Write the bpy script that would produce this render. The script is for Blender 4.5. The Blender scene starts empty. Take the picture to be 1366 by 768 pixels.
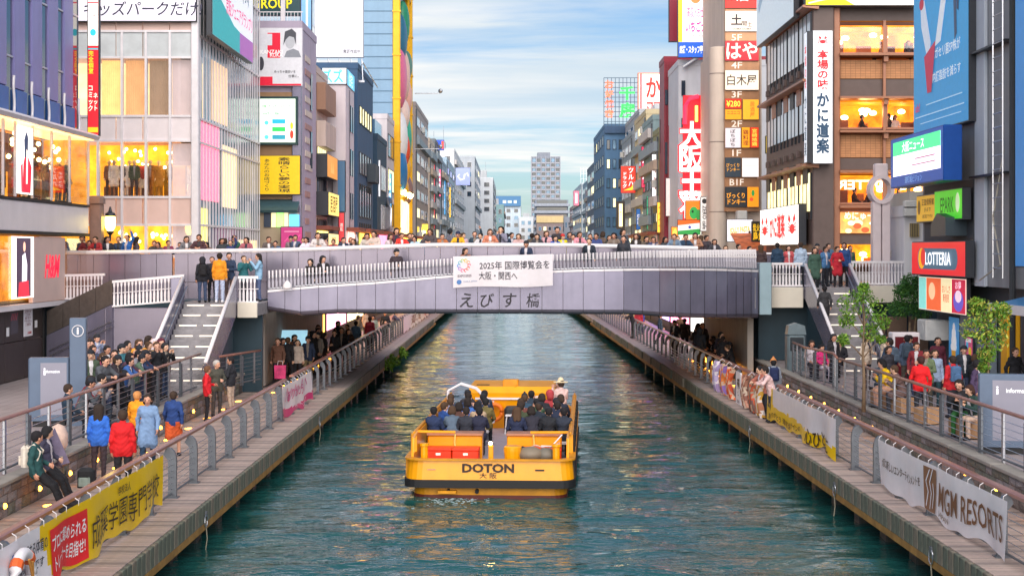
import bpy, math, random
import numpy as np
from mathutils import Vector, Matrix
random.seed(7)
rng = np.random.default_rng(7)
PI = math.pi
sc = bpy.context.scene
COL = sc.collection

# ------------------------------------------------------------------ camera
F, CX, HY, HC = 2000.0, 683.0, 335.0, 6.0      # focal length in photo pixels, vanishing point, eye height
cam = bpy.data.cameras.new('camera')
cam.sensor_width = 36.0
cam.lens = F / 1366 * 36
cam.shift_y = -(384 - HY) / 1366
cam.clip_start = 0.5
cam.clip_end = 6000
camo = bpy.data.objects.new('camera', cam)
camo.location = (0, 0, HC)
camo.rotation_euler = (PI / 2, 0, 0)
COL.objects.link(camo)
sc.camera = camo

# ------------------------------------------------------------------ sky and sun
SUN_EL, SUN_ROT = math.radians(24), math.radians(197)
w = bpy.data.worlds.new('World')
sc.world = w
w.use_nodes = True
nt = w.node_tree
nt.nodes.clear()
N = nt.nodes.new
L = nt.links.new
out = N('ShaderNodeOutputWorld')
bg = N('ShaderNodeBackground')
sky = N('ShaderNodeTexSky')
sky.sky_type = 'NISHITA'
sky.sun_disc = False
sky.sun_elevation = SUN_EL
sky.sun_rotation = SUN_ROT
sky.ozone_density = 2.2
sky.air_density = 1.0
sky.dust_density = 0.6
tc = N('ShaderNodeTexCoord')
sep = N('ShaderNodeSeparateXYZ')
L(tc.outputs['Generated'], sep.inputs[0])
def wmath(op, a, b=None):
    n = N('ShaderNodeMath')
    n.operation = op
    for i, v in enumerate((a, b)):
        if v is None:
            continue
        if isinstance(v, (int, float)):
            n.inputs[i].default_value = v
        else:
            L(v, n.inputs[i])
    return n.outputs[0]
zc = wmath('ADD', wmath('MAXIMUM', sep.outputs[2], 0.0), 0.07)
comb = N('ShaderNodeCombineXYZ')
L(wmath('DIVIDE', sep.outputs[0], zc), comb.inputs[0])
L(wmath('DIVIDE', sep.outputs[1], zc), comb.inputs[1])
def cloud(scale, detail, rough, dist, off, lo, hi):
    mp = N('ShaderNodeMapping')
    mp.inputs['Location'].default_value = off
    mp.inputs['Scale'].default_value = (0.42, 1.0, 1.0)
    L(comb.outputs[0], mp.inputs[0])
    nz = N('ShaderNodeTexNoise')
    nz.inputs['Scale'].default_value = scale
    nz.inputs['Detail'].default_value = detail
    nz.inputs['Roughness'].default_value = rough
    nz.inputs['Distortion'].default_value = dist
    L(mp.outputs[0], nz.inputs['Vector'])
    r = N('ShaderNodeMapRange')
    r.interpolation_type = 'SMOOTHSTEP'
    r.inputs[1].default_value = lo
    r.inputs[2].default_value = hi
    L(nz.outputs['Fac'], r.inputs[0])
    return r.outputs[0]
c1 = cloud(0.5, 9, 0.57, 0.5, (3.1, 0.62, 0), 0.465, 0.6)
c2 = cloud(1.7, 7, 0.62, 0.7, (9.3, 4.4, 0), 0.5, 0.68)
cl = wmath('MINIMUM', wmath('ADD', wmath('MULTIPLY', c1, 0.88), wmath('MULTIPLY', c2, 0.3)), 1.0)
grey = cloud(0.9, 5, 0.5, 0.2, (1.7, 8.8, 0), 0.3, 0.62)
ccol = N('ShaderNodeMix')
ccol.data_type = 'RGBA'
ccol.inputs['A'].default_value = (8.8, 8.45, 8.0, 1)
ccol.inputs['B'].default_value = (4.9, 6.0, 6.9, 1)
L(grey, ccol.inputs['Factor'])
skm = N('ShaderNodeMix')
skm.data_type = 'RGBA'
skm.blend_type = 'MULTIPLY'
skm.inputs['Factor'].default_value = 1.0
skm.inputs['B'].default_value = (.62, .76, .93, 1)
L(sky.outputs[0], skm.inputs['A'])
mx = N('ShaderNodeMix')
mx.data_type = 'RGBA'
L(cl, mx.inputs['Factor'])
L(skm.outputs['Result'], mx.inputs['A'])
L(ccol.outputs['Result'], mx.inputs['B'])
L(mx.outputs['Result'], bg.inputs['Color'])
bg.inputs['Strength'].default_value = 0.064
L(bg.outputs[0], out.inputs[0])

sun = bpy.data.lights.new('sun', 'SUN')
sun.energy = 2.2
sun.angle = math.radians(80)
sun.color = (1.0, 0.88, 0.79)
suno = bpy.data.objects.new('sun', sun)
sd = Vector((-0.06, 1.0, -math.tan(SUN_EL) * 1.02))       # travels away from the camera: evening sun behind us
suno.rotation_euler = sd.to_track_quat('-Z', 'Y').to_euler()
suno.location = (0, -20, 40)
COL.objects.link(suno)
sc.view_settings.view_transform = 'Standard'
sc.view_settings.look = 'None'
sc.view_settings.gamma = 1
sc.view_settings.exposure = 1.0
sc.render.engine = 'CYCLES'
sc.cycles.use_denoising = True
sc.cycles.max_bounces = 6
sc.cycles.diffuse_bounces = 3
sc.cycles.glossy_bounces = 3
sc.cycles.transparent_max_bounces = 8
sc.cycles.sample_clamp_indirect = 4
sc.cycles.caustics_reflective = False
sc.cycles.caustics_refractive = False

# ------------------------------------------------------------------ helpers
def WX(px, d):
    return (px - CX) * d / F
def WZ(py, d):
    return HC - (py - HY) * d / F
def DX(px, X):                        # depth at which the plane X=const shows at photo column px
    return X * F / (px - CX)
def srgb(h):
    h = h.lstrip('#')
    c = [int(h[i:i + 2], 16) / 255 for i in (0, 2, 4)]
    return tuple(((v + .055) / 1.055) ** 2.4 if v > .04045 else v / 12.92 for v in c)
MATS = {}
def M(name, col, rough=.6, metal=0., var=.12, scale=3., bump=0., emit=0., kind=None, bs=1., spec=.5, ecol=None, streak=0., coat=0.):
    """Procedural material: base colour broken up by noise; kind 'brick' adds a joint grid, emit makes it give light."""
    key = name
    if key in MATS:
        return MATS[key]
    if isinstance(col, str):
        col = srgb(col)
    m = bpy.data.materials.new(name)
    m.use_nodes = True
    t = m.node_tree
    b = t.nodes['Principled BSDF']
    b.inputs['Roughness'].default_value = rough
    b.inputs['Metallic'].default_value = metal
    b.inputs['Specular IOR Level'].default_value = spec
    if coat:
        b.inputs['Coat Weight'].default_value = coat
        b.inputs['Coat Roughness'].default_value = .1
    tcn = t.nodes.new('ShaderNodeTexCoord')
    nz = t.nodes.new('ShaderNodeTexNoise')
    nz.inputs['Scale'].default_value = scale
    nz.inputs['Detail'].default_value = 5
    nz.inputs['Roughness'].default_value = .62
    t.links.new(tcn.outputs['Object'], nz.inputs['Vector'])
    fac = nz.outputs['Fac']
    if streak:
        mp = t.nodes.new('ShaderNodeMapping')
        mp.inputs['Scale'].default_value = (1, 1, .08)
        n2 = t.nodes.new('ShaderNodeTexNoise')
        n2.inputs['Scale'].default_value = 2.2
        n2.inputs['Detail'].default_value = 4
        t.links.new(tcn.outputs['Object'], mp.inputs[0])
        t.links.new(mp.outputs[0], n2.inputs['Vector'])
        mm = t.nodes.new('ShaderNodeMix')
        mm.inputs['Factor'].default_value = streak
        t.links.new(fac, mm.inputs['A'])
        t.links.new(n2.outputs['Fac'], mm.inputs['B'])
        fac = mm.outputs['Result']
    r = t.nodes.new('ShaderNodeValToRGB')
    r.color_ramp.elements[0].position = .3
    r.color_ramp.elements[1].position = .7
    lo = [max(0, c * (1 - var)) for c in col]
    hi = [min(1, c * (1 + var)) for c in col]
    r.color_ramp.elements[0].color = (*lo, 1)
    r.color_ramp.elements[1].color = (*hi, 1)
    t.links.new(fac, r.inputs[0])
    colout = r.outputs[0]
    hgt = nz.outputs['Fac']
    if kind:
        bk = t.nodes.new('ShaderNodeTexBrick')
        bk.offset = 0.5 if kind == 'brick' else 0.0
        bk.inputs['Scale'].default_value = bs
        bk.inputs['Mortar Size'].default_value = .02
        bk.inputs['Color1'].default_value = (1, 1, 1, 1)
        bk.inputs['Color2'].default_value = (.86, .86, .86, 1)
        bk.inputs['Mortar'].default_value = (.5, .5, .5, 1)
        sx = t.nodes.new('ShaderNodeSeparateXYZ')
        cb = t.nodes.new('ShaderNodeCombineXYZ')
        t.links.new(tcn.outputs['Object'], sx.inputs[0])
        ad = t.nodes.new('ShaderNodeMath')
        t.links.new(sx.outputs[0], ad.inputs[0])
        t.links.new(sx.outputs[1], ad.inputs[1])
        t.links.new(ad.outputs[0], cb.inputs[0])
        t.links.new(sx.outputs[2], cb.inputs[1])
        if kind == 'floor':
            t.links.new(tcn.outputs['Object'], bk.inputs['Vector'])
        else:
            t.links.new(cb.outputs[0], bk.inputs['Vector'])
        mu = t.nodes.new('ShaderNodeMix')
        mu.data_type = 'RGBA'
        mu.blend_type = 'MULTIPLY'
        mu.inputs['Factor'].default_value = 1
        t.links.new(colout, mu.inputs['A'])
        t.links.new(bk.outputs['Color'], mu.inputs['B'])
        colout = mu.outputs['Result']
    t.links.new(colout, b.inputs['Base Color'])
    if bump:
        bp = t.nodes.new('ShaderNodeBump')
        bp.inputs['Strength'].default_value = bump
        bp.inputs['Distance'].default_value = .02
        t.links.new(hgt, bp.inputs['Height'])
        t.links.new(bp.outputs[0], b.inputs['Normal'])
    if emit:
        if ecol is None:
            t.links.new(colout, b.inputs['Emission Color'])
        else:
            b.inputs['Emission Color'].default_value = (*(srgb(ecol) if isinstance(ecol, str) else ecol), 1)
        b.inputs['Emission Strength'].default_value = emit
    MATS[key] = m
    return m
def C(h, emit=0., rough=.5, metal=0., var=.06):
    """Plain painted / printed / lit colour, named from its hex."""
    return M('paint_%s_%d_%d_%d' % (h.lstrip('#'), int(emit * 100), int(rough * 100), int(metal * 100)), h, rough, metal, var, 5., 0., emit)
def glass_mat(name, tint, rough=.03, alpha=.75):
    if name in MATS:
        return MATS[name]
    m = bpy.data.materials.new(name)
    m.use_nodes = True
    t = m.node_tree
    t.nodes.clear()
    o = t.nodes.new('ShaderNodeOutputMaterial')
    tr = t.nodes.new('ShaderNodeBsdfTransparent')
    tr.inputs[0].default_value = (*tint, 1)
    gl = t.nodes.new('ShaderNodeBsdfGlossy')
    gl.inputs['Roughness'].default_value = rough
    fr = t.nodes.new('ShaderNodeLayerWeight')
    fr.inputs[0].default_value = .5
    pw = t.nodes.new('ShaderNodeMath')
    pw.operation = 'POWER'
    pw.inputs[1].default_value = 5
    t.links.new(fr.outputs['Facing'], pw.inputs[0])
    nz = t.nodes.new('ShaderNodeTexNoise')
    nz.inputs['Scale'].default_value = .7
    bp = t.nodes.new('ShaderNodeBump')
    bp.inputs['Strength'].default_value = .05
    t.links.new(nz.outputs['Fac'], bp.inputs['Height'])
    t.links.new(bp.outputs[0], gl.inputs['Normal'])
    ad = t.nodes.new('ShaderNodeMath')
    ad.inputs[1].default_value = 1 - alpha
    t.links.new(pw.outputs[0], ad.inputs[0])
    mxs = t.nodes.new('ShaderNodeMixShader')
    t.links.new(ad.outputs[0], mxs.inputs[0])
    t.links.new(tr.outputs[0], mxs.inputs[1])
    t.links.new(gl.outputs[0], mxs.inputs[2])
    t.links.new(mxs.outputs[0], o.inputs[0])
    MATS[name] = m
    return m

def vinyl(name, col):
    m = M(name, col, .35, 0, .06, 2., 0., coat=.2)
    t = m.node_tree
    if len(t.nodes) < 8 or not t.nodes.get('lets_light_through'):
        b = t.nodes['Principled BSDF']
        o = [n for n in t.nodes if n.type == 'OUTPUT_MATERIAL'][0]
        tr = t.nodes.new('ShaderNodeBsdfTranslucent')
        tr.name = 'lets_light_through'
        mxs = t.nodes.new('ShaderNodeMixShader')
        mxs.inputs[0].default_value = .25
        t.links.new(b.inputs['Base Color'].links[0].from_socket, tr.inputs[0])
        t.links.new(b.outputs[0], mxs.inputs[1])
        t.links.new(tr.outputs[0], mxs.inputs[2])
        t.links.new(mxs.outputs[0], o.inputs[0])
    return m
class MB:
    """Collects boxes, prisms, tubes and lathes into one mesh; every face keeps a material slot."""
    def __init__(s):
        s.v, s.f, s.m = [], [], []
    def add(s, vs, fs, mi=0):
        o = len(s.v)
        s.v.extend([tuple(p) for p in vs])
        s.f.extend([tuple(o + i for i in q) for q in fs])
        s.m.extend([mi] * len(fs))
        return s
    def box(s, x0, x1, y0, y1, z0, z1, mi=0):
        vs = [(x, y, z) for z in (z0, z1) for y in (y0, y1) for x in (x0, x1)]
        return s.add(vs, [(0, 2, 3, 1), (4, 5, 7, 6), (0, 1, 5, 4), (2, 6, 7, 3), (0, 4, 6, 2), (1, 3, 7, 5)], mi)
    def cbox(s, x0, x1, y0, y1, z0, z1, c=.01, mi=0):
        """Box with chamfered vertical and top edges."""
        def ring(e, z):
            return [(x0 + e + c, y0 + e, z), (x1 - e - c, y0 + e, z), (x1 - e, y0 + e + c, z), (x1 - e, y1 - e - c, z),
                    (x1 - e - c, y1 - e, z), (x0 + e + c, y1 - e, z), (x0 + e, y1 - e - c, z), (x0 + e, y0 + e + c, z)]
        vs = ring(0, z0) + ring(0, z1 - c) + ring(c * .8, z1)
        fs = [tuple(range(7, -1, -1)), tuple(range(16, 24))]
        for k in (0, 8):
            fs += [(k + i, k + (i + 1) % 8, k + 8 + (i + 1) % 8, k + 8 + i) for i in range(8)]
        return s.add(vs, fs, mi)
    def prism(s, pts, axis, a, b, mi=0):
        """Extrude a closed 2-D outline along axis from a to b. axis 'x': pts=(y,z); 'y': (x,z); 'z': (x,y)."""
        n = len(pts)
        def P(p, t):
            return {'x': (t, p[0], p[1]), 'y': (p[0], t, p[1]), 'z': (p[0], p[1], t)}[axis]
        vs = [P(p, a) for p in pts] + [P(p, b) for p in pts]
        fs = [tuple(range(n - 1, -1, -1)), tuple(range(n, 2 * n))]
        fs += [(i, (i + 1) % n, n + (i + 1) % n, n + i) for i in range(n)]
        return s.add(vs, fs, mi)
    def tube(s, path, r, n=6, mi=0, cap=True, r1=None):
        path = [Vector(p) for p in path]
        k = len(path)
        vs, fs = [], []
        for i, p in enumerate(path):
            t = (path[min(i + 1, k - 1)] - path[max(i - 1, 0)])
            t.normalize()
            up = Vector((0, 0, 1)) if abs(t.z) < .95 else Vector((0, 1, 0))
            a = t.cross(up).normalized()
            b = a.cross(t).normalized()
            rr = r if r1 is None else r + (r1 - r) * i / max(1, k - 1)
            for j in range(n):
                q = 2 * PI * (j + .5) / n
                vs.append(p + a * (rr * math.cos(q)) + b * (rr * math.sin(q)))
        for i in range(k - 1):
            for j in range(n):
                fs.append((i * n + j, i * n + (j + 1) % n, (i + 1) * n + (j + 1) % n, (i + 1) * n + j))
        if cap:
            fs.append(tuple(range(n - 1, -1, -1)))
            fs.append(tuple(range((k - 1) * n, k * n)))
        return s.add(vs, fs, mi)
    def lathe(s, prof, c=(0, 0, 0), n=14, mi=0, axis='z'):
        vs, fs = [], []
        for (r, z) in prof:
            for j in range(n):
                q = 2 * PI * j / n
                p = (r * math.cos(q), r * math.sin(q), z)
                if axis == 'y':
                    p = (p[0], p[2], p[1])
                elif axis == 'x':
                    p = (p[2], p[0], p[1])
                vs.append((c[0] + p[0], c[1] + p[1], c[2] + p[2]))
        for i in range(len(prof) - 1):
            for j in range(n):
                fs.append((i * n + j, i * n + (j + 1) % n, (i + 1) * n + (j + 1) % n, (i + 1) * n + j))
        fs.append(tuple(range(n - 1, -1, -1)))
        fs.append(tuple(range((len(prof) - 1) * n, len(prof) * n)))
        return s.add(vs, fs, mi)
    def ball(s, c, rx, ry=None, rz=None, n=12, mi=0):
        ry = ry or rx
        rz = rz or rx
        k = n // 2
        o = len(s.v)
        s.lathe([(max(.001, math.sin(PI * i / k)), -math.cos(PI * i / k)) for i in range(k + 1)], n=n, mi=mi)
        for i in range(o, len(s.v)):
            x, y, z = s.v[i]
            s.v[i] = (c[0] + x * rx, c[1] + y * ry, c[2] + z * rz)
        return s
    def mesh(s, name='m'):
        me = bpy.data.meshes.new(name)
        me.from_pydata(s.v, [], s.f)
        me.polygons.foreach_set('material_index', s.m)
        return me
SMOOTH = set()
def obj(name, mb, mats=None, parent=None, loc=None, rot=None, smooth=False):
    me = mb.mesh(name) if isinstance(mb, MB) else mb
    if mats is not None:
        if not isinstance(mats, (list, tuple)):
            mats = [mats]
        if len(me.materials) == 0:
            for m in mats:
                me.materials.append(m)
    if smooth:
        me.polygons.foreach_set('use_smooth', [True] * len(me.polygons))
    o = bpy.data.objects.new(name, me)
    COL.objects.link(o)
    if parent is not None:
        o.parent = parent
    if loc is not None:
        o.location = loc
    if rot is not None:
        o.rotation_euler = rot
    return o
def tag(o, label=None, cat=None, group=None, kind=None):
    if label:
        o['label'] = label
    if cat:
        o['category'] = cat
    if group:
        o['group'] = group
    if kind:
        o['kind'] = kind
    return o
def thing(name, label, cat, loc=(0, 0, 0), rotz=0., group=None):
    o = bpy.data.objects.new(name, None)
    o.empty_display_size = .2
    COL.objects.link(o)
    o.location = loc
    o.rotation_euler = (0, 0, rotz)
    return tag(o, label, cat, group)
def struct(name, mb, m, **k):
    return tag(obj(name, mb, m, **k), kind='structure')
def override(o, mats):
    """Give an object its own materials while it shares its mesh."""
    for i, m in enumerate(mats):
        if m is not None and i < len(o.material_slots):
            o.material_slots[i].link = 'OBJECT'
            o.material_slots[i].material = m
_tc = bpy.data.curves.new('glyphs', 'FONT')
_tc.resolution_u = 2
_to = bpy.data.objects.new('glyphs', _tc)
def text_mesh(s, w, h, bold=.0, keep=True, extrude=0., shear=0.):
    """Lettering fitted into w x h, centred on the origin, in the local x-z plane and facing -y."""
    _tc.body = s
    _tc.offset = bold
    _tc.extrude = extrude
    _tc.align_x = 'CENTER'
    _tc.space_line = 1.02
    _tc.shear = shear
    me = bpy.data.meshes.new_from_object(_to)
    n = len(me.vertices)
    if not n:
        return me
    co = np.empty(n * 3)
    me.vertices.foreach_get('co', co)
    co = co.reshape(-1, 3)
    lo, hi = co.min(0), co.max(0)
    ext = np.maximum(hi - lo, 1e-4)
    sx, sy = w / ext[0], h / ext[1]
    if keep:
        k = min(sx, sy)
        sx, sy = min(sx, k * 1.25), min(sy, k * 1.25)
    c = (lo + hi) / 2
    o2 = np.empty_like(co)
    o2[:, 0] = (co[:, 0] - c[0]) * sx
    o2[:, 2] = (co[:, 1] - c[1]) * sy
    o2[:, 1] = -(co[:, 2] - lo[2])
    me.vertices.foreach_set('co', o2.ravel())
    me.materials.clear()
    me.update()
    return me
def flat(pts, y=0.):
    """A flat polygon in the x-z plane facing -y."""
    mb = MB()
    a = sum(pts[i][0] * pts[(i + 1) % len(pts)][1] - pts[(i + 1) % len(pts)][0] * pts[i][1] for i in range(len(pts)))
    if a < 0:
        pts = pts[::-1]
    mb.add([(p[0], y, p[1]) for p in pts], [tuple(range(len(pts)))])
    return mb
def disc_pts(cx, cy, rx, ry=None, n=20, a0=0., a1=2 * PI):
    ry = ry or rx
    return [(cx + rx * math.cos(a0 + (a1 - a0) * i / n), cy + ry * math.sin(a0 + (a1 - a0) * i / n)) for i in range(n)]
def stroke(pts, wd, y=0., mb=None):
    """A flat brush stroke of width wd along pts in the x-z plane."""
    mb = mb or MB()
    k = len(pts)
    vs = []
    for i, p in enumerate(pts):
        t = Vector(pts[min(i + 1, k - 1)]) - Vector(pts[max(i - 1, 0)])
        t.normalize()
        ww = wd * (.6 + .4 * math.sin(PI * (i + .6) / k))
        vs += [(p[0] - t.y * ww / 2, y, p[1] + t.x * ww / 2), (p[0] + t.y * ww / 2, y, p[1] - t.x * ww / 2)]
    mb.add(vs, [(2 * i + 1, 2 * i + 3, 2 * i + 2, 2 * i) for i in range(k - 1)])
    return mb
def print_items(root, items, y0, emit):
    """Flat print on a sign face. Items: t text, r rectangle, d disc, p polygon, s stroke. Each its own part."""
    k = 0
    for it in items:
        k += 1
        y = y0 - .004 - .0025 * k
        e = emit
        if it[0] == 't':
            _, s, cx, cy, tw, th, col = it[:7]
            op = it[7] if len(it) > 7 else {}
            me = text_mesh(s, tw, th, op.get('b', .012), op.get('keep', True), op.get('x', 0.), op.get('sh', 0.))
            obj('lettering', me, C(col, op['e'] * .5 if 'e' in op else e), root, (cx, y, cy), (0, op.get('rot', 0), 0))
        elif it[0] == 'r':
            _, cx, cy, rw, rh, col = it[:6]
            op = it[6] if len(it) > 6 else {}
            obj(op.get('n', 'printed_patch'), flat([(cx - rw / 2, cy - rh / 2), (cx + rw / 2, cy - rh / 2), (cx + rw / 2, cy + rh / 2), (cx - rw / 2, cy + rh / 2)], y), C(col, op['e'] * .5 if 'e' in op else e), root)
        elif it[0] == 'd':
            _, cx, cy, rx, ry, col = it[:6]
            obj('printed_dot', flat(disc_pts(cx, cy, rx, ry), y), C(col, e), root)
        elif it[0] == 'p':
            _, pts, col = it[:3]
            obj('printed_shape', flat(pts, y), C(col, e), root)
        elif it[0] == 's':
            _, pts, wd, col = it[:4]
            obj('printed_stroke', stroke(pts, wd, y), C(col, e), root)
def sign(name, label, loc, w, h, rotz=0., bg='#ffffff', items=(), depth=.2, emit=0., side='#3a3d44', cat='sign', group=None, rim=.04, bracket=0.):
    """A cabinet sign: centre of its face plane at loc, facing local -y."""
    emit *= .44
    r = thing(name, label, cat, loc, rotz, group)
    obj('cabinet', MB().cbox(-w / 2 - rim, w / 2 + rim, 0, depth, -h / 2 - rim, h / 2 + rim, min(.03, w * .1)), C(side, 0, .4, .3), r)
    obj('face', flat([(-w / 2, -h / 2), (w / 2, -h / 2), (w / 2, h / 2), (-w / 2, h / 2)], -.004), C(bg, emit, .35), r)
    print_items(r, items, -.004, emit)
    if bracket:
        for s in (-1, 1):
            obj('bracket', MB().box(-.04, .04, depth * .2, depth * .2 + bracket, s * h * .35 - .04, s * h * .35 + .04), C('#6d727a', 0, .4, .6), r)
    return r
def px_front(px0, px1, py0, py1, d):
    return ((WX(px0, d) + WX(px1, d)) / 2, d, (WZ(py0, d) + WZ(py1, d)) / 2), (px1 - px0) * d / F, (py1 - py0) * d / F
def interp(x, tab):
    return float(np.interp(x, [t[0] for t in tab], [t[1] for t in tab]))
# ------------------------------------------------------------------ materials of the place
m_conc = M('concrete', '#9a958f', .8, 0, .18, 2.5, .4, streak=.4)
m_conc_dark = M('dark_concrete', '#5b5853', .85, 0, .3, 2.0, .5, streak=.5)
m_pave = M('paving', '#a49a9c', .55, 0, .12, 1.5, .1, kind='floor', bs=1.4)
m_street = M('street_paving', '#8f8a8c', .7, 0, .15, 1.0, .2, kind='floor', bs=1.)
m_plank = M('deck_board', '#a8978f', .6, 0, .22, 3.0, .3)
m_plank2 = M('deck_board_warm', '#b09c94', .6, 0, .22, 3.0, .3)
m_fascia = M('mossy_fascia', '#5d6156', .8, 0, .5, 5.0, .5, streak=.5)
m_ochre = M('rusty_edge_beam', '#96703a', .75, 0, .35, 3.0, .3)
m_plank3 = M('deck_board_grey', '#8c7f7a', .6, 0, .22, 3.0, .3)
m_fascia2 = M('stained_fascia', '#716a5e', .8, 0, .5, 5.0, .5, streak=.5)
m_pile = M('wet_pile', '#2b2a26', .5, 0, .4, 2.0, .4)
m_stone = M('grey_stone', '#8d8688', .85, 0, .3, 6.0, 1.0)
m_stone2 = M('brown_grey_stone', '#7b706c', .85, 0, .35, 6.0, 1.0)
m_stone3 = M('mossy_stone', '#6f7068', .85, 0, .4, 6.0, 1.0)
m_mortar = M('stone_joint', '#4f4a49', .9, 0, .2, 4, .3)
m_rail = M('brown_handrail', '#9a6a5c', .4, .2, .15, 2.0, 0., coat=.3)
m_post = M('grey_post', '#6f757d', .45, .6, .15, 3.0, 0.)
m_steel = M('steel', '#b9bcc4', .3, .9, .08, 3.0)
m_lav = M('brushed_bridge_panel', '#87859b', .24, .5, .18, 1.4, 0., streak=.5)
m_lavdark = M('bridge_joint', '#3c3a46', .6)
m_par = M('parapet_panel', '#7f7a8b', .2, .55, .12, 1.2, 0., streak=.5)
m_white = M('white_paint', '#e8e5ea', .4, .05, .06, 3., 0.)
m_cream = M('cream_paint', '#d8d2c4', .5, 0, .08, 2., 0., streak=.4)
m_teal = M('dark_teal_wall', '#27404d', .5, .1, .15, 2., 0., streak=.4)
m_step = M('granite_step', '#8d8b90', .7, 0, .2, 5., .2)
m_hoard = M('brown_hoarding', '#4a403e', .4, .3, .15, 3., 0., streak=.5)
m_lamp = M('warm_uplight', '#ffb63c', .4, 0, .05, 2, 0., emit=9, ecol='#ffa030')
m_lampw = M('white_step_light', '#fff1dc', .4, 0, .05, 2, 0., emit=.35, ecol='#fff0e0')
m_black = M('black_rubber', '#15161a', .6, 0, .1, 4)
m_dglass = M('dark_glass', '#1b2f42', .06, .0, .2, .8, 0., spec=.9)

# ------------------------------------------------------------------ ground and water
struct('ground', MB().add([(-3000, -200, -2.0), (3000, -200, -2.0), (3000, 5000, -2.0), (-3000, 5000, -2.0)], [(0, 1, 2, 3)]), M('river_bed', '#3c4038', .9))
def water_material():
    m = bpy.data.materials.new('canal_water')
    m.use_nodes = True
    t = m.node_tree
    b = t.nodes['Principled BSDF']
    b.inputs['Base Color'].default_value = (.014, .085, .08, 1)
    b.inputs['Roughness'].default_value = .025
    b.inputs['IOR'].default_value = 1.55
    tcn = t.nodes.new('ShaderNodeTexCoord')
    sxyz = t.nodes.new('ShaderNodeSeparateXYZ')
    t.links.new(tcn.outputs['Object'], sxyz.inputs[0])
    mr = t.nodes.new('ShaderNodeMapRange')
    mr.inputs[1].default_value, mr.inputs[2].default_value, mr.inputs[3].default_value, mr.inputs[4].default_value = 22, 80, 1., .3
    t.links.new(sxyz.outputs[1], mr.inputs[0])
    pn = t.nodes.new('ShaderNodeTexNoise')                 # calm and rough patches
    pn.inputs['Scale'].default_value = .22
    pn.inputs['Detail'].default_value = 3
    t.links.new(tcn.outputs['Object'], pn.inputs['Vector'])
    pr_ = t.nodes.new('ShaderNodeMapRange')
    pr_.inputs[1].default_value, pr_.inputs[2].default_value, pr_.inputs[3].default_value, pr_.inputs[4].default_value = .35, .68, .35, 1.15
    t.links.new(pn.outputs['Fac'], pr_.inputs[0])
    stn = t.nodes.new('ShaderNodeMath')
    stn.operation = 'MULTIPLY'
    t.links.new(mr.outputs[0], stn.inputs[0])
    t.links.new(pr_.outputs[0], stn.inputs[1])
    last = None
    for sc_, st, ro in ((1.5, .16, (.5, 1.2, 1)), (4.6, .05, (.5, 1.2, 1)), (.5, .22, (.55, 1.4, 1))):
        mp = t.nodes.new('ShaderNodeMapping')
        mp.inputs['Scale'].default_value = ro
        nz = t.nodes.new('ShaderNodeTexNoise')
        nz.inputs['Scale'].default_value = sc_
        nz.inputs['Detail'].default_value = 4
        nz.inputs['Distortion'].default_value = .6
        bp = t.nodes.new('ShaderNodeBump')
        t.links.new(stn.outputs[0], bp.inputs['Strength'])
        bp.inputs['Distance'].default_value = st
        t.links.new(tcn.outputs['Object'], mp.inputs[0])
        t.links.new(mp.outputs[0], nz.inputs['Vector'])
        t.links.new(nz.outputs['Fac'], bp.inputs['Height'])
        if last:
            t.links.new(last, bp.inputs['Normal'])
        last = bp.outputs[0]
    t.links.new(last, b.inputs['Normal'])
    return m
gx = np.linspace(-9.2, 10.0, 150)
gy = np.concatenate([np.linspace(14, 60, 460), np.linspace(60.2, 150, 300), np.linspace(152, 900, 60)])
GX, GY = np.meshgrid(gx, gy)
GZ = np.zeros_like(GX)
for i in range(18):
    lam = rng.uniform(.55, 3.2)
    a = rng.normal(0, .5) + PI / 2
    k = 2 * PI / lam
    amp = .0044 * lam ** .9
    GZ += amp * np.sin(k * (GX * math.cos(a) + GY * math.sin(a)) + rng.uniform(0, 6.28) + .6 * np.sin(GX * .9 + GY * .35 + i))
bxl, byl = GX + .56, GY - 36.3                       # churned water behind and beside the boat
wk = np.exp(-np.clip(-byl, 0, 99) / 5.) * (byl < .3) * np.exp(-(bxl / (1.7 - .12 * byl)) ** 2)
for i in range(10):
    lam, a = rng.uniform(.25, .8), rng.uniform(0, 2 * PI)
    GZ += wk * .009 * np.sin(2 * PI / lam * (GX * math.cos(a) + GY * math.sin(a)) + rng.uniform(0, 6.28))
GZ += .03 * np.exp(-((np.abs(bxl) - 2.3 - .12 * (15 - byl)) / .35) ** 2) * (byl < 14) * np.exp(-np.clip(14 - byl, 0, 99) / 14)
GZ *= np.interp(GY, [20, 45, 75, 140, 200], [1.1, .85, .45, .35, .3])
nx_, ny_ = len(gx), len(gy)
wm = bpy.data.meshes.new('water')
ii = np.arange(nx_ * ny_).reshape(ny_, nx_)
quads = np.stack([ii[:-1, :-1], ii[:-1, 1:], ii[1:, 1:], ii[1:, :-1]], -1).reshape(-1, 4)
wm.from_pydata(np.stack([GX, GY, GZ], -1).reshape(-1, 3).tolist(), [], quads.tolist())
struct('water', wm, water_material(), smooth=True)

def Lx(y):
    return -6.3 + .004 * (y - 23)
def Rx(y):
    return 7.6 - .0165 * (y - 23)
ZD, ZT = .9, 1.55            # boardwalk and terrace levels
YB = 55.0                    # front of the bridge
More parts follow.
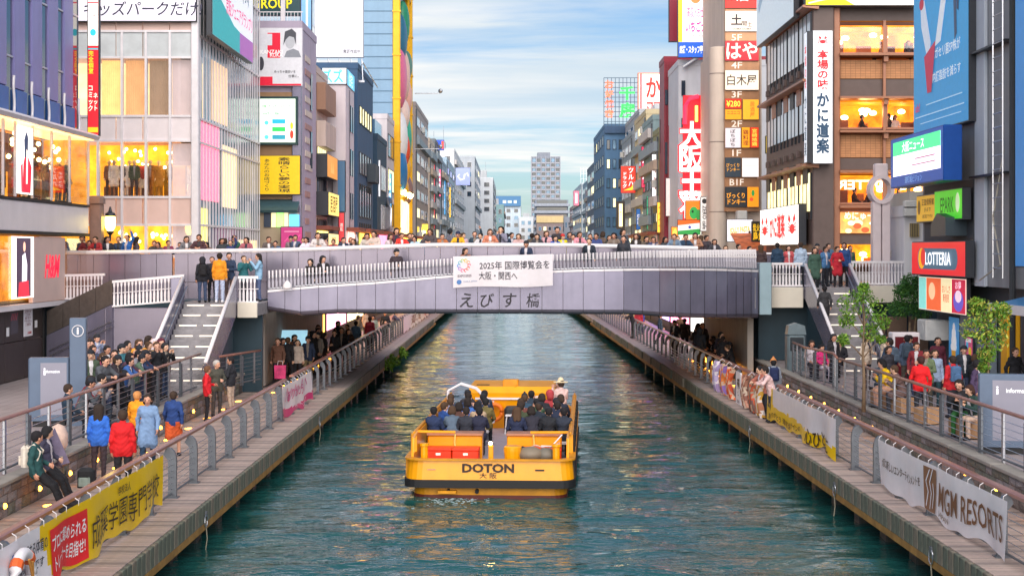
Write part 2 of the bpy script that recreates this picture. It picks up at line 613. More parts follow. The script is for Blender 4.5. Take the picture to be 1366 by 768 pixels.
# quays under the boardwalks, set back from their edge, and the streets beyond the bridge
def slab(name, pts, z0, z1, m):
    return struct(name, MB().prism(pts, 'z', z0, z1), m)
slab('quay_wall_north', [(-60, 5), (-7.3, 5), (-7.0, 300), (-60, 300)], -2, .55, m_conc_dark)
slab('quay_wall_south', [(8.8, 5), (60, 5), (60, 300), (4.2, 300)], -2, .55, m_conc_dark)
slab('terrace_north', [(-60, 5), (-9.75, 5), (-9.75, 56.5), (-60, 56.5)], .56, ZT, m_pave)
slab('terrace_south', [(10.0, 5), (60, 5), (60, 63), (10.0, 63)], .56, ZT, m_pave)
slab('street_north', [(-900, 74.2), (-10.8, 74.2), (-10.2, 900), (-900, 900)], -1.9, 4.9, m_street)
slab('street_south', [(10.6, 74.2), (900, 74.2), (900, 900), (9.2, 900)], -1.9, 4.9, m_street)
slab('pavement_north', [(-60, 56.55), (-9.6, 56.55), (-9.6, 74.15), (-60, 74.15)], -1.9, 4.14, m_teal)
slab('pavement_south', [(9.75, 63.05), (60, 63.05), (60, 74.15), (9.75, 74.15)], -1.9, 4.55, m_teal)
slab('far_land', [(-3000, 901), (3000, 901), (3000, 4900), (-3000, 4900)], -1.9, 3.5, m_street)
# boardwalks: boards across, edge fascia in lengths, beam and piles
def boardwalk(name, side, edge, inner):
    pts = [(edge(5), 5), (edge(300), 300), (inner, 300), (inner, 5)]
    if side > 0:
        pts = pts[::-1]
    o = struct(name, MB().prism(pts, 'z', .57, .86), m_pave)
    y = 17.0
    k = 0
    while y < 56:
        e = edge(y + .1)
        x0, x1 = sorted((e, inner))
        mb = MB().cbox(x0 - x0 - (x1 - x0) / 2, (x1 - x0) / 2, -.095, .095, 0, .045, .006)
        p = obj('deck_plank', mb, [m_plank, m_plank2, m_plank3, m_plank][(k * 7 // 3) % 4], o, ((x0 + x1) / 2, y + .1, .862 + rng.uniform(-.003, .003)), (0, 0, side * .006))
        y += .2
        k += 1
    y = 17.0
    while y < 110:
        L_ = .3 if y < 56 else 4.0
        e = edge(y + L_ / 2)
        mb = MB().cbox(-.04, .04, -L_ / 2 + .008, L_ / 2 - .008, -.36, .0, .01)
        obj('fascia_board', mb, [m_fascia, m_fascia2, m_fascia][int(y * 3.3 + (y * 7) % 2) % 3], o, (e - side * .05, y + L_ / 2, .9), (0, 0, 0))
        y += L_
    mb = MB().box(-.06, .06, -50, 50, -.14, .0)
    obj('edge_beam', mb, m_ochre, o, (edge(65) - side * .03, 65, .535), (0, 0, -math.atan(edge(1) - edge(0))))
    y = 18.0
    while y < 80:
        e = edge(y)
        obj('pile', MB().cbox(-.3, .3, -.28, .28, -2.2, .0, .03), m_pile, o, (e + side * .55, y, .5))
        y += 2.2 if y < 60 else 4
    return o
bwN = boardwalk('boardwalk_north', -1, Lx, -9.72)
bwS = boardwalk('boardwalk_south', 1, Rx, 9.97)
for yy, xx in [(s, -9.25) for s in np.arange(30, 53, 2.6)]:
    obj('floor_light', MB().lathe([(.13, 0), (.13, .012), (.1, .02)], n=12), m_lamp, bwN, (xx, yy, .91))
for yy in np.arange(54, 72, 1.4):
    obj('floor_light', MB().lathe([(.07, 0), (.07, .012), (.05, .02)], n=10), m_lamp, bwN, (-8.6, yy, .91))
    obj('floor_light', MB().lathe([(.07, 0), (.07, .012), (.05, .02)], n=10), m_lamp, bwS, (8.4, yy, .91))
# mooring rings hanging from the quay edge
for i, (s, e, y) in enumerate([(-1, Lx, 30.2), (-1, Lx, 47.5), (1, Rx, 26.6), (1, Rx, 34), (1, Rx, 45)]):
    r = thing('mooring_ring', ['steel mooring ring on the north quay edge below the yellow school banner', 'rope ring on the north quay edge below the pink banner',
              'rope loop on the south quay edge below the white resort banner', 'rope loop on the south quay edge below the yellow and white banner', 'rope loop on the south quay edge below the coloured cloths'][i], 'ring', (e(y) - s * .11, y, .72), 0, 'mooring rings on the quays')
    q = [(0, .13 * math.cos(a), -.13 + .13 * math.sin(a)) for a in np.linspace(0, 2 * PI, 14)]
    obj('ring', MB().tube(q, .014, 5), m_steel, r)
    obj('rope', MB().tube([(0, 0, -.26), (.02, .01, -.5), (-.01, 0, -.72)], .012, 5), C('#9a9382', 0, .9), r)
    obj('eye_plate', MB().cbox(-.02, .02, -.06, .06, -.05, .05, .008), m_post, r)

# retaining walls of stone with warm uplights
def stone_wall(name, side, x, y0, y1):
    o = struct(name, MB().box(min(x, x + side * .16), max(x, x + side * .16), y0, y1, .88, ZT - .02), m_mortar)
    var = []
    for k in range(5):
        mb = MB()
        W, H = .5, .5
        n = 4
        vs, fs = [], []
        for j in range(n):
            for i in range(n):
                u, v = i / (n - 1) - .5, j / (n - 1) - .5
                edge_ = max(abs(u), abs(v)) > .49
                d = 0 if edge_ else rng.uniform(.35, 1.)
                vs.append((d, u * .97 + (rng.uniform(-.015, .015)), v * .94 + rng.uniform(-.02, .02)))
        for j in range(n - 1):
            for i in range(n - 1):
                fs.append((j * n + i, j * n + i + 1, (j + 1) * n + i + 1, (j + 1) * n + i))
        mb.add(vs, fs)
        me = mb.mesh('stone')
        me.materials.append(m_stone)
        var.append(me)
    z = .9
    for r_, h in enumerate((.24, .2, .19)):
        y = y0 + rng.uniform(0, .2)
        while y < y1 - .7:
            wd = rng.uniform(.38, .72)
            s = bpy.data.objects.new('stone', var[rng.integers(5)])
            COL.objects.link(s)
            s.parent = o
            s.location = (x - side * .004, y + wd / 2, z + h / 2)
            s.scale = (-side * rng.uniform(.03, .055), wd, h)
            if side < 0:
                s.rotation_euler = (0, 0, 0)
            override(s, [[m_stone, m_stone2, m_stone3][rng.integers(3)]])
            y += wd
        z += h
    mb = MB().cbox(-.17, .17, -1.48, 1.48, 0, .07, .015)
    me = mb.mesh('coping_stone')
    me.materials.append(m_conc)
    y = y0 + 1.5
    while y < y1:
        obj('coping_stone', me, None, o, (x + side * .1, y, ZT - .015))
        y += 3
    return o
wallN = stone_wall('retaining_wall_north', -1, -9.72, 16, 54)
wallS = stone_wall('retaining_wall_south', 1, 9.97, 16, 60)
def uplight(par, side, x, y, z=1.18):
    r = obj('uplight', MB().lathe([(.075, 0), (.075, .05), (.06, .055)], axis='x', n=12), m_post, par, (x - side * .01, y, z), (0, 0, 0 if side < 0 else PI))
    obj('lens', MB().lathe([(.055, 0), (.05, .03), (.02, .05)], axis='x', n=10), m_lamp, r, (.054, 0, 0))
for y in np.arange(20, 50, 2.1):
    uplight(wallN, -1, -9.68, y)
for y in np.arange(20, 60, 2.1):
    uplight(wallS, 1, 9.93, y)

# ------------------------------------------------------------------ railings
def post_mesh(side, hw=.085):
    # side = inboard direction in x
    mb = MB()
    o_, i_ = [], []
    for (x, z) in ((0, 0), (0, .55), (0, .78)):
        o_.append((x - side * hw, z))
        i_.append((x + side * hw, z))
    for a in np.linspace(0, 1, 5)[1:]:
        o_.append((side * (-hw + .2 * a * a), .78 + .27 * math.sin(a * PI / 2)))
        i_.append((side * (hw + .1 * a), .78 + .12 * a))
    pts = o_ + i_[::-1]
    if side > 0:
        pts = pts[::-1]
    mb.prism(pts, 'y', -.045, .045)
    mb.box(-.13, .13, -.11, .11, 0, .02)
    me = mb.mesh('post')
    me.materials.append(m_post)
    return me
def boardwalk_railing(label, edge, off, side, y0, y1, step, ncab=6):
    r = thing('boardwalk_railing', label, 'railing', (0, 0, ZD), 0, 'railings along the water')
    me = post_mesh(side, .085 if step > 1.9 else .045)
    ys = np.arange(y0, y1 + .01, step)
    for y in ys:
        obj('post', me, None, r, (edge(y) + off, y, .008))
    a, b = ys[0], ys[-1]
    def line(x, z):
        return [(edge(y) + off + x, y, z) for y in (a, (a + b) / 2, b)]
    top = MB()
    pth = line(side * .17, 1.075)
    vs = []
    for p in pth:
        for (dx, dz) in ((-.075, -.035), (.075, -.035), (.075, .02), (.05, .038), (-.05, .038), (-.075, .02)):
            vs.append((p[0] + dx, p[1], p[2] + dz))
    fs = []
    for i in range(2):
        fs += [(i * 6 + j, i * 6 + (j + 1) % 6, i * 6 + 6 + (j + 1) % 6, i * 6 + 6 + j) for j in range(6)]
    fs += [(5, 4, 3, 2, 1, 0), (12, 13, 14, 15, 16, 17)]
    top.add(vs, [f[::-1] for f in fs])
    obj('handrail', top, m_rail, r)
    for k in range(ncab):
        obj('cable', MB().tube(line(0, .2 + k * .125), .008, 5), m_steel, r)
    obj('lower_rail', MB().tube(line(side * .02, .1), .025, 6), m_post, r)
    return r
boardwalk_railing('brown topped cable railing along the north boardwalk before the bridge', Lx, -.75, -1, 17, 47, 2.0)
boardwalk_railing('close posted railing along the north boardwalk under and beyond the bridge', Lx, -.75, -1, 48.4, 128, 1.7, 4)
boardwalk_railing('brown topped cable railing along the south boardwalk before the bridge', Rx, .6, 1, 19, 45, 2.0)
boardwalk_railing('close posted railing along the south boardwalk under and beyond the bridge', Rx, .6, 1, 46.5, 126, 1.7, 4)

def terrace_railing(label, pts, z0, step=1.45, lower=False):
    r = thing('terrace_railing', label, 'railing', (0, 0, 0), 0, 'railings along the terraces')
    P = [Vector((p[0], p[1], z0 if len(p) < 3 else p[2])) for p in pts]
    obj('handrail', MB().tube([p + Vector((0, 0, 1.1)) for p in P], .042, 8), m_rail, r, smooth=True)
    for k in range(6):
        obj('cable', MB().tube([p + Vector((0, 0, .2 + .14 * k)) for p in P], .008, 5), m_steel, r)
    obj('foot_rail', MB().tube([p + Vector((0, 0, .1)) for p in P], .028, 6), m_post, r)
    L_ = [0]
    for a, b in zip(P[:-1], P[1:]):
        L_.append(L_[-1] + (b - a).length)
    s = .1
    k = 0
    one = MB().cbox(-.03, .03, -.045, .045, 0, 1.07, .01).mesh('post')
    one.materials.append(m_steel)
    wide = MB().cbox(-.03, .03, -.06, -.015, 0, 1.07, .008).cbox(-.03, .03, .06, .16, 0, 1.0, .008).mesh('double_post')
    wide.materials.append(m_post)
    while s < L_[-1]:
        i = max(j for j in range(len(L_)) if L_[j] <= s)
        i = min(i, len(P) - 2)
        t = (s - L_[i]) / (L_[i + 1] - L_[i])
        q = P[i].lerp(P[i + 1], t)
        o = obj('post', one if k % 2 else wide, None, r, q)
        dv = P[i + 1] - P[i]
        o.rotation_euler = (0, 0, math.atan2(dv.y, dv.x) - PI / 2)
        s += step
        k += 1
    return r
terrace_railing('brown topped steel cable railing along the north terrace edge', [(-10.1, 22.5), (-10.1, 27), (-10.12, 36), (-10.15, 44), (-10.1, 48.6)], ZT + .02)
terrace_railing('short steel railing across the foot of the north stairs', [(-9.9, 49.2), (-9.3, 51.4), (-8.9, 53)], ZD + .5, 1.1)
terrace_railing('brown topped steel cable railing along the south terrace edge', [(10.25, 21), (10.25, 30), (10.2, 38), (10.15, 46.5)], ZT + .02)
terrace_railing('steel railing curving round the foot of the south stairs', [(10.15, 46.8), (10.5, 49), (10.15, 52), (10.3, 55)], ZT + .02, 1.0)

# ------------------------------------------------------------------ Ebisu bridge
BD = [(357, 55.0), (820, 55.0), (880, 55.4), (930, 56.4), (970, 57.6), (1012, 59.3)]     # depth of the bowed front by photo column
def bdepth(px):
    return interp(px, BD)
def bx(px):
    return WX(px, bdepth(px))
def bz(px, tab):
    return WZ(interp(px, tab), bdepth(px))
PTOP = [(357, 390), (420, 384), (500, 379), (600, 370), (683, 366), (770, 362.5), (850, 361), (950, 361), (1012, 363)]
PBOT = [(357, 414), (400, 421), (450, 418), (600, 418), (840, 419), (900, 423), (960, 424.5), (1012, 424)]
PSL = [(357, 361), (483, 352.5), (604, 344.5), (737, 339.5), (870, 334), (1010, 332.5)]
XL, XR = bx(357), bx(1012)
bridge = thing('pedestrian_bridge', 'lavender grey panelled footbridge with slatted railing spanning the canal', 'bridge', (0, YB, 3.6))
def bobj(name, mb, m, loc=(0, 0, 0), **k):
    return obj(name, mb, m, bridge, (loc[0], loc[1] - YB, loc[2] - 3.6), **k)
# fascia panels, each its own piece, following the bowed plan
cuts = [357, 380, 401, 425, 450, 476, 501, 527, 554, 581, 609, 637, 666, 694, 723, 751, 778, 806, 832, 857, 880, 901, 921, 940, 956, 970, 982, 992, 1002, 1012]
for a, b in zip(cuts[:-1], cuts[1:]):
    a, b = a + .3, b - .3
    x0, x1 = bx(a), bx(b)
    ya, yb = bdepth(a), bdepth(b)
    mb = MB()
    z0a, z0b, z1a, z1b = bz(a, PBOT) + .16, bz(b, PBOT) + .16, bz(a, PTOP), bz(b, PTOP)
    T = .14
    mb.add([(x0, ya, z0a), (x1, yb, z0b), (x1, yb, z1b), (x0, ya, z1a), (x0, ya + T, z0a), (x1, yb + T, z0b), (x1, yb + T, z1b), (x0, ya + T, z1a)],
           [(0, 1, 2, 3), (7, 6, 5, 4), (0, 4, 5, 1), (3, 2, 6, 7), (0, 3, 7, 4), (1, 5, 6, 2)])
    bobj('fascia_panel', mb, m_lav)
    mb = MB()
    prof = [(0, 0), (.03, -.07), (.1, -.13), (.22, -.16), (.22, 0)]
    vs = []
    for (x, y, z) in ((x0, ya, z0a - .012), (x1, yb, z0b - .012)):
        vs += [(x, y + p[0], z + p[1]) for p in prof]
    n = len(prof)
    mb.add(vs, [tuple(range(n)), tuple(range(2 * n - 1, n - 1, -1))] + [(i, n + i, n + (i + 1) % n, (i + 1) % n) for i in range(n)])
    bobj('soffit_lip', mb, m_par)
    mb = MB()
    mb.add([(x0, ya - .03, z1a + .004), (x1, yb - .03, z1b + .004), (x1, yb + .25, z1b + .004), (x0, ya + .25, z1a + .004), (x0, ya - .03, z1a + .08), (x1, yb - .03, z1b + .08), (x1, yb + .25, z1b + .08), (x0, ya + .25, z1a + .08)],
           [(3, 2, 1, 0), (4, 5, 6, 7), (0, 1, 5, 4), (2, 3, 7, 6), (0, 4, 7, 3), (1, 2, 6, 5)])
    bobj('ledge', mb, m_white)
mb = MB()
N_ = 44
vs, fs = [], []
for p in np.linspace(357, 1012, N_):
    x, zt, zb_, y = bx(p), bz(p, PTOP), bz(p, PBOT), bdepth(p)
    vs += [(x, y + .15, zb_ + .03), (x, y + .15, zt - .6), (x, max(59.0, y + .3), zt - .55), (x, max(59.0, y + .3), zb_ + .03)]
for i in range(N_ - 1):
    fs += [(4 * i + j, 4 * i + (j + 1) % 4, 4 * i + 4 + (j + 1) % 4, 4 * i + 4 + j) for j in range(4)]
fs += [(0, 3, 2, 1), (4 * N_ - 4, 4 * N_ - 3, 4 * N_ - 2, 4 * N_ - 1)]
mb.add(vs, fs)
bobj('ramp_deck', mb, m_conc_dark)
def zramp(x):
    px = CX + x * F / 55
    return bz(px, PTOP) - .57
# slats: blades with a swollen lower half
sl = MB()
for (z0, z1, hx, y0, y1, hx1) in ((0, .06, .012, 0, .06, .03), (.06, .3, .03, -.03, .07, .034), (.3, .46, .034, -.03, .07, .014), (.46, .8, .014, -.055, .06, .018)):
    mi_ = 1 if z0 > .4 else 0
    vs = [(-hx, y0, z0), (hx, y0, z0), (hx, y1, z0), (-hx, y1, z0), (-hx1, y0 - .01, z1), (hx1, y0 - .01, z1), (hx1, y1, z1), (-hx1, y1, z1)]
    sl.add(vs, [(0, 3, 2, 1), (4, 5, 6, 7), (0, 1, 5, 4), (1, 2, 6, 5), (2, 3, 7, 6), (3, 0, 4, 7)], mi_)
sl = sl.mesh('slat')
sl.materials.append(M('grey_slat', '#a9a7b3', .35, .2, .1, 3.))
sl.materials.append(m_white)
m_slat = [m_white, M('pale_slat', '#c9c6d2', .35, .3, .08, 3.)]
p = 358.5
while p < 1011:
    z0 = bz(p, PTOP) + .11
    h = bz(p, PSL) - z0
    s = bobj('slat', sl, None, (bx(p), bdepth(p) + .1, z0))
    s.scale = (1.15, .9, h / .8)
    tx, ty = bx(p + 1) - bx(p - 1), bdepth(p + 1) - bdepth(p - 1)
    s.rotation_euler = (-.08, 0, .4 + math.atan2(ty, tx))
    p += 4.87 * .134 / .134 * max(.3, math.cos(math.atan2(ty, tx)))
bobj('slat_rail', MB().tube([(bx(p), bdepth(p) + .13, bz(p, PTOP) + .13) for p in np.linspace(358, 1011, 30)], .03, 6), m_steel)
bobj('slat_rail', MB().tube([(bx(p), bdepth(p) + .2, bz(p, PSL) - .22) for p in np.linspace(358, 1011, 30)], .025, 6), m_post)
# central deck and its smooth parapet
def zdeck(x):
    return interp(x, [(-18, 4.83), (-9, 4.95), (-3, 5.15), (2, 5.15), (9, 4.98), (15, 4.7)])
xs = np.linspace(-17.9, 9.6, 30)
vs, fs = [], []
for x in xs:
    z = zdeck(x)
    vs += [(x, 59.1, 3.75), (x, 59.1, z), (x, 74.1, z), (x, 74.1, 3.75)]
for i in range(len(xs) - 1):
    fs += [(4 * i + j, 4 * i + (j + 1) % 4, 4 * i + 4 + (j + 1) % 4, 4 * i + 4 + j) for j in range(4)]
fs += [(0, 3, 2, 1), (4 * len(xs) - 4, 4 * len(xs) - 3, 4 * len(xs) - 2, 4 * len(xs) - 1)]
bobj('deck', MB().add(vs, fs), m_street)
px_ = -17.7
while px_ < 6.6:
    x0, x1 = px_ + .008, px_ + .612
    if abs(px_ + 13.4) < .32:
        x0 += .09
    za, zb = zdeck(x0) + 1.02, zdeck(x1) + 1.02
    for (fa, fb) in ((.0, .42), (.43, 1.)):
        lo = 3.95
        vs = []
        for (x, z) in ((x0, za), (x1, zb)):
            a, b = lo + (z - lo) * fa, lo + (z - lo) * fb
            vs += [(x, 58.95, a), (x, 58.95, b), (x, 59.06, b), (x, 59.06, a)]
        bobj('parapet_panel', MB().add(vs, [(3, 2, 1, 0), (4, 5, 6, 7)] + [(j, (j + 1) % 4, 4 + (j + 1) % 4, 4 + j) for j in range(4)]), m_par)
    px_ += .62
capx = np.linspace(-17.75, 7.3, 30)
vs, fs = [], []
prof = [(-.14, 0), (-.16, .06), (-.12, .12), (0, .15), (.14, .12), (.16, 0)]
for x in capx:
    vs += [(x, 59 + p[0], zdeck(x) + 1.03 + p[1]) for p in prof]
n = len(prof)
for i in range(len(capx) - 1):
    fs += [(i * n + j, (i + 1) * n + j, (i + 1) * n + (j + 1) % n, i * n + (j + 1) % n) for j in range(n)]
fs += [tuple(range(n)), tuple(range(len(vs) - 1, len(vs) - n - 1, -1))]
bobj('parapet_cap', MB().add(vs, fs), m_white, smooth=False)
# name of the bridge in brushed characters on four panels
for ch, c in zip('えびす橋', (622, 650, 680, 711)):
    me = text_mesh(ch, .5, .52, .012, True, 0., .12)
    bobj('lettering', me, C('#1c1a26'), (bx(c), bdepth(c) - .008, 4.2))
# far-side slatted railing of the plaza
far = thing('plaza_railing', 'plain grey railing along the far side of the bridge plaza', 'railing', (0, 74, 4.9))
obj('panel', MB().box(-16, 15, -.05, .05, .05, .9), m_par, far)
obj('handrail', MB().tube([(-16, 0, .98), (15, 0, .98)], .05, 6), m_white, far)

# ------------------------------------------------------------------ stairs, landings, balustrades
bal = MB()
bal.prism([(-.035, 0), (.035, 0), (.035, .3), (.018, .42), (.014, .62), (.035, .72), (.035, .82), (-.035, .82), (-.035, .72), (-.014, .62), (-.018, .42), (-.035, .3)], 'y', -.02, .02)
bal = bal.mesh('baluster')
bal.materials.append(m_white)
def balustrade(label, x0, x1, y, z0, z1=None, rot=0., step=.13):
    z1 = z0 if z1 is None else z1
    r = thing('balustrade', label, 'balustrade', (x0, y, z0), 0, 'white balustrades by the bridge')
    Lg = x1 - x0
    dz = z1 - z0
    for k in range(int(Lg / step)):
        t = (k + .5) * step
        obj('baluster', bal, None, r, (t, 0, .08 + dz * t / Lg))
    for (z, h, nm) in ((.88, .09, 'top_rail'), (.02, .06, 'bottom_rail'), (.5, .025, 'middle_rail')):
        vs = [(0, -.05, z), (Lg, -.05, z + dz), (Lg, .05, z + dz), (0, .05, z), (0, -.05, z + h), (Lg, -.05, z + dz + h), (Lg, .05, z + dz + h), (0, .05, z + h)]
        if nm == 'middle_rail':
            vs = [(v[0], v[1] * .3 + .04, v[2]) for v in vs]
        obj(nm, MB().add(vs, [(3, 2, 1, 0), (4, 5, 6, 7), (0, 1, 5, 4), (2, 3, 7, 6), (0, 4, 7, 3), (1, 2, 6, 5)]), m_white, r)
    return r
def stairs(label, x0, x1, y0, y1, z0, z1, lights):
    r = thing('stairs', label, 'stairs', ((x0 + x1) / 2, y0, z0))
    n = 16
    cx = (x0 + x1) / 2
    hw = (x1 - x0) / 2
    dy, dz = (y1 - y0) / n, (z1 - z0) / n
    for k in range(n):
        st = obj('step', MB().cbox(-hw, hw, k * dy, (k + 1) * dy + .06, k * dz - .12, (k + 1) * dz, .012), m_step, r)
        obj('riser', MB().box(-hw + .01, hw - .01, k * dy + .03, k * dy + .1, k * dz, (k + 1) * dz - .02), C('#77757c', 0, .8), st)
        if k % 2 == lights:
            for s in (-.5, .5):
                obj('nosing_strip', MB().box(s * hw * .98 - .3, s * hw * .98 + .3, k * dy - .012, k * dy + .006, (k + 1) * dz - .06, (k + 1) * dz - .015), m_lampw, st)
    for s in (-1, 1):
        a = s * (hw + .02)
        b = s * (hw + .14)
        mb = MB().prism([(-.15, -.05), (-.15, .86), (y1 - y0, z1 - z0 + .86), (y1 - y0, z1 - z0 - .35)], 'x', min(a, b), max(a, b))
        obj('side_panel', mb, m_lav, r)
        obj('side_rail', MB().tube([(s * (hw + .08), -.2, .9), (s * (hw + .08), y1 - y0, z1 - z0 + .92)], .065, 8), m_white, r, smooth=True)
        obj('handrail', MB().tube([(s * (hw - .06), -.1, .6), (s * (hw - .06), y1 - y0, z1 - z0 + .62)], .025, 6), m_steel, r)
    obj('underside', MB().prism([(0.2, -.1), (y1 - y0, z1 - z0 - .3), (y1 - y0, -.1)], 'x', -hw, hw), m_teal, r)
    return r
SLX0, SLX1 = WX(247, 53), WX(311, 53)
stairs('granite stairs with white nosings climbing from north terrace to bridge', SLX0, SLX1, 48, 53, ZT, 4.14, 1)
SRX0, SRX1 = WX(1077, 60), WX(1131, 60)
stairs('granite stairs with white nosings climbing from south terrace to bridge', SRX0, SRX1, 54, 60, ZT, 4.55, 0)
def block(name, label, cat, x0, x1, y0, y1, z0, z1, m):
    o = obj(name, MB().cbox(-(x1 - x0) / 2, (x1 - x0) / 2, -(y1 - y0) / 2, (y1 - y0) / 2, 0, z1 - z0, .02), m, None, ((x0 + x1) / 2, (y0 + y1) / 2, z0))
    return tag(o, label, cat)
lm = MB().box(-12.0, XL - .02, 53.02, 56.5, 3.72, 4.14).mesh('landing')
struct('landing_north', lm, m_step)
lm = MB().box(XR + .02, 16.5, 60.02, 63.04, 4.1, 4.55).mesh('landing')
struct('landing_south', lm, m_step)
block('landing_fascia', 'cream fascia block under white balusters beside the north stairs', 'wall', SLX1 + .16, XL - .03, 52.9, 53.0, 3.66, 4.2, m_cream)
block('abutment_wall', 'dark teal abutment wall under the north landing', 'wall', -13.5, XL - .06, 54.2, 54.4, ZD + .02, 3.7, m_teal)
balustrade('short white baluster fence at the head of the north stairs', SLX1 + .16, XL - .02, 53.1, 4.15)
balustrade('white baluster fence sloping behind the north terrace beside the hoarding', WX(150, 53.6), SLX0 - .16, 53.6, 3.98, 4.2)
balustrade('pale baluster fence low behind the brown mesh hoarding', WX(78, 56.2), WX(140, 56.2), 56.2, 4.16, 4.2)
block('ramp_wall', 'grey panelled wall under the north baluster fence', 'wall', -14.6, SLX0 - .16, 53.7, 53.9, ZT, 3.98, m_par)
block('landing_fascia', 'cream fascia block beside the south stairs by the girder end', 'wall', XR + .1, SRX0 - .18, 59.9, 60.0, 3.75, 4.56, m_cream)
block('landing_fascia', 'long cream fascia under white balusters over the brown hoarding', 'wall', SRX1 + .16, 16.5, 59.9, 60.0, 3.95, 4.62, m_cream)
balustrade('short white baluster fence between girder end and south stair head', WX(1030, 60), SRX0 - .18, 60.1, 4.57)
balustrade('white baluster fence over the cream fascia beside the bush', SRX1 + .16, WX(1210, 60), 60.1, 4.64)
block('end_post', 'pale teal square post closing the south end of the bridge girder', 'post', XR + .02, XR + .5, 59.2, 59.88, 3.5, 5.55, M('pale_teal_panel', '#8fa9b5', .35, .3, .08, 2.))
block('end_post', 'lavender end panel beside the north landing baluster fence', 'post', -12.1, SLX0 - .17, 53.15, 53.3, 4.14, 5.05, m_lav)
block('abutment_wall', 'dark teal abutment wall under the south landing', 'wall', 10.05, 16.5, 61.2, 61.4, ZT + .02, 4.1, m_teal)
block('abutment_wall', 'brownish concrete wall under the south end of the bridge', 'wall', 9.45, 9.7, 60.2, 74, ZD + .02, 3.7, m_conc)
block('abutment_wall', 'brownish concrete wall under the north end of the bridge', 'wall', -9.58, -9.33, 56.6, 74, ZD + .02, 3.7, m_conc)
# hoarding on the north terrace
h = thing('construction_hoarding', 'dark brown construction hoarding of tall panels with notices on north terrace', 'hoarding', (-17.1, 50.2, ZT), PI / 2)
for i in range(5):
    for (z0, z1) in ((.03, 1.33), (1.36, 2.68)):
        obj('panel', MB().cbox(-5.9 + i * 2.05, -5.9 + i * 2.05 + 2.03, -.03, .03, z0, z1, .01), m_hoard, h)
obj('post', MB().box(4.36, 4.5, -.08, .06, 0, 2.75), m_black, h)
obj('cap', MB().box(-5.9, 4.5, -.05, .05, 2.69, 2.76), C('#8d7c52', 0, .5), h)
print_items(h, [('r', 1.2, 2.0, .8, .75, '#55505a', {'n': 'notice'}), ('t', '////', 1.2, 2.2, .7, .24, '#c84a58', {'keep': False}), ('r', 2.65, 1.95, 1.0, .98, '#f0eef4', {'n': 'notice'}),
                ('t', 'お知らせ\nこの先\n通り抜け\nできません\nご迷惑を', 2.65, 2.1, .8, .55, '#8d5a64', {'keep': False}), ('t', 'H&M', 2.8, 1.58, .4, .1, '#d03040', {'keep': False}), ('r', .5, 1.72, .3, .3, '#f4f4f6', {'n': 'notice'}), ('r', 3.5, 1.85, .3, .26, '#f4f4f6', {'n': 'notice'})], -.03, 0)
g = thing('ramp_hoarding', 'dark mesh hoarding rising along the ramp beside the baluster fence', 'hoarding', (-16.95, 54.6, 0))
A, B = Vector((0, 0, 0)), Vector((WX(150, 53.6) + 16.95, -1.0, 0))
for i in range(4):
    a, b = A.lerp(B, i / 4 + .003), A.lerp(B, (i + 1) / 4 - .003)
    za, zb = 2.95 + 1.17 * i / 4, 2.95 + 1.17 * (i + 1) / 4
    vs = [(a.x, a.y, za), (b.x, b.y, zb), (b.x, b.y, zb + .87), (a.x, a.y, za + .87)]
    vs += [(v[0] + .01, v[1] + .05, v[2]) for v in vs]
    obj('panel', MB().add(vs, [(0, 1, 2, 3), (7, 6, 5, 4), (0, 4, 5, 1), (3, 2, 6, 7), (0, 3, 7, 4), (1, 5, 6, 2)]), M('brown_mesh_panel', '#57504c', .5, .2, .2, 6., .3), g)
vs = [(0, 0, ZT), (B.x, B.y, ZT), (B.x, B.y, 4.1), (0, 0, 2.93)]
vs += [(v[0] + .03, v[1] + .16, v[2]) for v in vs]
obj('ramp_side', MB().add(vs, [(0, 1, 2, 3), (7, 6, 5, 4), (0, 4, 5, 1), (3, 2, 6, 7), (0, 3, 7, 4), (1, 5, 6, 2)]), m_lav, g)
for dz in (.0, .2):
    obj('handrail', MB().tube([(.15, -.12, dz + 2.2), (B.x, B.y - .1, dz + 3.3)], .025, 6), m_steel, g)
# shopfronts added at quay level past the bridge for coloured water reflections
def added_quay_shop(label, side, X, y0, y1, glow, em, signc, txt):
    r = thing('added_quay_shop', label, 'shop', (X, (y0 + y1) / 2, ZD), side, 'lit shopfronts on the quays past the bridge')
    w2 = (y1 - y0) / 2 - .1
    obj('front', MB().box(-w2, w2, 0, .3, 0, 3.7), M('shopfront_frame', '#4a4038', .6), r)
    n = 3
    for i in range(n):
        a = -w2 + .2 + i * (2 * w2 - .4) / n
        obj('lit_window', MB().box(a + .06, a + (2 * w2 - .4) / n - .06, -.04, -.005, .5, 2.5), M('quay_glow_%s' % glow, '#' + glow, .6, 0, .35, 1.2, 0., emit=em), r)
    obj('sign_board', MB().cbox(-w2 + .2, w2 - .2, -.25, -.01, 2.7, 3.5, .03), C(signc, em * .6), r)
    obj('sign_stripe', MB().box(-w2 * .6, w2 * .6, -.26, -.252, 2.95, 3.25), C('#fff6e8', .6), r)
    obj('awning', MB().prism([(-1.1, 2.35), (-.01, 2.62), (-.01, 2.66), (-1.1, 2.4)], 'x', -w2, w2), C(signc, 0, .7), r)
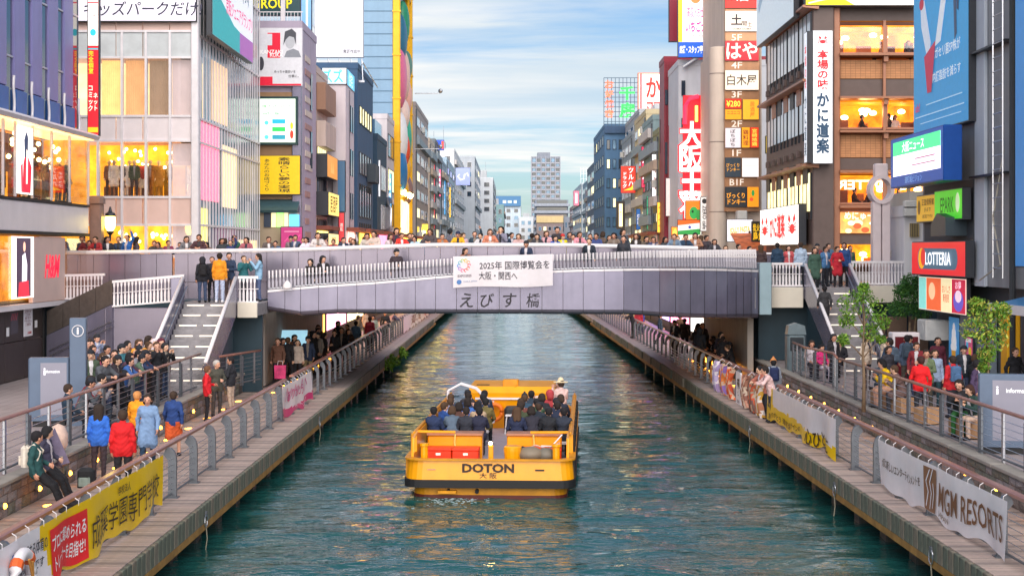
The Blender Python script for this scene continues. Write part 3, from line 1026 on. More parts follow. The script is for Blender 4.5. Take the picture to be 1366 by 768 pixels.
for i, (y0, y1, gl, em, sg, tx, lb) in enumerate([(77, 86, 'ffb04a', 2.2, '#c8321c', 'たこ焼', 'amber lit octopus snack front'), (86.5, 97, 'ff9ab4', 1.9, '#d84a80', 'カフェ', 'pink lit cafe front'), (97.5, 110, 'ffd9a0', 2., '#e8a020', '居酒屋', 'cream lit tavern front'), (110.5, 126, 'ff8a5a', 2.2, '#b8281c', '焼肉', 'coral lit grill front'), (127, 150, 'ffe0b0', 2.2, '#c89020', '酒場', 'pale gold lit bar front')]):
    added_quay_shop(lb + ' on the north quay past the bridge', PI / 2, -10.74, y0, y1, gl, em, sg, tx)
for i, (y0, y1, gl, em, sg, tx, lb) in enumerate([(77, 87, 'fff0e4', 1.5, '#d8c8b8', '喫茶', 'white lit tea room front'), (87.5, 98, 'ff8aa8', 2.1, '#c83a5a', 'バー', 'rose lit bar front'), (98.5, 112, 'c8a0ff', 1.6, '#7a4ab8', 'クラブ', 'violet lit club front'), (112.5, 128, 'ffc070', 2.2, '#d86a20', '串カツ', 'orange lit skewer front'), (128.5, 150, 'fff0c8', 2., '#e0b040', '鮨', 'ivory lit sushi front')]):
    added_quay_shop(lb + ' on the south quay past the bridge', -PI / 2, 10.38, y0, y1, gl, em, sg, tx)
# ------------------------------------------------------------------ buildings
m_navy = M('navy_cladding', '#24344f', .4, .3, .12, 2.)
m_lavp = M('lavender_cladding', '#8f8bc4', .4, .25, .1, 1.2, 0., streak=.4)
m_bwhite = M('white_cladding', '#e9e2e6', .45, 0, .07, 1.5, 0., streak=.4)
m_pink = M('pinkish_render', '#e2c4ba', .6, 0, .08, 1.5, 0., streak=.4)
m_warm = M('lit_shop_interior', '#ff9222', .6, 0, .55, 1.3, 0., emit=1.0)  # these interior walls and ceilings glow themselves, in place of room lamps
m_orange = M('lit_dining_room', '#ff7a10', .6, 0, .6, 1.4, 0., emit=.95)
m_peach = M('lit_curtain', '#f3d3a0', .7, 0, .25, 1.0, 0., emit=.7)
m_bulb = M('bulb', '#fff0c0', .4, 0, .02, 1, 0., emit=9, ecol='#ffdf90')
m_litwin = M('lit_window', '#ffe3a8', .5, 0, .3, 1.2, 0., emit=.9)
m_blueglass = M('sky_blue_glass', '#5d86a6', .08, .2, .25, .6, 0., spec=.9)
m_paleglass = M('pale_glass', '#d2dade', .15, .05, .15, .8, 0., spec=.8)
m_clear = glass_mat('shop_glass', (.95, .95, .97), .02, .92)
m_alu = M('aluminium_frame', '#c3c3cc', .35, .6, .06, 2.)
m_dframe = M('dark_frame', '#2c3038', .4, .4, .1, 2.)
m_ac = M('air_conditioner_grey', '#c9cac8', .5, 0, .1, 4.)
wallmats = {}
def wall(hexc, kind=None, bs=1., rough=.6):
    return M('wall_%s_%s' % (hexc.lstrip('#'), kind or 'plain'), hexc, rough, 0, .13, .8, .1, kind=kind, bs=bs, streak=.55)
def building(name, label, x0, x1, y0, y1, z1, m, z0=4.9, cat='building', roof=True, group=None):
    r = thing(name, label, cat, ((x0 + x1) / 2, (y0 + y1) / 2, z0), 0, group)
    hx, hy = (x1 - x0) / 2, (y1 - y0) / 2
    obj('wall', MB().box(-hx, hx, -hy, hy, 0, z1 - z0), m, r)
    if roof:
        mb = MB()
        for (a, b, c, d) in ((-hx - .04, hx + .04, -hy - .04, -hy + .14), (-hx - .04, hx + .04, hy - .14, hy + .04), (-hx - .04, -hx + .14, -hy + .141, hy - .141), (hx - .14, hx + .04, -hy + .141, hy - .141)):
            mb.box(a, b, c, d, z1 - z0 + .001, z1 - z0 + .45)
        obj('roof_parapet', mb, m, r)
    return r
def part(root, name, mb, m, **k):
    return obj(name, mb, m, root, tuple(-c for c in root.location), **k)
_wc = {}
def window_mesh(w, h, nv=1, nh=1, fr=.06):
    key = (round(w, 2), round(h, 2), nv, nh)
    if key in _wc:
        return _wc[key]
    mb = MB()
    D = .05
    mb.box(-w / 2 - fr, w / 2 + fr, -D, 0, h / 2, h / 2 + fr)
    mb.box(-w / 2 - fr * 1.6, w / 2 + fr * 1.6, -D * 1.7, 0, -h / 2 - fr, -h / 2)
    mb.box(-w / 2 - fr, -w / 2, -D, 0, -h / 2, h / 2)
    mb.box(w / 2, w / 2 + fr, -D, 0, -h / 2, h / 2)
    for i in range(1, nv):
        x = -w / 2 + w * i / nv
        mb.box(x - fr * .35, x + fr * .35, -D * .7, -.025, -h / 2, h / 2)
    for i in range(1, nh):
        z = -h / 2 + h * i / nh
        mb.box(-w / 2, w / 2, -D * .6, -.025, z - fr * .35, z + fr * .35)
    mb.add([(-w / 2, -.02, -h / 2), (w / 2, -.02, -h / 2), (w / 2, -.02, h / 2), (-w / 2, -.02, h / 2)], [(0, 1, 2, 3)], 1)
    me = mb.mesh('window')
    me.materials.append(m_alu)
    me.materials.append(m_dglass)
    _wc[key] = me
    return me
ROT = {'S': 0., 'E': PI / 2, 'W': -PI / 2}
def win(root, face, pos, w, h, frame=None, pane=None, nv=1, nh=1, name='window'):
    """pos: world point on the facade plane."""
    o = obj(name, window_mesh(w, h, nv, nh), None, root, Vector(pos) - root.location, (0, 0, ROT[face]))
    override(o, [frame, pane])
    return o
def facade(root, face, plane, u0, u1, v0, v1, nu, nv, fw=.6, fh=.55, frame=None, panes=None, mull=1, lit=.12, skip=()):
    """A grid of windows; plane is Y for S faces and X for E and W faces."""
    du, dv = (u1 - u0) / nu, (v1 - v0) / nv
    for j in range(nv):
        for i in range(nu):
            if (i, j) in skip:
                continue
            u, v = u0 + (i + .5) * du, v0 + (j + .5) * dv
            pos = (u, plane, v) if face == 'S' else (plane, u, v)
            p = m_litwin if rng.random() < lit else (panes or [m_dglass, m_blueglass])[rng.integers(len(panes or [0, 0]))]
            win(root, face, pos, du * fw, dv * fh, frame, p, mull)
def rz(face):
    return ROT[face]
def side_sign(name, label, face, X, d0, d1, z0, z1, bg, items=(), emit=1., depth=.25, **k):
    sgn = 1 if face == 'E' else -1
    return sign(name, label, (X + sgn * depth, (d0 + d1) / 2, (z0 + z1) / 2), abs(d1 - d0), z1 - z0, ROT[face], bg, items, depth, emit, **k)
def fsign(name, label, px0, px1, py0, py1, d, bg, fn=None, emit=1., depth=.2, **k):
    loc, w_, h_ = px_front(px0, px1, py0, py1, d)
    return sign(name, label, loc, w_, h_, 0., bg, fn(w_, h_) if fn else (), depth, emit, **k)
m_sky_panel = C('#7fb2d8', 0, .4)

# --- A: navy and lavender shop block on the north terrace
XA = -16.7
A_ = thing('department_store', 'navy and lavender finned store with glowing show windows above north terrace', 'building', (-19, 53.5, ZT))
part(A_, 'wall', MB().box(-30, XA - .42, 44, 59.2, 10.6, 19), m_navy)
part(A_, 'core', MB().box(-30, XA - 1.9, 44, 59.0, ZT, 10.5), m_pink)
bays = [(45.2, 46.3), (47.1, 48.25), (49.05, 50.15), (50.9, 52.05), (52.8, 53.95), (54.7, 55.85), (56.6, 57.75)]
for (a, b) in bays:
    part(A_, 'cladding_panel', MB().cbox(XA - .44, XA - .2, a, b, 11.55, 19, .02), m_lavp)
    part(A_, 'blue_box', MB().cbox(XA - .44, XA - .16, a + .1, b + .1, 10.62, 11.5, .02), C('#2d66b5', 0, .35, .2))
    part(A_, 'window_strip', MB().box(XA - .43, XA - .27, b + .05, b + .7, 10.7, 19), m_dglass)
    for z in np.arange(12.4 + (a * 3 % 1.4), 19, 2.3):
        part(A_, 'transom', MB().box(XA - .27, XA - .22, b + .05, b + .7, z, z + .06), m_alu)
    q = [(XA - .06, b + .3 + .05 * math.sin(t * 6.3), 10.65 + 1.25 * t) for t in np.linspace(0, 1, 10)]
    part(A_, 'wavy_fin', MB().tube(q, .05, 6), m_white, smooth=True)
part(A_, 'cornice', MB().prism([(XA - 2, 10.42), (XA + .35, 10.38), (XA + .42, 10.5), (XA + .3, 10.6), (XA - 2, 10.6)], 'y', 44, 59.3), m_white)
part(A_, 'soffit_strip', MB().box(XA - 1.5, XA + .2, 44, 59.2, 10.36, 10.4), M('lit_soffit', '#ffc98a', .5, 0, .1, 1, 0., emit=1.2))  # soffit glows itself, its warm light is put into the material
part(A_, 'white_band', MB().cbox(XA - 1.8, XA - .02, 44, 59.2, 6.7, 7.72, .03), m_bwhite)
part(A_, 'black_edge', MB().box(XA - 1.7, XA + .02, 44, 59.25, 7.73, 7.82), m_black)
part(A_, 'black_edge', MB().box(XA - 1.7, XA + .02, 44, 59.25, 6.58, 6.69), m_black)
part(A_, 'interior', MB().box(XA - 1.85, XA - 1.75, 44, 58.8, 7.83, 10.35), m_warm)
part(A_, 'interior', MB().box(XA - 1.85, XA - 1.75, 44, 58.8, 4.2, 6.55), m_warm)
part(A_, 'end_wall', MB().box(XA - 1.7, XA - .06, 58.9, 59.1, 7.83, 10.35), m_warm)
for (y0, y1) in ((44, 46.6), (46.7, 49.2), (49.3, 50.4), (52.3, 54.4), (54.5, 56.6), (56.7, 59.1)):
    part(A_, 'show_window', MB().box(XA - .03, XA - .01, y0, y1, 7.85, 10.34), m_clear)
for y in (46.65, 49.25, 50.45, 52.25, 54.45, 56.65, 59.15):
    part(A_, 'mullion', MB().box(XA - .06, XA + .02, y - .04, y + .04, 7.84, 10.36), m_alu)
for i in range(34):
    y, h_ = rng.uniform(46, 58.5), rng.uniform(.4, 1.7)
    part(A_, 'display_rack', MB().cbox(XA - 1.74, XA - 1.74 + rng.uniform(.15, .5), y, y + rng.uniform(.1, .7), 7.84, 7.84 + h_, .02), M('rack_%d' % (i % 4), ['#8a5220', '#5a3418', '#c8843a', '#e8d2b0'][i % 4], .7, 0, .35, 3.))
for i in range(40):
    y = 46 + i * .32
    part(A_, 'slatted_screen', MB().box(XA - 1.745, XA - 1.66, y, y + .08, 8.9 - (i % 9 > 5) * .6, 10.3), M('rack_1', '#5a3418'))
for i in range(26):
    y, z = rng.uniform(49, 58.6), rng.uniform(9.2, 10.2)
    part(A_, 'bulb', MB().ball((XA - rng.uniform(.4, 1.6), y, z), .09, n=8), m_bulb)
# posters
def poster(root, X, y0, y1, z0, z1, items, bg='#f6efe6', emit=.9, rot='E'):
    """Fashion print: kept to plain silhouettes."""
    o = obj('poster', MB().box(-abs(y1 - y0) / 2, abs(y1 - y0) / 2, 0, .06, -(z1 - z0) / 2, (z1 - z0) / 2), C(bg, emit), root, Vector((X, (y0 + y1) / 2, (z0 + z1) / 2)) - root.location, (0, 0, ROT[rot]))
    print_items(o, items, -.002, emit)
poster(A_, XA + .05, 50.55, 52.1, 7.95, 10.25, [('p', [(-.35, -1.1), (.5, -1.1), (.62, -.2), (.3, .1), (-.1, .15), (-.25, -.1)], '#c8152e'), ('p', [(-.12, .1), (.2, .1), (.25, .8), (.05, 1.0), (-.18, .7)], '#23304a'), ('p', [(.0, -.8), (.16, -.8), (.22, .3), (.05, .4)], '#f2d8c8'), ('p', [(-.5, -1.1), (-.3, -1.1), (-.35, -.1), (-.55, -.2)], '#d43040')])
poster(A_, XA + .05, 50.0, 52.2, 4.4, 6.5, [('r', 0, 0, 1.5, 2.0, '#3a2c3c'), ('p', [(-.2, -1), (.3, -1), (.35, .1), (.15, .5), (-.15, .4)], '#e9e2ec'), ('p', [(-.6, -1), (.6, -1), (.5, -.45), (-.5, -.5)], '#b02838'), ('d', .05, .7, .13, .17, '#d9a890')])
part(A_, 'ground_wall', MB().cbox(XA - .2, XA - .04, 52.4, 56.2, 4.2, 6.5, .02), m_pink)
lt_ = part(A_, 'lettering', text_mesh('H&M', 1.8, .85, .03, False, 0., .3), C('#e01838', .7), rot=(0, 0, PI / 2))  # red letters reflected in the glass, built as a glowing sign
lt_.location = Vector((XA - .03, 54.6, 5.45)) - A_.location
part(A_, 'ground_window', MB().box(XA - .03, XA - .01, 44, 49.9, 4.2, 6.55), m_clear)
part(A_, 'ground_window', MB().box(XA - .03, XA - .01, 56.3, 59.1, 4.2, 6.55), m_clear)
part(A_, 'base_wall', MB().box(-30, XA - .9, 44, 59, ZT, 4.19), m_pink)
part(A_, 'shop_floor', MB().box(-19, XA - .05, 44, 59, 4.0, 4.18), m_bwhite)
fsign('vertical_sign', 'tall red and white net cafe sign on the corner of the navy store', 117.5, 131, -40, 180, 59.45, '#e8222c', lambda w_, h_: [
    ('r', 0, h_ * .27, w_, h_ * .46, '#fff4e8'), ('r', 0, h_ * .02, w_, .06, '#28a8b8'), ('t', 'ネ\nッ\nト', .1, -h_ * .3, .17, 1.1, '#fff6e0'), ('t', 'コ\nミ\nッ\nク', -.1, -h_ * .28, .17, 1.5, '#fff6e0'),
    ('t', '完\n全\n個\n室', -.08, -h_ * .06, .2, .9, '#ffd428'), ('d', .0, h_ * .12, .12, .14, '#30b0c0'), ('r', 0, h_ * .3, w_, .05, '#e8404c'), ('t', '10F', 0, h_ * .22, .2, .12, '#e86070'), ('r', 0, -h_ * .47, w_, .2, '#ffb020')], 1.3, .25)

# pillar and lantern at the north end of the bridge
pl = thing('bridge_pillar', 'brown stone pillar at the north end of the bridge parapet', 'pillar', (WX(129, 60.3), 60.3, 4.5))
obj('shaft', MB().cbox(-.24, .24, -.24, .24, 0, 3.4, .04), M('brown_granite', '#8a7168', .5, 0, .15, 4.), pl)
obj('capital', MB().cbox(-.3, .3, -.3, .3, 3.4, 3.72, .1), M('brown_granite', '#8a7168'), pl)
la = thing('lantern', 'lit glass lantern on bracket beside the brown bridge pillar', 'lantern', (WX(147, 60.6), 60.6, 6.8))
obj('glass', MB().lathe([(.1, 0), (.2, .15), (.22, .45), (.2, .6), (.12, .66)], n=10), M('lantern_glass', '#fff0a0', .4, 0, .05, 1, 0., emit=6, ecol='#ffe070'), la)
obj('cap', MB().lathe([(.22, .6), (.2, .72), (.08, .8), (.03, 1.0)], n=8), m_dframe, la)
obj('foot', MB().lathe([(.03, -.4), (.05, -.15), (.16, -.03), (.12, .02)], n=8), m_dframe, la)
obj('bracket', MB().tube([(0, 0, -.3), (-.25, 0, -.45), (-.5, 0, -.3)], .04, 6), m_dframe, la)

# --- B: white glass corner building
YBF, XB0, XB1 = 68., -26., WX(262, 68)
sB = F / YBF
def zb(py):
    return WZ(py, YBF)
B_ = thing('glass_store', 'pale glass fronted store with lit curtains beyond the navy store', 'building', ((XB0 + XB1) / 2, 76, 4.2))
part(B_, 'core', MB().box(XB0, XB1 - 1.2, YBF + 2.2, 85.4, 4.2, 24), m_pink)
for (a, b, m) in ((300, 263, m_pink), (188, 155, m_bwhite), (77, 42, m_paleglass), (42, 28, m_pink)):
    n = 5
    for i in range(n):
        x0, x1 = XB0 + 5.6 + (XB1 - XB0 - 5.6) * i / n, XB0 + 5.6 + (XB1 - XB0 - 5.6) * (i + 1) / n
        part(B_, 'spandrel_panel', MB().cbox(x0 + .02, x1 - .02, YBF, YBF + .12, zb(a), zb(b), .01), m)
for (a, b, m, cur) in ((155, 78, m_peach, True), (263, 190, m_warm, False), (345, 300, m_warm, False)):
    part(B_, 'interior', MB().box(XB0 + 5, XB1 - .1, YBF + 1.9, YBF + 2.1, zb(a), zb(b)), m)
    for i in range(4):
        x0, x1 = WX(131 + 32 * i, YBF), WX(131 + 32 * (i + 1), YBF)
        part(B_, 'window_pane', MB().box(x0 + .03, x1 - .03, YBF + .05, YBF + .07, zb(a) + .02, zb(b) - .02), m_clear)
        if cur and i < 3:
            k = 22
            vs = []
            for j in range(k + 1):
                x = x0 + .06 + (x1 - x0 - .12) * j / k
                y = YBF + .4 + (.06 if j % 2 else 0)
                vs += [(x, y, zb(a) + .03), (x, y, zb(b) - .05)]
            part(B_, 'curtain', MB().add(vs, [(2 * j, 2 * j + 2, 2 * j + 3, 2 * j + 1) for j in range(k)]), M('glowing_pleated_curtain_%d' % i, ['#e8bd7c', '#d8aa78', '#b39a80'][i], .8, 0, .1, 2, 0., emit=[.7, .5, .3][i]))  # cloth glows itself, the light behind it is put into the material
        if i == 3:
            part(B_, 'blind', MB().box(x0 + .03, x1 - .03, YBF + .3, YBF + .33, zb(a) + .03, zb(b) - .03), M('pale_blind', '#e3cfc8', .7, 0, .05, 2, 0., emit=.25))
for px in (131, 163, 195, 227, 257):
    part(B_, 'mullion', MB().box(WX(px, YBF) - .05, WX(px, YBF) + .05, YBF - .1, YBF + .14, 4.2, zb(42)), m_white)
for py in (300, 263, 188, 155, 77, 42):
    part(B_, 'transom', MB().box(XB0, XB1, YBF - .06, YBF + .0, zb(py) - .05, zb(py) + .05), m_white)
part(B_, 'corner_post', MB().cbox(XB1 - .22, XB1 + .12, YBF - .16, YBF + .2, 4.2, zb(-60), .04), m_white)
for i in range(46):
    part(B_, 'bulb', MB().ball((WX(rng.uniform(135, 232), YBF), YBF + rng.uniform(.5, 1.7), zb(rng.choice([rng.uniform(194, 222), rng.uniform(308, 325)]))), .075, n=8), m_bulb)
# side facing the canal: white fins over pale glass
part(B_, 'side_glass', MB().box(XB1 - .3, XB1 - .12, YBF + .3, 85.3, 4.2, 24), M('louvre_glass', '#93a9b8', .12, .1, .2, .5, 0., spec=.9))
for i in range(12):
    for j in range(9):
        if (i * 5 + j * 3) % 4 == 0:
            part(B_, 'glass_panel', MB().box(XB1 - .119, XB1 - .113, 68.9 + i * 1.37, 70.2 + i * 1.37, 4.6 + j * 2.1, 6.6 + j * 2.1), m_paleglass)
for (y0, y1, z0, z1, c, e) in ((69.5, 73.6, 8.4, 12.0, '#ff6a86', .9), (74.5, 78.5, 8.2, 11.3, '#f0d8a8', .5), (69.2, 71, 5.2, 8.0, '#ffe37a', .6), (79, 84.5, 4.6, 6.6, '#f0cf9a', .6), (72, 76, 12.3, 15.2, '#f0c9a0', .4)):
    part(B_, 'lit_bay', MB().box(XB1 - .11, XB1 - .09, y0, y1, z0, z1), C(c, e, .5))
for i, y in enumerate(np.linspace(YBF + .4, 85.3, 24)):
    part(B_, 'vertical_fin', MB().box(XB1 - .085, XB1 - .035, y - .04, y + .04, 4.3, 24), m_white)
for z in (7.2, 11.0, 12.1, 15.9, 19.6):
    part(B_, 'floor_line', MB().box(XB1 - .1, XB1 - .02, YBF + .2, 85.35, z - .05, z + .05), m_white)
fsign('fascia_sign', 'long white sign with bold dark lettering above the glass store', 100, 261, -30, 28, YBF - .3, '#eae6f4', lambda w_, h_: [('t', 'キッズパークだけ!', .35, -h_ * .22, w_ * .98, h_ * .34, '#20203a', {'b': .01, 'keep': False, 'sh': .12})], .5, .3)
side_sign('billboard', 'slanted teal and white roof billboard on the canal side of the glass store', 'E', XB1 + .35, 68.4, 79, 15.9, 20, '#f4f6fb', [
    ('p', [(-5.3, -2.05), (5.3, -2.05), (5.3, -1.2), (0, -.9), (-5.3, .3)], '#35b0b4'), ('p', [(1.5, -2.05), (5.3, -2.05), (5.3, -1.0), (1.5, -1.0)], '#b06ab8'), ('t', '11月26日(水)', 1.0, 1.1, 7, 1.0, '#5a6a80'), ('t', '京阪ジェニアグランプリ', 1.5, -.2, 7.2, .8, '#e05a90'), ('d', -4, .9, .7, .8, '#3a9ad8')], .5, .3)

# --- C: poster building
C_ = building('advert_building', 'lavender grey building hung with posters and a screen', -16.5, -12.2, 87, 93.4, 18.9, wall('#b5aabf'))
part(C_, 'brown_bay', MB().box(-16.4, -12.75, 86.85, 86.99, 9, 15.2), wall('#a98562'))
part(C_, 'corner_pier', MB().cbox(-12.72, -12.18, 86.7, 86.99, 4.9, 18.9, .03), m_lav)
for z in np.arange(6, 18, .8):
    part(C_, 'wall_plaque', MB().box(-12.19, -12.15, 88.3, 88.3 + rng.uniform(1, 3.2), z, z + .35), wall(['#c9b4a4', '#d9cec4', '#b48d88', '#bcb4bc'][int(z * 5) % 4]))
for z in (11, 14.5):
    part(C_, 'slot_window', MB().box(-12.18, -12.12, 90.5, 91.1, z, z + 2.2), m_dglass)
fsign('billboard', 'red white and grey poster with a portrait silhouette', 346, 403, 38, 114, 86.6, '#dcdde4', lambda w_, h_: [
    ('r', -w_ * .16, h_ * .2, w_ * .3, h_ * .44, '#e8123a'), ('r', -w_ * .34, h_ * .3, w_ * .28, h_ * .2, '#d9dae2'), ('t', 'KANZAKI', -w_ * .22, h_ * .085, w_ * .52, h_ * .07, '#ffffff'), ('t', 'RUKA', -w_ * .1, h_ * .03, w_ * .3, h_ * .07, '#ffffff'),
    ('p', [(w_ * .08, h_ * -.01), (w_ * .48, h_ * -.01), (w_ * .42, h_ * .1), (w_ * .3, h_ * .14), (w_ * .14, h_ * .1)], '#8a8e98'), ('d', w_ * .22, h_ * .28, w_ * .12, h_ * .14, '#b9bcc4'),
    ('p', [(w_ * .06, h_ * .2), (w_ * .1, h_ * .44), (w_ * .26, h_ * .49), (w_ * .36, h_ * .42), (w_ * .36, h_ * .2), (w_ * .31, h_ * .34), (w_ * .2, h_ * .36), (w_ * .12, h_ * .3)], '#4a4c56'),
    ('r', -.05, -h_ * .49, w_, h_ * .03, '#e8123a'), ('r', -w_ * .34, -h_ * .42, w_ * .3, h_ * .14, '#e8123a'), ('d', -w_ * .46, -h_ * .12, w_ * .07, h_ * .12, '#3a3c46'), ('t', 'めっちゃ面白いを', w_ * .1, -h_ * .26, w_ * .5, h_ * .05, '#4a4a52'), ('t', '仕事に。', w_ * .3, -h_ * .34, w_ * .24, h_ * .05, '#4a4a52')], .25, .15, side='#c9c4d0')
fsign('roof_sign', 'dark green roof sign with big yellow capitals', 335, 400, -12, 20, 88, '#123c42', lambda w_, h_: [('t', 'GROUP', -w_ * .07, -.05, w_ * .82, h_ * .42, '#f4e21c', {'b': .02, 'keep': False})], .5, .4)
rr = thing('roof_railing', 'white roof railing below the dark green sign', 'railing', (-14.2, 87.4, 19))
for i in range(20):
    obj('bar', MB().box(-1.9 + i * .2, -1.87 + i * .2, 0, .03, 0, .9), m_white, rr)
obj('rail', MB().box(-2, 2, -.01, .04, .9, .96), m_white, rr)
obj('prop', MB().box(.75, 1.0, -.2, 0, -.1, 1.6), m_white, rr)
fsign('roof_panel', 'tall pale blue roof panel behind the poster building', 401, 415, -20, 40, 92, '#7eb4ea', lambda w_, h_: [('r', w_ * .1, 0, w_ * .2, h_, '#e8f2fc')], .35, .3)
fsign('screen', 'bright white digital screen with green and red blocks', 346, 394, 132, 190, 86.5, '#e4f6e2', lambda w_, h_: [
    ('t', '仕事とホームサービスのことなら', 0, h_ * .33, w_ * .85, h_ * .12, '#1c8a48'), ('t', 'お気軽にご相談ください', -.1, h_ * .16, w_ * .7, h_ * .06, '#4a8a6a'), ('r', w_ * .04, -h_ * .02, w_ * .36, h_ * .1, '#1fa6cc'), ('r', w_ * .04, -h_ * .2, w_ * .36, h_ * .1, '#2fc05a'), ('r', w_ * .04, -h_ * .38, w_ * .36, h_ * .1, '#2a92a8'),
    ('d', w_ * .4, -h_ * .32, w_ * .05, h_ * .1, '#e83a28'), ('d', w_ * .4, -h_ * .12, w_ * .04, h_ * .08, '#f4c020'), ('d', -w_ * .3, -h_ * .05, .12, .12, '#58c8e0'), ('d', -w_ * .3, -h_ * .38, .12, .12, '#58c8e0')], 1.1, .5, side='#2b4a4a', rim=.14)
fsign('vertical_banner', 'yellow sign with two columns of black brush writing', 345, 400, 208, 259, 86.4, '#f2c512', lambda w_, h_: [('t', '素\n晴\nら\nし\nい\n夢\nの\n実\n現', w_ * .12, 0, w_ * .3, h_ * .92, '#2a2618', {'keep': False}), ('t', 'あ\nな\nた\nの\nお\n店\nづ\nく\nり', -w_ * .3, 0, w_ * .14, h_ * .84, '#4a4220', {'keep': False})], .45, .15)
part(C_, 'lean_to_roof', MB().prism([(85.9, 8.2), (87, 8.9), (87, 9.05), (85.8, 8.35)], 'x', -15.5, -12.3), M('teal_roof', '#50727c', .4, .3))
part(C_, 'shop_front', MB().box(-15.2, -12.3, 86.2, 86.99, 4.9, 8.2), wall('#b7a58c'))
for (a, b, y0, y1, m) in ((352, 361, 278, 303, C('#39465a')), (362, 368, 278, 303, C('#e8dca8', .6)), (369, 378, 278, 303, C('#9ce87a', .9)), (379, 384, 278, 303, C('#f0e0b0', .6)), (386, 399, 286, 303, C('#58b8e8', 1.))):
    part(C_, 'shop_window', MB().box(WX(a, 86.1), WX(b, 86.1), 86.1, 86.18, WZ(y1, 86.1), WZ(y0, 86.1)), m)
fsign('poster', 'magenta poster leaning over the bridge crowd', 375, 403, 303, 332, 85.5, '#c83a84', lambda w_, h_: [('r', 0, h_ * .3, w_ * .7, h_ * .05, '#e89ac0'), ('s', [(-.4, -.2), (-.1, .1), (.2, -.1), (.5, .2)], .1, '#e8589a')], .3, .08)

# --- C2: narrow shophouse with projecting lit signs
C2 = building('shophouse', 'narrow brown shophouse with projecting orange and yellow signs', -16, -12.3, 93.6, 99.9, 17.2, wall('#cbbab0'))
for (z0, z1, m) in ((14.9, 16.6, wall('#a5806a')), (12.6, 14.2, wall('#d0beb4'))):
    part(C2, 'bay_fascia', MB().cbox(-12.29, -11.7, 94.2, 99.7, z0, z1, .03), m)
for z in (12.0, 9.6, 6.9):
    win(C2, 'E', (-12.3, 96.8, z + .3), 4.6, 1.6, m_dframe, m_litwin if z > 11 else m_dglass, 4)
side_sign('projecting_sign', 'orange box sign on the narrow brown shophouse', 'E', -12.3, 94.2, 99.6, 10.7, 12.1, '#f2a23a', [('p', [(-1, -.4), (-.5, .5), (0, -.4), (.4, .4), (.9, -.4)], '#f6c070')], .7, .7)
side_sign('projecting_sign', 'glowing yellow box sign with brush marks on narrow shophouse', 'E', -12.3, 94, 99.6, 8.3, 9.7, '#ffe27a', [('t', '居酒屋', 0, 0, 4, 1.1, '#6a4a12', {'keep': False})], 1.2, .8)
side_sign('projecting_sign', 'lit cream ground floor sign of the narrow shophouse', 'E', -12.3, 94, 99.4, 5.9, 7.1, '#ffe9a0', [('t', '酒場', 0, 0, 3, .8, '#8a5a1a')], 1.2, .8)
# --- D: white building with neon roof sign
D_ = building('office_building', 'white tiled building under a blue neon roof sign', -15.5, -11.15, 100.5, 105.8, WZ(113, 100.5), wall('#dcd4dc'))
for z in (14.2, 11.2, 8.2):
    part(D_, 'slot_window', MB().box(-11.16, -11.08, 103.2, 103.9, z, z + 1.8), m_dglass)
    part(D_, 'slot_window', MB().box(-11.16, -11.08, 104.5, 105.0, z, z + 1.8), m_dglass)
part(D_, 'side_band', MB().box(-11.15, -11.11, 102.6, 102.9, 5, 17), C('#6a6470'))
part(D_, 'grey_pier', MB().cbox(WX(443, 99.8), WX(450, 99.8), 100, 100.49, 4.9, WZ(212, 100), .03), wall('#8a858a'))
fsign('vertical_sign', 'tall blue glass panel over a red panel on the white building', 450, 460, 215, 282, 100.1, '#3f6f96', None, .15, .3, side='#1c3040')
fsign('vertical_sign', 'narrow red panel low on the white building', 452, 459, 284, 322, 100.0, '#d8404a', lambda w_, h_: [('t', '酒\n処', 0, 0, w_ * .6, h_ * .6, '#ffe8e0')], .5, .2)
fsign('neon_roof_sign', 'white roof sign with cyan neon characters', 430, 462, 91, 112, 100.4, '#cfe6f4', lambda w_, h_: [('t', 'ズズ', -.1, 0, w_ * .85, h_ * .85, '#36b4ea', {'keep': False, 'e': 1.4, 'sh': -.2})], .6, .3)
side_sign('neon_roof_sign', 'canal side face of the cyan neon roof sign', 'E', -11.3, 100.8, 105.6, WZ(112, 100.5), WZ(91, 100.5), '#5fc4ea', [('t', '住宅', 0, 0, 3.6, .9, '#e8fbff')], .9, .2)
bb = fsign('billboard', 'large blank white roof billboard on steel trusses', 420, 484, -40, 76, 107, '#e9ebf4', lambda w_, h_: [('t', '意匠作成中', w_ * .27, -h_ * .44, w_ * .36, h_ * .05, '#5a5a66', {'b': .02})], .3, .4, side='#b9bcc8')
for i in range(5):
    obj('truss', MB().tube([(-1.6 + i * .8, .3, -3.2), (-1.2 + i * .8 * (1 if i % 2 else .9), .3, -4.8)], .05, 5), m_steel, bb)
obj('truss', MB().box(-1.8, 1.8, .2, .35, -4.9, -4.75), m_steel, bb)
obj('flood_lamp', MB().tube([(-1.7, 0, -1.0), (-2.0, -.9, -.8)], .04, 5).box(-2.2, -1.8, -1.1, -.8, -.85, -.75), m_steel, bb)
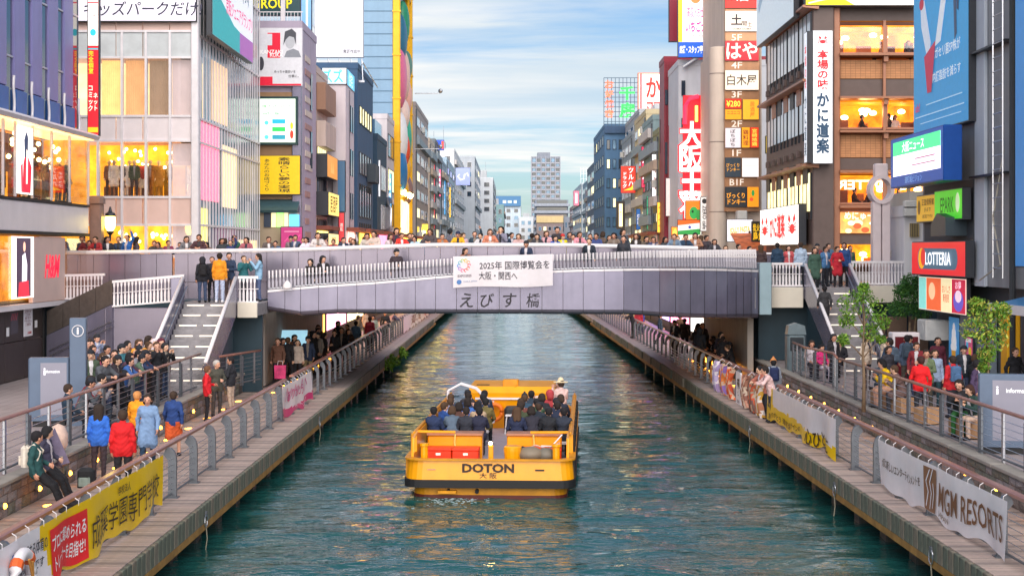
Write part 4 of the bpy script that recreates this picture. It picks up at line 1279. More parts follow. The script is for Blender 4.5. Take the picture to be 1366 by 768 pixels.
# --- E: dark blue block
E_ = building('office_building', 'dark blue office block with small grouped windows', -15, -10.95, 106.2, 118, 18.9, wall('#31557a'))
for (z, h_, p, n) in ((15.2, 1.2, m_litwin, 5), (11.6, 1.5, m_paleglass, 5), (8.5, 2.2, m_blueglass, 5), (5.6, 1.8, m_dglass, 4)):
    for i in range(n):
        win(E_, 'E', (-10.95, 108.2 + i * 1.9, z + h_ / 2), 1.2, h_, m_dframe, p)
for z in (10.4, 7.6):
    for i in range(6):
        part(E_, 'vent_opening', MB().box(-10.96, -10.9, 107.5 + i * 1.6, 108.2 + i * 1.6, z, z + .45), m_black)
part(E_, 'roof_strip', MB().tube([(-10.6, 106.4, 19.4), (-10.6, 118, 18.9)], .05, 5), m_steel)
part(E_, 'dark_bay', MB().cbox(-10.94, -10.3, 113, 116.6, 11.2, 12.6, .03), C('#34414c'))
# --- F: small navy shophouse and white one
F1 = building('shophouse', 'small navy shophouse with pale panel windows', -14, -10.75, 119.6, 128.6, WZ(186, 120), wall('#22435c'))
for z in (12.0, 8.8, 6.0):
    win(F1, 'E', (-10.75, 125, z), 4, 1.9, m_alu, m_paleglass, 2)
part(F1, 'roof_glass', MB().box(-13.5, -11, 120.2, 127, 15.2, 16.6), m_blueglass)
F2 = building('shophouse', 'white shophouse with banded windows before the yellow frame', -14, -10.75, 129, 136.6, WZ(160, 130), wall('#d5d0d6'))
for z in (15.2, 12.2, 9.2, 6.4):
    win(F2, 'E', (-10.75, 133, z), 6, 1.9, m_dframe, m_dglass if z != 12.2 else m_litwin, 3)
part(F2, 'duct', MB().tube([(-10.5, 127, 4.9), (-10.5, 127, 9.6), (-10.6, 128.5, 10.3), (-11, 129.5, 10.3)], .35, 8), m_steel, smooth=True)
# --- Tower with the yellow frame
T_ = building('discount_store', 'tall slate blue clad store with a giant yellow steel frame', -14.2, -11.0, 138, 156, 33, M('ribbed_cladding', '#7fa0bc', .5, .2, .08, 1., 0., streak=.4))
for z in np.arange(6, 33, 1.05):
    part(T_, 'cladding_joint', MB().box(-14.2, -10.98, 137.96, 138.01, z, z + .07), C('#4f7490', 0, .5))
m_yel = M('yellow_steel', '#f2b705', .4, .1, .1, 1.5, 0.)
for y in (138.3, 155.2):
    part(T_, 'yellow_column', MB().cbox(-10.98, -10.3, y - .35, y + .35, 4.9, 33, .06), m_yel)
    for z in np.arange(8, 33, 4):
        part(T_, 'column_flange', MB().box(-11, -10.24, y - .42, y + .42, z, z + .15), m_yel)
for z in (11.2, 31.5):
    part(T_, 'yellow_beam', MB().cbox(-10.97, -10.4, 138.7, 154.8, z, z + .6, .05), m_yel)
q = [(-10.6, 146.8 + 5.5 * math.cos(a), 30.5 + 3.2 * math.sin(a)) for a in np.linspace(0, PI, 14)]
part(T_, 'yellow_arch', MB().tube(q, .22, 6), m_yel)
# generic colourful relief between the columns: plain rounded lobes
lobes = [(143.5, 26.3, 1.6, 2.4, '#2f6f8f'), (146.8, 28.2, 1.3, 2.3, '#2b8f6a'), (143, 22.5, 2.2, 3.0, '#e8709a'), (147.5, 23.2, 2.0, 2.6, '#f0c2b0'), (150.5, 21.4, 1.5, 2.0, '#eab0a0'), (147, 19.4, 1.8, 1.6, '#f2d8cc'),
         (144, 16.8, 2.4, 2.6, '#f2f2f4'), (149.8, 17.2, 1.7, 2.8, '#2fae8e'), (143.6, 13.6, 2.2, 2.4, '#2878b8'), (148.8, 14.2, 1.6, 1.5, '#f2b01c'), (151.4, 12.2, 1.3, 1.6, '#8a6a6a'), (145.6, 12.0, 2.0, 1.3, '#f4b81e'), (147.6, 16.0, .9, 1.8, '#e0502c'), (150.8, 24.6, 1.2, 1.6, '#5a8a7a')]
for (y, z, ry, rz_, c) in lobes:
    part(T_, 'relief_lobe', MB().ball((-10.75, y, z), .75, ry, rz_, 16), C(c, 0, .4), smooth=True)
part(T_, 'lit_panel', MB().cbox(-10.98, -10.5, 141, 153, 12.4 - 5, 10.9, .04), M('lit_store_panel', '#f0cf9a', .5, 0, .4, .4, 0., emit=1.3))
part(T_, 'shutter', MB().box(-10.99, -10.7, 141, 153.5, 4.9, 7.2), wall('#9aa4ae'))
for i in range(12):
    part(T_, 'bulb', MB().ball((-10.2, 140 + i * 1.2, 11.4 + .15 * (i % 3)), .16, n=8), m_bulb)
for z in (22.5, 16.7):
    part(T_, 'flood_lamp', MB().tube([(-10.2, 157, z), (-7.6, 157, z)], .05, 5).ball((-7.5, 157, z + .25), .25, n=8), m_steel)

# --- narrow shophouses receding along the north bank
def shopfront(r, X, sgn, d0, d1, gc, em=1.8):  # glowing ground floor bands added for warm reflections in the canal
    n = max(1, int((d1 - d0) / 4))
    for i in range(n):
        a, b = d0 + .2 + (d1 - d0 - .4) * i / n, d0 + (d1 - d0 - .4) * (i + 1) / n
        part(r, 'added_shop_glow', MB().box(min(X + sgn * .1, X + sgn * .14), max(X + sgn * .1, X + sgn * .14), a, b, 5.0, 7.3), M('street_glow_' + gc, '#' + gc, .6, 0, .35, 1., 0., emit=em))
    part(r, 'shop_canopy', MB().cbox(min(X + sgn * .01, X + sgn * .9), max(X + sgn * .01, X + sgn * .9), d0 + .1, d1 - .1, 7.35, 7.6, .03), C('#8a4a3a', 0, .6))
for r_, X_, d0_, d1_, gc_ in ((C2, -12.3, 93.8, 99.6, 'ffd070'), (D_, -11.15, 100.8, 105.5, 'ff9a8a'), (E_, -10.95, 106.5, 117.8, 'ffb04a'), (F1, -10.75, 120, 128.4, 'ff7a9a'), (F2, -10.75, 129.3, 136.3, 'ffe0b0'), (T_, -10.7, 139, 154.5, 'ffc05a')):
    shopfront(r_, X_, 1, d0_, d1_, gc_)
def row_building(label, face, X, d0, d1, ztop, col, floors, lit=.15, kind=None, panes=None, nu=3, back=6, name='shophouse', fw=.65, fh=.5, front=0):
    x0, x1 = (X - back, X) if face == 'E' else (X, X + back)
    r = building(name, label, x0, x1, d0, d1 - .05, ztop, wall(col, kind))
    facade(r, face, X, d0 + .3, d1 - .3, 5.2, ztop - .4, nu, floors, fw, fh, [m_alu, m_dframe][int(d0) % 2], panes, 1, lit)
    if front:
        facade(r, 'S', d0, x0 + .3, x1 - .3, max(5.2, ztop - 9), ztop - .4, front, max(2, floors // 2), .5, .5, m_alu, panes, 1, lit)
    sgn = 1 if face == 'E' else -1
    if d0 < 260:
        gc = ['ffb04a', 'ff9a8a', 'ffe0b0', 'ff7a9a', 'ffd070', 'f4f0ff'][int(d0) % 6]
        shopfront(r, X, sgn, d0, d1, gc)
    for k in range(floors):
        if rng.random() < .5:
            y = d0 + rng.uniform(.1, .9) * (d1 - d0)
            z = 5.5 + k * (ztop - 5.5) / floors
            part(r, 'air_conditioner', MB().cbox(X + (.02 if sgn > 0 else -.37), X + (.37 if sgn > 0 else -.02), y, y + .8, z, z + .6, .03), m_ac)
        if rng.random() < .35:
            z = 5.3 + k * (ztop - 5.3) / floors
            part(r, 'balcony', MB().cbox(min(X + sgn * .01, X + sgn * .42), max(X + sgn * .01, X + sgn * .42), d0 + .2, d1 - .3, z, z + .8, .03), wall(['#aab4bc', '#b8a898', '#8fa0ac', '#c4c0c0'][k % 4]))
    if rng.random() < .8:
        y = (d0 + d1) / 2
        part(r, 'drainpipe', MB().tube([(X + sgn * .1, d0 + .25, 5), (X + sgn * .1, d0 + .25, ztop - .3)], .07, 6), m_post)
    if rng.random() < .7:
        xx = (x0 + x1) / 2
        part(r, 'roof_box', MB().cbox(xx - 1.3, xx + 1.3, d0 + .5, min(d1, d0 + 4), ztop, ztop + rng.uniform(1, 2.4), .05), wall('#b9bec4'))
        part(r, 'antenna', MB().tube([(xx + 1, d0 + 1, ztop), (xx + 1, d0 + 1, ztop + 4.5)], .05, 5), m_steel)
    return r
pan2 = [m_dglass, m_blueglass, m_paleglass]
H1 = row_building('brown grey shophouse just past the yellow frame', 'E', -10.3, 160, 184, 21.5, '#a39896', 8, .15)
row_building('cream shophouse behind the pink neon strip', 'E', -10.15, 184.5, 196, 19.5, '#d3c6b8', 7, .2)
row_building('dark grey shophouse with black vertical sign', 'E', -10.1, 196.5, 210, 20.3, '#6f7780', 7, .25)
row_building('slate blue shophouse with small balconies', 'E', -10.0, 210.5, 228, 18.6, '#8fa6ba', 6, .2)
row_building('pale blue mid rise beyond the slate shophouse', 'E', -10.0, 229, 262, 19.9, '#a9c4d8', 7, .06, front=2)
row_building('white stepped office with a round emblem panel', 'E', -10.4, 270, 325, 24, '#d9dee4', 8, .04, nu=4, name='office_building', front=3)
row_building('grey office with narrow windows on the north bank', 'E', -8.2, 330, 390, 26.5, '#b3bcc6', 8, .04, nu=4, name='office_building', front=3)
row_building('white slab apartment with dark end wall', 'E', -5.0, 395, 470, 25.0, '#d4dbe2', 9, .04, nu=5, name='apartment_block', front=2)
row_building('teal tinted office far along the north bank', 'E', -2.6, 480, 560, 20.5, '#8fb4b8', 6, .08, nu=5, name='office_building', front=3)
row_building('pale office with blue roof sign far along the north bank', 'E', 3.5, 600, 660, 24, '#c3d3e0', 7, .05, nu=5, back=16, name='office_building', front=5)
sign('roof_sign', 'blue roof sign on the far pale office', (-1.5, 599, 26), 10, 4, 0, '#3f78a8', [('r', -1.5, -.3, 1.4, 1.2, '#d6e6f2'), ('r', .6, -.3, 1.6, 1.0, '#d6e6f2'), ('r', 2.8, -.3, 1.2, 1.2, '#d6e6f2')], .6, .15)
row_building('white narrow office at the canal bend', 'E', 8.4, 590, 640, 19, '#dbe2ea', 7, .05, nu=4, back=5.6, name='office_building', front=2)
fsign('vertical_sign', 'glowing pink neon strip sign beside the yellow frame', 559, 563, 205, 300, 183, '#f08ab8', lambda w_, h_: [('t', 'カ\nラ\nオ\nケ', 0, h_ * .1, w_ * .8, h_ * .5, '#ffffff')], 1.2, .3)
fsign('vertical_sign', 'violet lit column sign between the pink strip and the black sign', 564, 569, 225, 292, 186, '#a878d8', lambda w_, h_: [('t', 'ク\nラ\nブ', 0, 0, w_ * .7, h_ * .5, '#fff0ff')], 1.0, .3)
fsign('shop_sign', 'square glowing yellow sign low beside the yellow frame', 559, 571, 299, 325, 172, '#ffd24a', lambda w_, h_: [('t', '鳥', 0, 0, w_ * .7, h_ * .7, '#fff8d8')], 1.8, .3)
fsign('vertical_sign', 'black vertical sign with white characters on north bank', 572.5, 576.5, 218, 306, 196, '#22283a', lambda w_, h_: [('t', '鮨\n割\n烹\n料\n理\n店', 0, 0, w_ * .8, h_ * .9, '#e8ecf4')], .4, .3)
fsign('vertical_sign', 'thin red lit sign next to the black vertical sign', 577, 580, 220, 305, 195.5, '#f05a6a', None, .9, .3)
fsign('roof_sign', 'small blue and red roof sign over the dark shophouse', 578, 592, 187, 200, 205, '#2a56c8', lambda w_, h_: [('r', w_ * .38, 0, w_ * .2, h_ * .8, '#e05a3a')], .8, .4)
fsign('emblem_panel', 'lavender roof panel with a white swirl emblem', 608, 627, 224, 247, 268, '#9aa8e0', lambda w_, h_: [('s', [(-.6, .4), (-.9, 0), (-.4, -.6), (.2, -.4), (.3, .3), (.8, .6), (1.0, 0)], .3, '#f0f2ff')], .4, .4)

# --- far centre
QT = thing('apartment_tower', 'tall grey pink apartment tower rising over the far end of the canal', 'tower', (WX(727, 820), 828, 3.5))
x0, x1 = WX(709, 820), WX(740, 820)
zt = WZ(209, 820)
part(QT, 'wall', MB().box(x0, WX(747, 820), 820, 842, 3.5, zt), wall('#8f97a6'))
part(QT, 'roof_house', MB().box(WX(717, 820), WX(734, 820), 822, 834, zt, zt + 2.4), wall('#868e9c'))
nf = 20
for j in range(nf):
    z = 8 + (zt - 9) * j / nf
    part(QT, 'floor_slab', MB().box(x0 - .3, WX(747, 820) + .3, 818.9, 819.9, z - .5, z + .3), wall('#a9adb8'))
    for i in range(6):
        w0 = x0 + (WX(747, 820) - x0) * i / 6
        part(QT, 'window', MB().box(w0 + .5, w0 + 2.2, 819.91, 819.98, z + .5, z + 2.3), [m_dglass, m_blueglass][(i + j) % 2])
for i in range(7):
    w0 = x0 + (WX(747, 820) - x0) * i / 6
    part(QT, 'pier', MB().box(w0 - .25, w0 + .25, 818.6, 819.95, 3.5, zt), wall('#a2a7b4'))
RB = building('apartment_block', 'low slate apartment block with stepped balconies below the tower', WX(714, 640), WX(758, 640), 640, 665, WZ(268, 640), wall('#7d8796'), z0=3.6)
for j in range(5):
    z = WZ(268, 640) - 2.3 - j * 3
    part(RB, 'balcony', MB().cbox(WX(712 - j * .5, 640), WX(760 + j * .5, 640), 637.5, 639.99, z, z + 1.1, .3), wall('#9aa2b0'))
    part(RB, 'window_band', MB().box(WX(716, 640), WX(756, 640), 639.9, 639.98, z + 1.2, z + 2.6), m_dglass)
R2 = building('office_building', 'beige topped brown office below the slate apartments', WX(716, 560), WX(751, 560), 560, 580, WZ(288, 560), wall('#9d8c8c', 'grid', .8), z0=3.6)
part(R2, 'beige_band', MB().box(WX(715.5, 560), WX(751.5, 560), 559.6, 559.99, WZ(297, 560), WZ(288, 560)), wall('#d9c290'))
facade(R2, 'S', 560, WX(717, 560), WX(750, 560), 6, WZ(299, 560), 5, 3, .5, .4, m_alu, None, 1, .1)
row_building('grey stepped flats to the south of the low brown office', 'W', WX(752, 570), 570, 600, WZ(291, 570), '#8a94a2', 4, .1, nu=3, back=3, name='apartment_block', front=2)

# --- south bank, far to near
row_building('pale teal block with a lattice on its roof', 'W', WX(776, 420), 420, 480, WZ(246, 420), '#c0ccd4', 7, .06, nu=4, back=5, name='office_building', front=2)
lt = thing('roof_lattice', 'thin steel sign lattice on the roof of the pale teal block', 'lattice', (WX(782, 425), 425, WZ(246, 420)))
for i in range(5):
    obj('upright', MB().box(-1.6 + i * .8, -1.5 + i * .8, 0, .1, 0, 5), m_steel, lt)
for j in range(4):
    obj('crossbar', MB().box(-1.65, 1.75, .11, .19, .4 + j * 1.4, .5 + j * 1.4), m_steel, lt)
fsign('flag_sign', 'pink vertical sign standing above the far south roofs', 765.5, 772, 255, 274, 400, '#f06a80', lambda w_, h_: [('r', 0, 0, w_ * .4, h_ * .7, '#fff0f0')], 1.0, .4)
row_building('brown sliver building under the pink vertical sign', 'W', WX(766, 500), 500, 540, WZ(275, 500), '#9a7a80', 5, .1, nu=3, back=4, name='office_building', front=2)
row_building('blue grey shophouse with a roof tank', 'W', WX(789, 330), 330, 372, WZ(238, 330), '#8ea6b8', 7, .1, nu=3, back=5, front=2)
row_building('pinkish narrow building with stacked balconies', 'W', WX(795, 285), 285, 325, WZ(246, 285), '#bfa9aa', 6, .2, nu=3, back=5, front=2)
row_building('dark shophouse beside yellow lit signs', 'W', WX(800, 240), 240, 280, WZ(212, 240), '#5f6d7c', 6, .35, nu=3, back=4, front=1)
fsign('vertical_sign', 'tall yellow lit column sign on the south bank', 809, 813.5, 263, 318, 205, '#f4e03a', lambda w_, h_: [('t', 'バ\nー', 0, 0, w_ * .7, h_ * .4, '#8a6a10')], 1.3, .3)
fsign('round_lamp_sign', 'round glowing yellow lamp sign high beside the yellow column', 803, 808, 256, 262, 210, '#fff3a0', None, 3., .3)
V_ = building('office_building', 'deep blue office block carrying a green and red neon lattice', WX(806.5, 190), WX(857, 190), 190, 215, WZ(170, 190), wall('#4d769e'))
facade(V_, 'S', 190, WX(807.5, 190), WX(856, 190), 6, WZ(180, 190), 6, 6, .42, .45, m_dframe, None, 1, .15)
facade(V_, 'W', WX(806.5, 190), 191, 214, 6, WZ(172, 190), 5, 6, .4, .45, m_dframe, None, 1, .1)
part(V_, 'roof_band', MB().box(WX(806, 190), WX(857, 190), 189.6, 189.95, WZ(178, 190), WZ(169, 190)), wall('#2f4d70'))
NL = thing('neon_lattice', 'roof lattice with green and red neon characters over the deep blue block', 'sign', (WX(829, 189), 189.4, WZ(169, 190)))
gw, gh = 46 * .0945, 65 * .0945
for i in range(10):
    obj('upright', MB().box(-gw / 2 + gw * i / 9 - .04, -gw / 2 + gw * i / 9 + .04, .2, .3, 0, gh), C('#4a5f74', 0, .4, .4), NL)
for j in range(11):
    obj('crossbar', MB().box(-gw / 2, gw / 2, .31, .38, gh * j / 10 - .04, gh * j / 10 + .04), C('#4a5f74', 0, .4, .4), NL)
for (ch, x, z, w_, h_, c) in (('千', .75, gh * .68, 1.9, 1.7, '#28e04a'), ('房', .75, gh * .33, 1.9, 1.9, '#28e04a'), ('お', -1.5, gh * .86, 1.1, 1.0, '#ff5a3a'), ('好', -1.5, gh * .66, 1.1, 1.0, '#ff6a4a'), ('焼', -1.5, gh * .46, 1.1, 1.0, '#ff5a3a'), ('き', -1.5, gh * .26, 1.1, 1.0, '#ff6a4a')):
    obj('neon_character', text_mesh(ch, w_, h_, .03, False, .05), C(c, .9), NL, (x, .1, z))
WS = fsign('roof_billboard', 'white roof sign with big red characters and pink neon edge', 852.5, 884, 99, 168, 172, '#fff2ec', lambda w_, h_: [('t', 'か', w_ * .1, h_ * .24, w_ * .62, h_ * .4, '#e8231c', {'keep': False, 'b': .03}), ('t', '双', w_ * .12, -h_ * .22, w_ * .66, h_ * .36, '#e8231c', {'keep': False}), ('r', -w_ * .42, 0, w_ * .08, h_, '#f0303c')], 1.4, .5, side='#ff8a70', rim=.15)
row_building('grey building under the white roof sign', 'W', WX(853, 168), 168, 189, WZ(150, 168), '#a9aeb6', 9, .15, nu=3, back=6, front=3, name='office_building')
row_building('peach and white shophouse with arched top', 'W', WX(833, 176), 190.2, 206, WZ(182, 190), '#cdb09a', 7, .15, nu=2, back=3, front=2)
row_building('white shophouse with a big roof duct', 'W', WX(812, 225), 216, 238, WZ(210, 225), '#cdd3da', 6, .2, nu=3, back=4, front=2)
row_building('slate shophouse hung with blue banners', 'W', WX(846, 150), 152, 167, WZ(178, 150), '#8d98a6', 8, .2, nu=3, back=6, front=2)
row_building('beige shophouse with stacked bay windows', 'W', WX(862, 138), 138, 151, WZ(152, 138), '#c2b492', 8, .25, nu=3, back=6, front=2)
row_building('teal grey shophouse with pipes beside the beige one', 'W', WX(871, 127), 127, 137, WZ(160, 127), '#86a0a8', 8, .2, nu=3, back=6, front=2)
fsign('projecting_sign', 'red lit drugstore sign with white slanting characters', 828.5, 847.5, 222, 257, 148, '#ee3424', lambda w_, h_: [('t', 'ツ\nル\nハ', w_ * .2, h_ * .1, w_ * .36, h_ * .7, '#ffffff', {'keep': False}), ('t', 'ド\nラ\nッ\nグ', -w_ * .24, -h_ * .02, w_ * .3, h_ * .6, '#ffffff', {'keep': False}), ('p', [(-w_ * .35, -h_ * .42), (w_ * .2, -h_ * .3), (w_ * .42, -h_ * .12), (w_ * .3, -h_ * .4)], '#ffc83a')], 1.3, .3)
fsign('projecting_sign', 'dark framed lantern sign with a glowing cream strip', 823, 833, 269, 305, 146, '#3a3028', lambda w_, h_: [('r', 0, 0, w_ * .45, h_ * .84, '#ffe9b0', {'e': 2.2}), ('t', '串\nか\nつ', 0, 0, w_ * .3, h_ * .6, '#b07a30', {'e': .5})], .2, .4)
fsign('vertical_banner', 'narrow blue vertical banner with white characters on south bank', 849, 854, 279, 306, 140, '#2a62a8', lambda w_, h_: [('t', '焼\n肉\n店', 0, 0, w_ * .7, h_ * .8, '#ffffff')], .6, .15)
fsign('vertical_sign', 'tall blank cream banner on the maroon building', 888.5, 901.5, 238, 288, 116, '#e6dcd8', None, .5, .2)
row_building('olive shophouse with green glazing between beige and maroon', 'W', WX(879, 121.5), 121.5, 126.6, WZ(178, 122), '#8a8c68', 7, .3, nu=2, back=6, front=1)
vs_ = [(801.5, 805, 262, 300, 262, '#e8503a', '酒', 'orange red'), (815, 819, 268, 304, 200, '#f0f0f4', '薬', 'white'), (836, 841, 262, 300, 165, '#2f6ab0', '寿\n司', 'mid blue'), (842, 846, 236, 262, 160, '#f6e6c0', '湯', 'cream'), (856, 861, 196, 250, 136, '#d83a5a', 'カ\nラ\nオ\nケ', 'rose red'), (863, 868, 262, 306, 132, '#3aa078', '麺', 'sea green'), (870, 876, 206, 262, 124, '#f4f4f8', '歯\n科', 'plain white'), (877, 883, 270, 310, 121, '#f2b83a', '鍋', 'amber'), (881, 886, 160, 204, 120.5, '#5a7ad0', 'ビ\nル', 'violet blue'),
       (584, 588, 226, 262, 208, '#e86a8a', '酒', 'pale rose'), (590, 594, 236, 286, 222, '#4aa0d8', '病\n院', 'sky blue'), (597, 601, 250, 290, 240, '#f0c040', '酒', 'golden'), (503, 507, 214, 262, 121, '#e8e8f0', '麻\n雀', 'off white'), (518, 522, 232, 280, 131, '#58a0c8', '歯\n科', 'pale cyan')]
for (a, b, c, d, dd, bgc, tx, nm) in vs_:
    fsign('vertical_sign', 'slim %s vertical sign projecting over the %s bank' % (nm, 'south' if a > 700 else 'north'), a, b, c, d, dd, bgc, (lambda tx, bgc: (lambda w_, h_: [('s', [(-w_ * .2, h_ * q), (w_ * .05, h_ * (q + .06)), (w_ * .2, h_ * (q - .04))], w_ * .3, '#ffffff' if bgc[1] not in 'f' or bgc[3] in '6' else '#7a3a2a') for q in (.3, .1, -.1, -.3)]))(tx, bgc), 1.6, .25, bracket=.5)
# maroon building
MR = building('maroon_building', 'maroon clad building with corrugated panels behind the red neon sign', WX(886, 117.5), WX(886, 117.5) + 8, 117.5, 121.3, WZ(83, 117.5), M('maroon_ribs', '#8a2136', .45, .1, .12, 1.2, 0., streak=.5))
for i in range(14):
    x = WX(886, 117.5) + .12 + i * .14
    part(MR, 'rib', MB().box(x, x + .04, 117.44, 117.51, 8, WZ(85, 117.5)), C('#74182c', 0, .5))
for (a, b, c, d) in ((887, 891, 120, 140), (887, 891, 190, 232)):
    part(MR, 'recess_window', MB().box(WX(a, 117.4), WX(b, 117.4), 117.38, 117.45, WZ(d, 117.4), WZ(c, 117.4)), m_dglass)
part(MR, 'bay', MB().cbox(WX(891, 117) , WX(905, 117), 116.7, 117.49, WZ(290, 117), WZ(168, 117), .03), M('maroon_ribs', '#8a2136'))
WH = building('white_building', 'white building with dark windows behind the red neon characters', WX(905, 110), WX(905, 110) + 8, 110, 117, WZ(88, 110), wall('#c9ced8'))
for (a, b, c, d) in ((909, 914, 108, 128), (909, 914, 158, 178), (909, 914, 205, 228)):
    part(WH, 'window', MB().box(WX(a, 109.9), WX(b, 109.9), 109.85, 109.99, WZ(d, 110), WZ(c, 110)), m_dglass)
part(WH, 'roof_truss', MB().tube([(WX(912, 109), 109.5, WZ(88, 109)), (WX(940, 109), 109.5, WZ(70, 109))], .12, 6), m_steel)
fsign('billboard', 'pink and yellow recruitment billboard with a blue foot high on south bank', 905, 943, -30, 76, 109, '#fff6f8', lambda w_, h_: [
    ('r', -w_ * .43, 0, w_ * .14, h_, '#f4d03a'), ('t', 'いちごナビ', w_ * .2, -h_ * .12, w_ * .9, h_ * .14, '#e02a90', {'b': .03, 'keep': False}), ('t', '高収入お仕事', w_ * .15, h_ * .06, w_ * .7, h_ * .14, '#c8508a', {'keep': False}), ('d', w_ * .1, h_ * .24, w_ * .18, h_ * .07, '#f08a50'),
    ('t', 'いちごナビ', w_ * .14, -h_ * .24, w_ * .55, h_ * .06, '#7a6a6a'), ('r', 0, -h_ * .41, w_, h_ * .19, '#1d5cc8'), ('t', '店舗・スタッフ募集', 0, -h_ * .41, w_ * .92, h_ * .1, '#ffffff', {'b': .03, 'keep': False})], .9, .4)
fsign('billboard', 'maroon side panel of the pink recruitment billboard', 893, 904, -30, 55, 113, '#8a2038', None, 0, .5)
fsign('roof_panel', 'plain pale blue roof panel beside the recruitment billboard', 941, 966, -30, 96, 107, '#8fbbe4', None, .12, .3)
OS = fsign('neon_sign', 'tall red neon sign with four huge white characters', 912, 936, 128, 292, 105, '#d8142e', lambda w_, h_: [], .7, .35, side='#e8263c')
for i, ch in enumerate('大阪王将'):
    obj('neon_character', text_mesh(ch, 1.9, 2.05, .06, False, .06), C('#ff2a30', 1.1), OS, (-.08, -.03, 1.55 - i * 1.62))
    obj('neon_character', text_mesh(ch, 1.72, 1.9, .02, False, .03), C('#fff4ea', 1.2), OS, (-.08, -.16, 1.55 - i * 1.62))
obj('red_arch', MB().tube([(-.55, -.1, 2.3), (-.5, -.1, 3.6), (-.2, -.1, 4.1), (.4, -.1, 4.25)], .16, 8), C('#e8203a', 1.6), OS)
obj('lamp', MB().tube([(.25, -.15, 2.5), (.25, -.15, 3.6)], .1, 6), C('#ffd24a', 3.), OS)
fsign('shop_sign', 'orange sign with green blob below the red neon characters', 915, 936, 268, 300, 104, '#f07a1e', lambda w_, h_: [('d', 0, 0, w_ * .28, h_ * .26, '#2f9a48'), ('d', w_ * .3, -h_ * .1, w_ * .16, h_ * .25, '#2f8a40'), ('d', -.08, .1, .08, .1, '#143c1c')], .9, .25)
fl = sign('flag_sign', 'orange white and green striped flag sign above the south crowd', (WX(920, 102), 102, WZ(303, 102)), 1.6, .95, 0, '#f6f2ee', [('p', [(-.8, .12), (.8, .3), (.8, .48), (-.8, .48)], '#f0651e'), ('p', [(-.8, -.48), (.7, -.48), (.8, -.1), (-.8, -.25)], '#2f9a48'), ('d', 0, 0, .1, .1, '#3a4aa8')], .06, .7)
fsign('leaf_sign', 'glowing orange leaf shaped sign above the south crowd', 896, 905, 303, 318, 104, '#ff8a2a', lambda w_, h_: [('p', [(-w_ * .4, 0), (0, h_ * .45), (w_ * .4, .05), (0, -h_ * .45)], '#ffb04a')], 1.8, .15)
fsign('vertical_sign', 'white vertical cafe sign with black letters', 934.5, 945, 263, 308, 101, '#eceae8', lambda w_, h_: [('d', 0, h_ * .38, w_ * .32, w_ * .32, '#2a2a2c'), ('t', 'ZERO cafe', 0, -h_ * .1, h_ * .7, w_ * .5, '#2a2a2c', {'rot': PI / 2, 'b': .02, 'keep': False})], .45, .2)
fsign('shop_sign', 'bright jumble of lit menu boards above the south crowd', 905, 944, 313, 334, 103, '#fff2dc', lambda w_, h_: [('t', '焼肉食べ放題', 0, .2, w_ * .8, .3, '#d8501c'), ('d', -.5, -.2, .2, .15, '#e87a3a'), ('d', .4, -.2, .25, .15, '#58a050'), ('d', 0, -.2, .12, .12, '#d83030')], 1.2, .2)

# --- column building with the stack of tenant signs
XC = WX(946, 98)
AA = building('tenant_tower', 'beige stone tower with a stack of tenant signs', WX(966.5, 97), WX(1016, 97), 97, 108, 26, wall('#cdbcae'))
part(AA, 'round_corner', MB().lathe([(.55, 0), (.55, 14.2), (.5, 14.25)], (WX(957.5, 97), 96.9, 4.9), 24), wall('#d2c2b4'), smooth=False)
for z in (8.5, 13.0, 17.4):
    part(AA, 'joint_line', MB().lathe([(.56, 0), (.56, .06)], (WX(957.5, 97), 96.9, z), 24), C('#8a7c74'))
part(AA, 'link_wall', MB().box(WX(950, 98), WX(966, 98), 97.5, 104, 4.9, WZ(70, 98)), wall('#c4b4a8'))
part(AA, 'sign_frame', MB().cbox(WX(966.5, 96.4), WX(1014, 96.4), 96.4, 96.95, WZ(282, 96.4), 26, .05), M('copper_panel', '#b98a68', .3, .5, .15, 1., 0., streak=.5))
